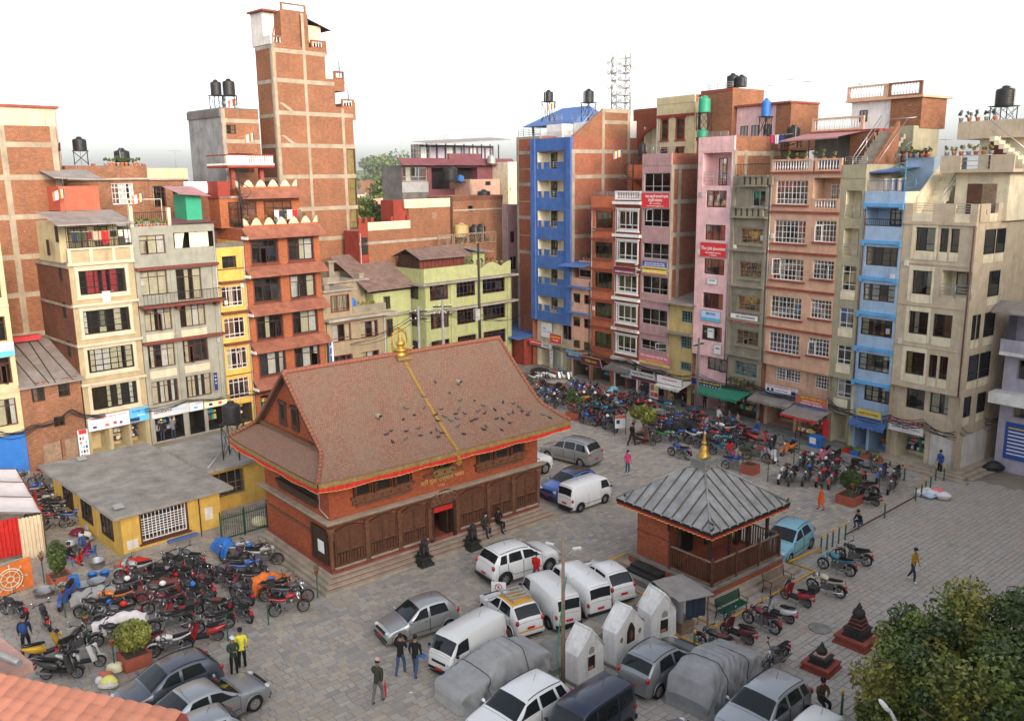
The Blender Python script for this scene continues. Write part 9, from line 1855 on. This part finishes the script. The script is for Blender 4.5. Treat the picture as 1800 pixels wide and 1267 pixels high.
p=RO(5.9,1.6);st_=thing('snack_stall','snack stall hung with bright packets below the orange board','stall',(p[0],p[1],.1),math.pi/2-AZR);bpart(st_,'counter',0,1.5,0,.7,.6,.68,'wood_brown');[bpart(st_,'leg',x,x+.05,y,y+.05,0,.6,'wood_brown')for x in(.02,1.43)for y in(.02,.63)]
m=MB()
for k in range(46):x,z=R.uniform(-.2,1.6),R.uniform(1.0,2.0);m.obox((x,.9+R.uniform(-.2,.1),z),(.12,.04,.17),None,k%6)
part(st_,'packets',m,['s_yellow','s_red','s_green','s_orange','s_cyan','s_white'])['kind']='stuff'
for k in range(10):bpart(st_,'box',.05+.14*k,.16+.14*k,.1,.4,.69,.69+R.uniform(.1,.25),R.choice(('s_yellow','s_orange','s_white','s_red')))
bpart(st_,'banner',2.05,2.5,.3,.34,.6,1.9,'s_red');p=RO(7.6,2.4);bx_=thing('cold_box','blue cold drink chest beside the snack stall','chest',(p[0],p[1],.1),math.pi/2-AZR);bpart(bx_,'body',0,.9,0,.6,0,.8,'plastic_blue');bpart(bx_,'lid',-.02,.92,-.02,.62,.8,.86,'plastic_blue');bpart(bx_,'label_print',.1,.6,-.012,-.002,.3,.75,'s_white')
for(u,off,mt_,lf,lb)in((9.8,1.7,'plastic_red','leaf_mid','red crate of greens before the vegetable shop'),(10.5,1.8,'plastic_blue','leaf_light','blue crate of greens before the vegetable shop'),(11.3,1.9,'planter_red','leaf_mid','brick coloured crate heaped with leaves'),(12.2,2.0,'planter_red','leaf_light','last crate of leaves by the transport office')):
    p=RO(u,off);t=thing('vegetable_crate',lb,'crate',(p[0],p[1],.13),math.pi/2-AZR);part(t,'crate',MB().box(0,.6,0,.03,0,.32).box(0,.6,.4,.43,0,.32).box(0,.03,.03,.4,0,.32).box(.57,.6,.03,.4,0,.32).box(.03,.57,.03,.4,0,.03),mt_);part(t,'vegetables',leafmass(160,.35,.28,.2,.16,4),lf).location=(.3,.2,.35)
def cable(label,pts,sag,n=1,r_=.018,seed=1):
    rr=random.Random(seed);t=thing('power_cable',label,'cable',(0,0,0),0,'overhead cables')
    for q in range(n):
        P=[Vector(p)+Vector((rr.uniform(-.15,.15),rr.uniform(-.15,.15),rr.uniform(-.3,.3)))for p in pts];L=[]
        for a,b_ in zip(P,P[1:]):s_=sag*rr.uniform(.5,1.5);L+=[a.lerp(b_,k/8)-Vector((0,0,s_*4*(k/8)*(1-k/8)))for k in range(8)]
        part(t,'strand',MB().tube(L+[P[-1]],r_,4,cap=False),'trim_black')
def rp(u,off,z):p=RO(u,off);return(p[0],p[1],z)
def lq(u,off,z):p=LO(u,off);return(p[0],p[1],z)
cable('tangle of black cables along the shop fronts',[rp(u,.95,2.75+.2*math.sin(u))for u in(-27,-22,-17,-12,-8,-4,1)],.25,7,.022,1);cable('tangle of cables over the peach and blue shops',[rp(u,.9,3.0+.2*math.sin(u))for u in(1,5.5,8,10,12.5,15,17)],.2,7,.022,2);cable('drooping cables between the beige and lavender houses',[rp(17,.3,3.0),(30.6,55.2,3.2),(31.5,54.3,3.6)],.5,8,.02,3);cable('cables strung across the old brick house',[lq(-6,.6,3.2),lq(-3.5,.6,3.3),lq(-1.2,.6,3.6),lq(1,.6,3.0)],.35,7,.02,4);cable('cables running past the green house to the poles',[(-14,74.5,5.2),(-7.3,68,8.6),(-5.4,68,8.9),(-2.65,72,7.6),(1.5,84,6)],.5,5,.018,5);cable('cables above the grey and yellow shopfronts',[lq(3.8,.7,2.7),lq(7,.7,2.75),lq(11,.7,2.6),lq(15,.9,2.4)],.2,5,.018,6)
RLT=random.Random(5);m=MB()
for k in range(260):
    s_=RLT.choice(stones);q=RLT.uniform(.03,.09);a=RLT.random()*3;x,y=s_[4],s_[5];z=.045
    m.add([(x+q*math.cos(a+t),y+q*.7*math.sin(a+t),z+RLT.uniform(0,.02))for t in(0,1.57,3.14,4.71)],[(0,1,2,3)],RLT.randrange(4))
tag(obj('scattered_litter',m.mesh('scattered_litter',['s_white','s_cream','wood_grey','darkconc'])),'scraps of paper and leaves scattered over the paving','litter',kind='stuff')
t=thing('tree_guard','sapling inside a dark wire guard beyond the big tree','tree guard',(21.48,34.67,0));m=MB()
for k in range(10):a=k*.628;m.tube([(.35*math.cos(a),.35*math.sin(a),0),(.35*math.cos(a),.35*math.sin(a),1.45)],.012,4)
for z in(.1,.75,1.42):m.tube([(.35*math.cos(k*.314),.35*math.sin(k*.314),z)for k in range(21)],.014,4)
part(t,'cage',m,'iron_dark');part(t,'trunk',MB().tube([(0,0,0),(0,0,1.0)],.025,5),'wood_grey');part(t,'crown',leafmass(260,.3,.3,.45,.12,3),'leaf_dark').location.z=1.0
# ---------------------------------------------------------------- trees
def tree(label,x,y,z0,R_,zc,rz,n,leaf,mats,lobes,trunk=.2,name='tree'):
    t=thing(name,label,'tree',(x,y,z0));part(t,'trunk',MB().tube([(0,0,0),(.1,.05,zc*.45),(0,0,zc*.9)],[trunk,trunk*.8,trunk*.5],8),'wood_grey')
    for k in range(7):a=k*.9;part(t,'branch',MB().tube([(0,0,zc*.5),(R_*.35*math.cos(a),R_*.35*math.sin(a),zc*.9),(R_*.75*math.cos(a),R_*.75*math.sin(a),zc+rz*.3*math.sin(k*2.1))],[trunk*.45,trunk*.3,.02],6),'wood_grey')
    for k,mt_ in enumerate(mats):part(t,'crown',leafmass(n//len(mats),R_,R_,rz,leaf,lobes),mt_).location.z=zc
tree('large leafy tree filling the near corner of the square',14.3,23.9,0,4.0,3.0,3.5,96000,.165,('leaf_mid','leaf_olive','leaf_dark','leaf_mid'),50,.28)
tree('dense green tree between the brick tower and the brick houses',-18,122,0,5,12.5,5.2,9000,.55,('leaf_mid','leaf_dark'),12,.4);tree('hazy grey green tree beyond the roofs',-30,225,0,9,13,7,7000,.9,('leaf_mid','leaf_dark'),12,.6);tree('faint tall tree on the hazy skyline',-140,1000,0,40,20,26,5000,4,('leaf_mid','leaf_dark'),12,.8);tree('second faint tree on the hazy skyline',-205,1050,0,38,12,22,4000,4,('leaf_dark',),10,.8)
for i,(x,y,w_,d,h,mt_,lb)in enumerate(((-34,190,12,9,12.5,'brick_orange','small brick house in the hazy gap'),(-27,205,9,9,13.5,'peachs','salmon house in the hazy gap'),(-44,230,14,9,14,'creamlight','cream house beside the hazy trees'),(-60,420,20,12,17,'brick_orange','faint brick house further back'),(-95,1150,60,20,44,'creamlight','faint pale block on the skyline'),(-75,300,20,12,12,'peachs','faint pinkish house behind the trees'))):
    b=Bld('distant_house',lb,'X',0,w_,h,d,mt_,o=(x-w_/2,y),az=rad(90));[b.win(q,q+1.2,z,z+1.5,'tall1')for q in(1.5,4.5,w_-3)for z in(h-3,h-6)];b.finish(.8)
n_=60;hv=[]
for k in range(n_+1):x=-600+1400*k/n_;h=14+9*math.sin(k*.35)+6*math.sin(k*.9+1);hv+=[(x*3,1900,-1),(x*3,1900,max(2,h*1.3)),(x*3,2400,-1)]
struct('hills',MB().add(hv,[f for k in range(n_)for f in((3*k,3*k+3,3*k+4,3*k+1),(3*k+1,3*k+4,3*k+5,3*k+2))],0,True),'leaf_dark')
# ---------------------------------------------------------------- near roof with clay tiles and pink wall
mat('clay_tile',(.50,.20,.125),.75,var=.22,scale=3,streak=.15,bump=.2,bscale=14,rand=.12)
nr=thing('tiled_roof','near clay tiled roof in the corner','roof',(-11.35,16.85,8.9));d1=Vector((.951,-.309,0)).normalized();d2=Vector((-.22,-.68,.0));d2=Vector((-.29,-.86,-.30))
tm=MB().grid(lambda u,v:(.34*u,-.27*v,.04*math.sin(u*math.pi)+.025-.02*v),8,1).grid(lambda u,v:(.34*u,-.27,.04*math.sin(u*math.pi)+.005-.04*v),8,1).mesh('tile','clay_tile');ax=d1;ay=-(d2.normalized());az_=ax.cross(ay).normalized();ay=az_.cross(ax)
Mx=Matrix((ax,ay,az_)).transposed()
for r_ in range(12):
    sx_=-1.6-r_*.35
    for k in range(26):
        q=sx_+k*.335
        if q>4.9-.0*r_+r_*.42:break
        p=ax*q-ay*(r_*.245)+az_*(.0);obj('tile',tm,nr,p,rot=Mx.to_euler())
part(nr,'roof_base',MB().add([ax*-6+az_*-.02,ax*5.2+az_*-.02,ax*9-ay*3.2+az_*-.02,ax*-6-ay*3.2+az_*-.02],[(0,3,2,1)]),'stone_red')
pw=thing('pink_wall','pink rendered parapet with a grey drain pipe below the tiles','wall',(-12.2,19.6,0));bpart(pw,'wall',-6,.0,-4,.0,0,7.2,'pinkterr');bpart(pw,'ledge',-6,.25,-4,.2,7.2,7.45,'pinkterr');part(pw,'drain_pipe',MB().tube([(-3,-.9,7.7),(.6,-.2,7.75)],.09,8),'galv');pw.rotation_euler.z=rad(-40)
# ---------------------------------------------------------------- haze
mt=bpy.data.materials.new('haze');mt.use_nodes=True;nt=mt.node_tree;nt.nodes.clear()
out=nt.nodes.new('ShaderNodeOutputMaterial');pv=nt.nodes.new('ShaderNodeVolumePrincipled')
pv.inputs['Color'].default_value=(.92,.94,1,1);pv.inputs['Density'].default_value=.00012;pv.inputs['Anisotropy'].default_value=.2
nt.links.new(pv.outputs[0],out.inputs['Volume']);MATS['haze']=mt
o=obj('haze',MB().box(-2700,2700,-800,4700,-1.2,60).mesh('haze','haze'));o['kind']='stuff'
bpy.data.scenes.remove(TS)
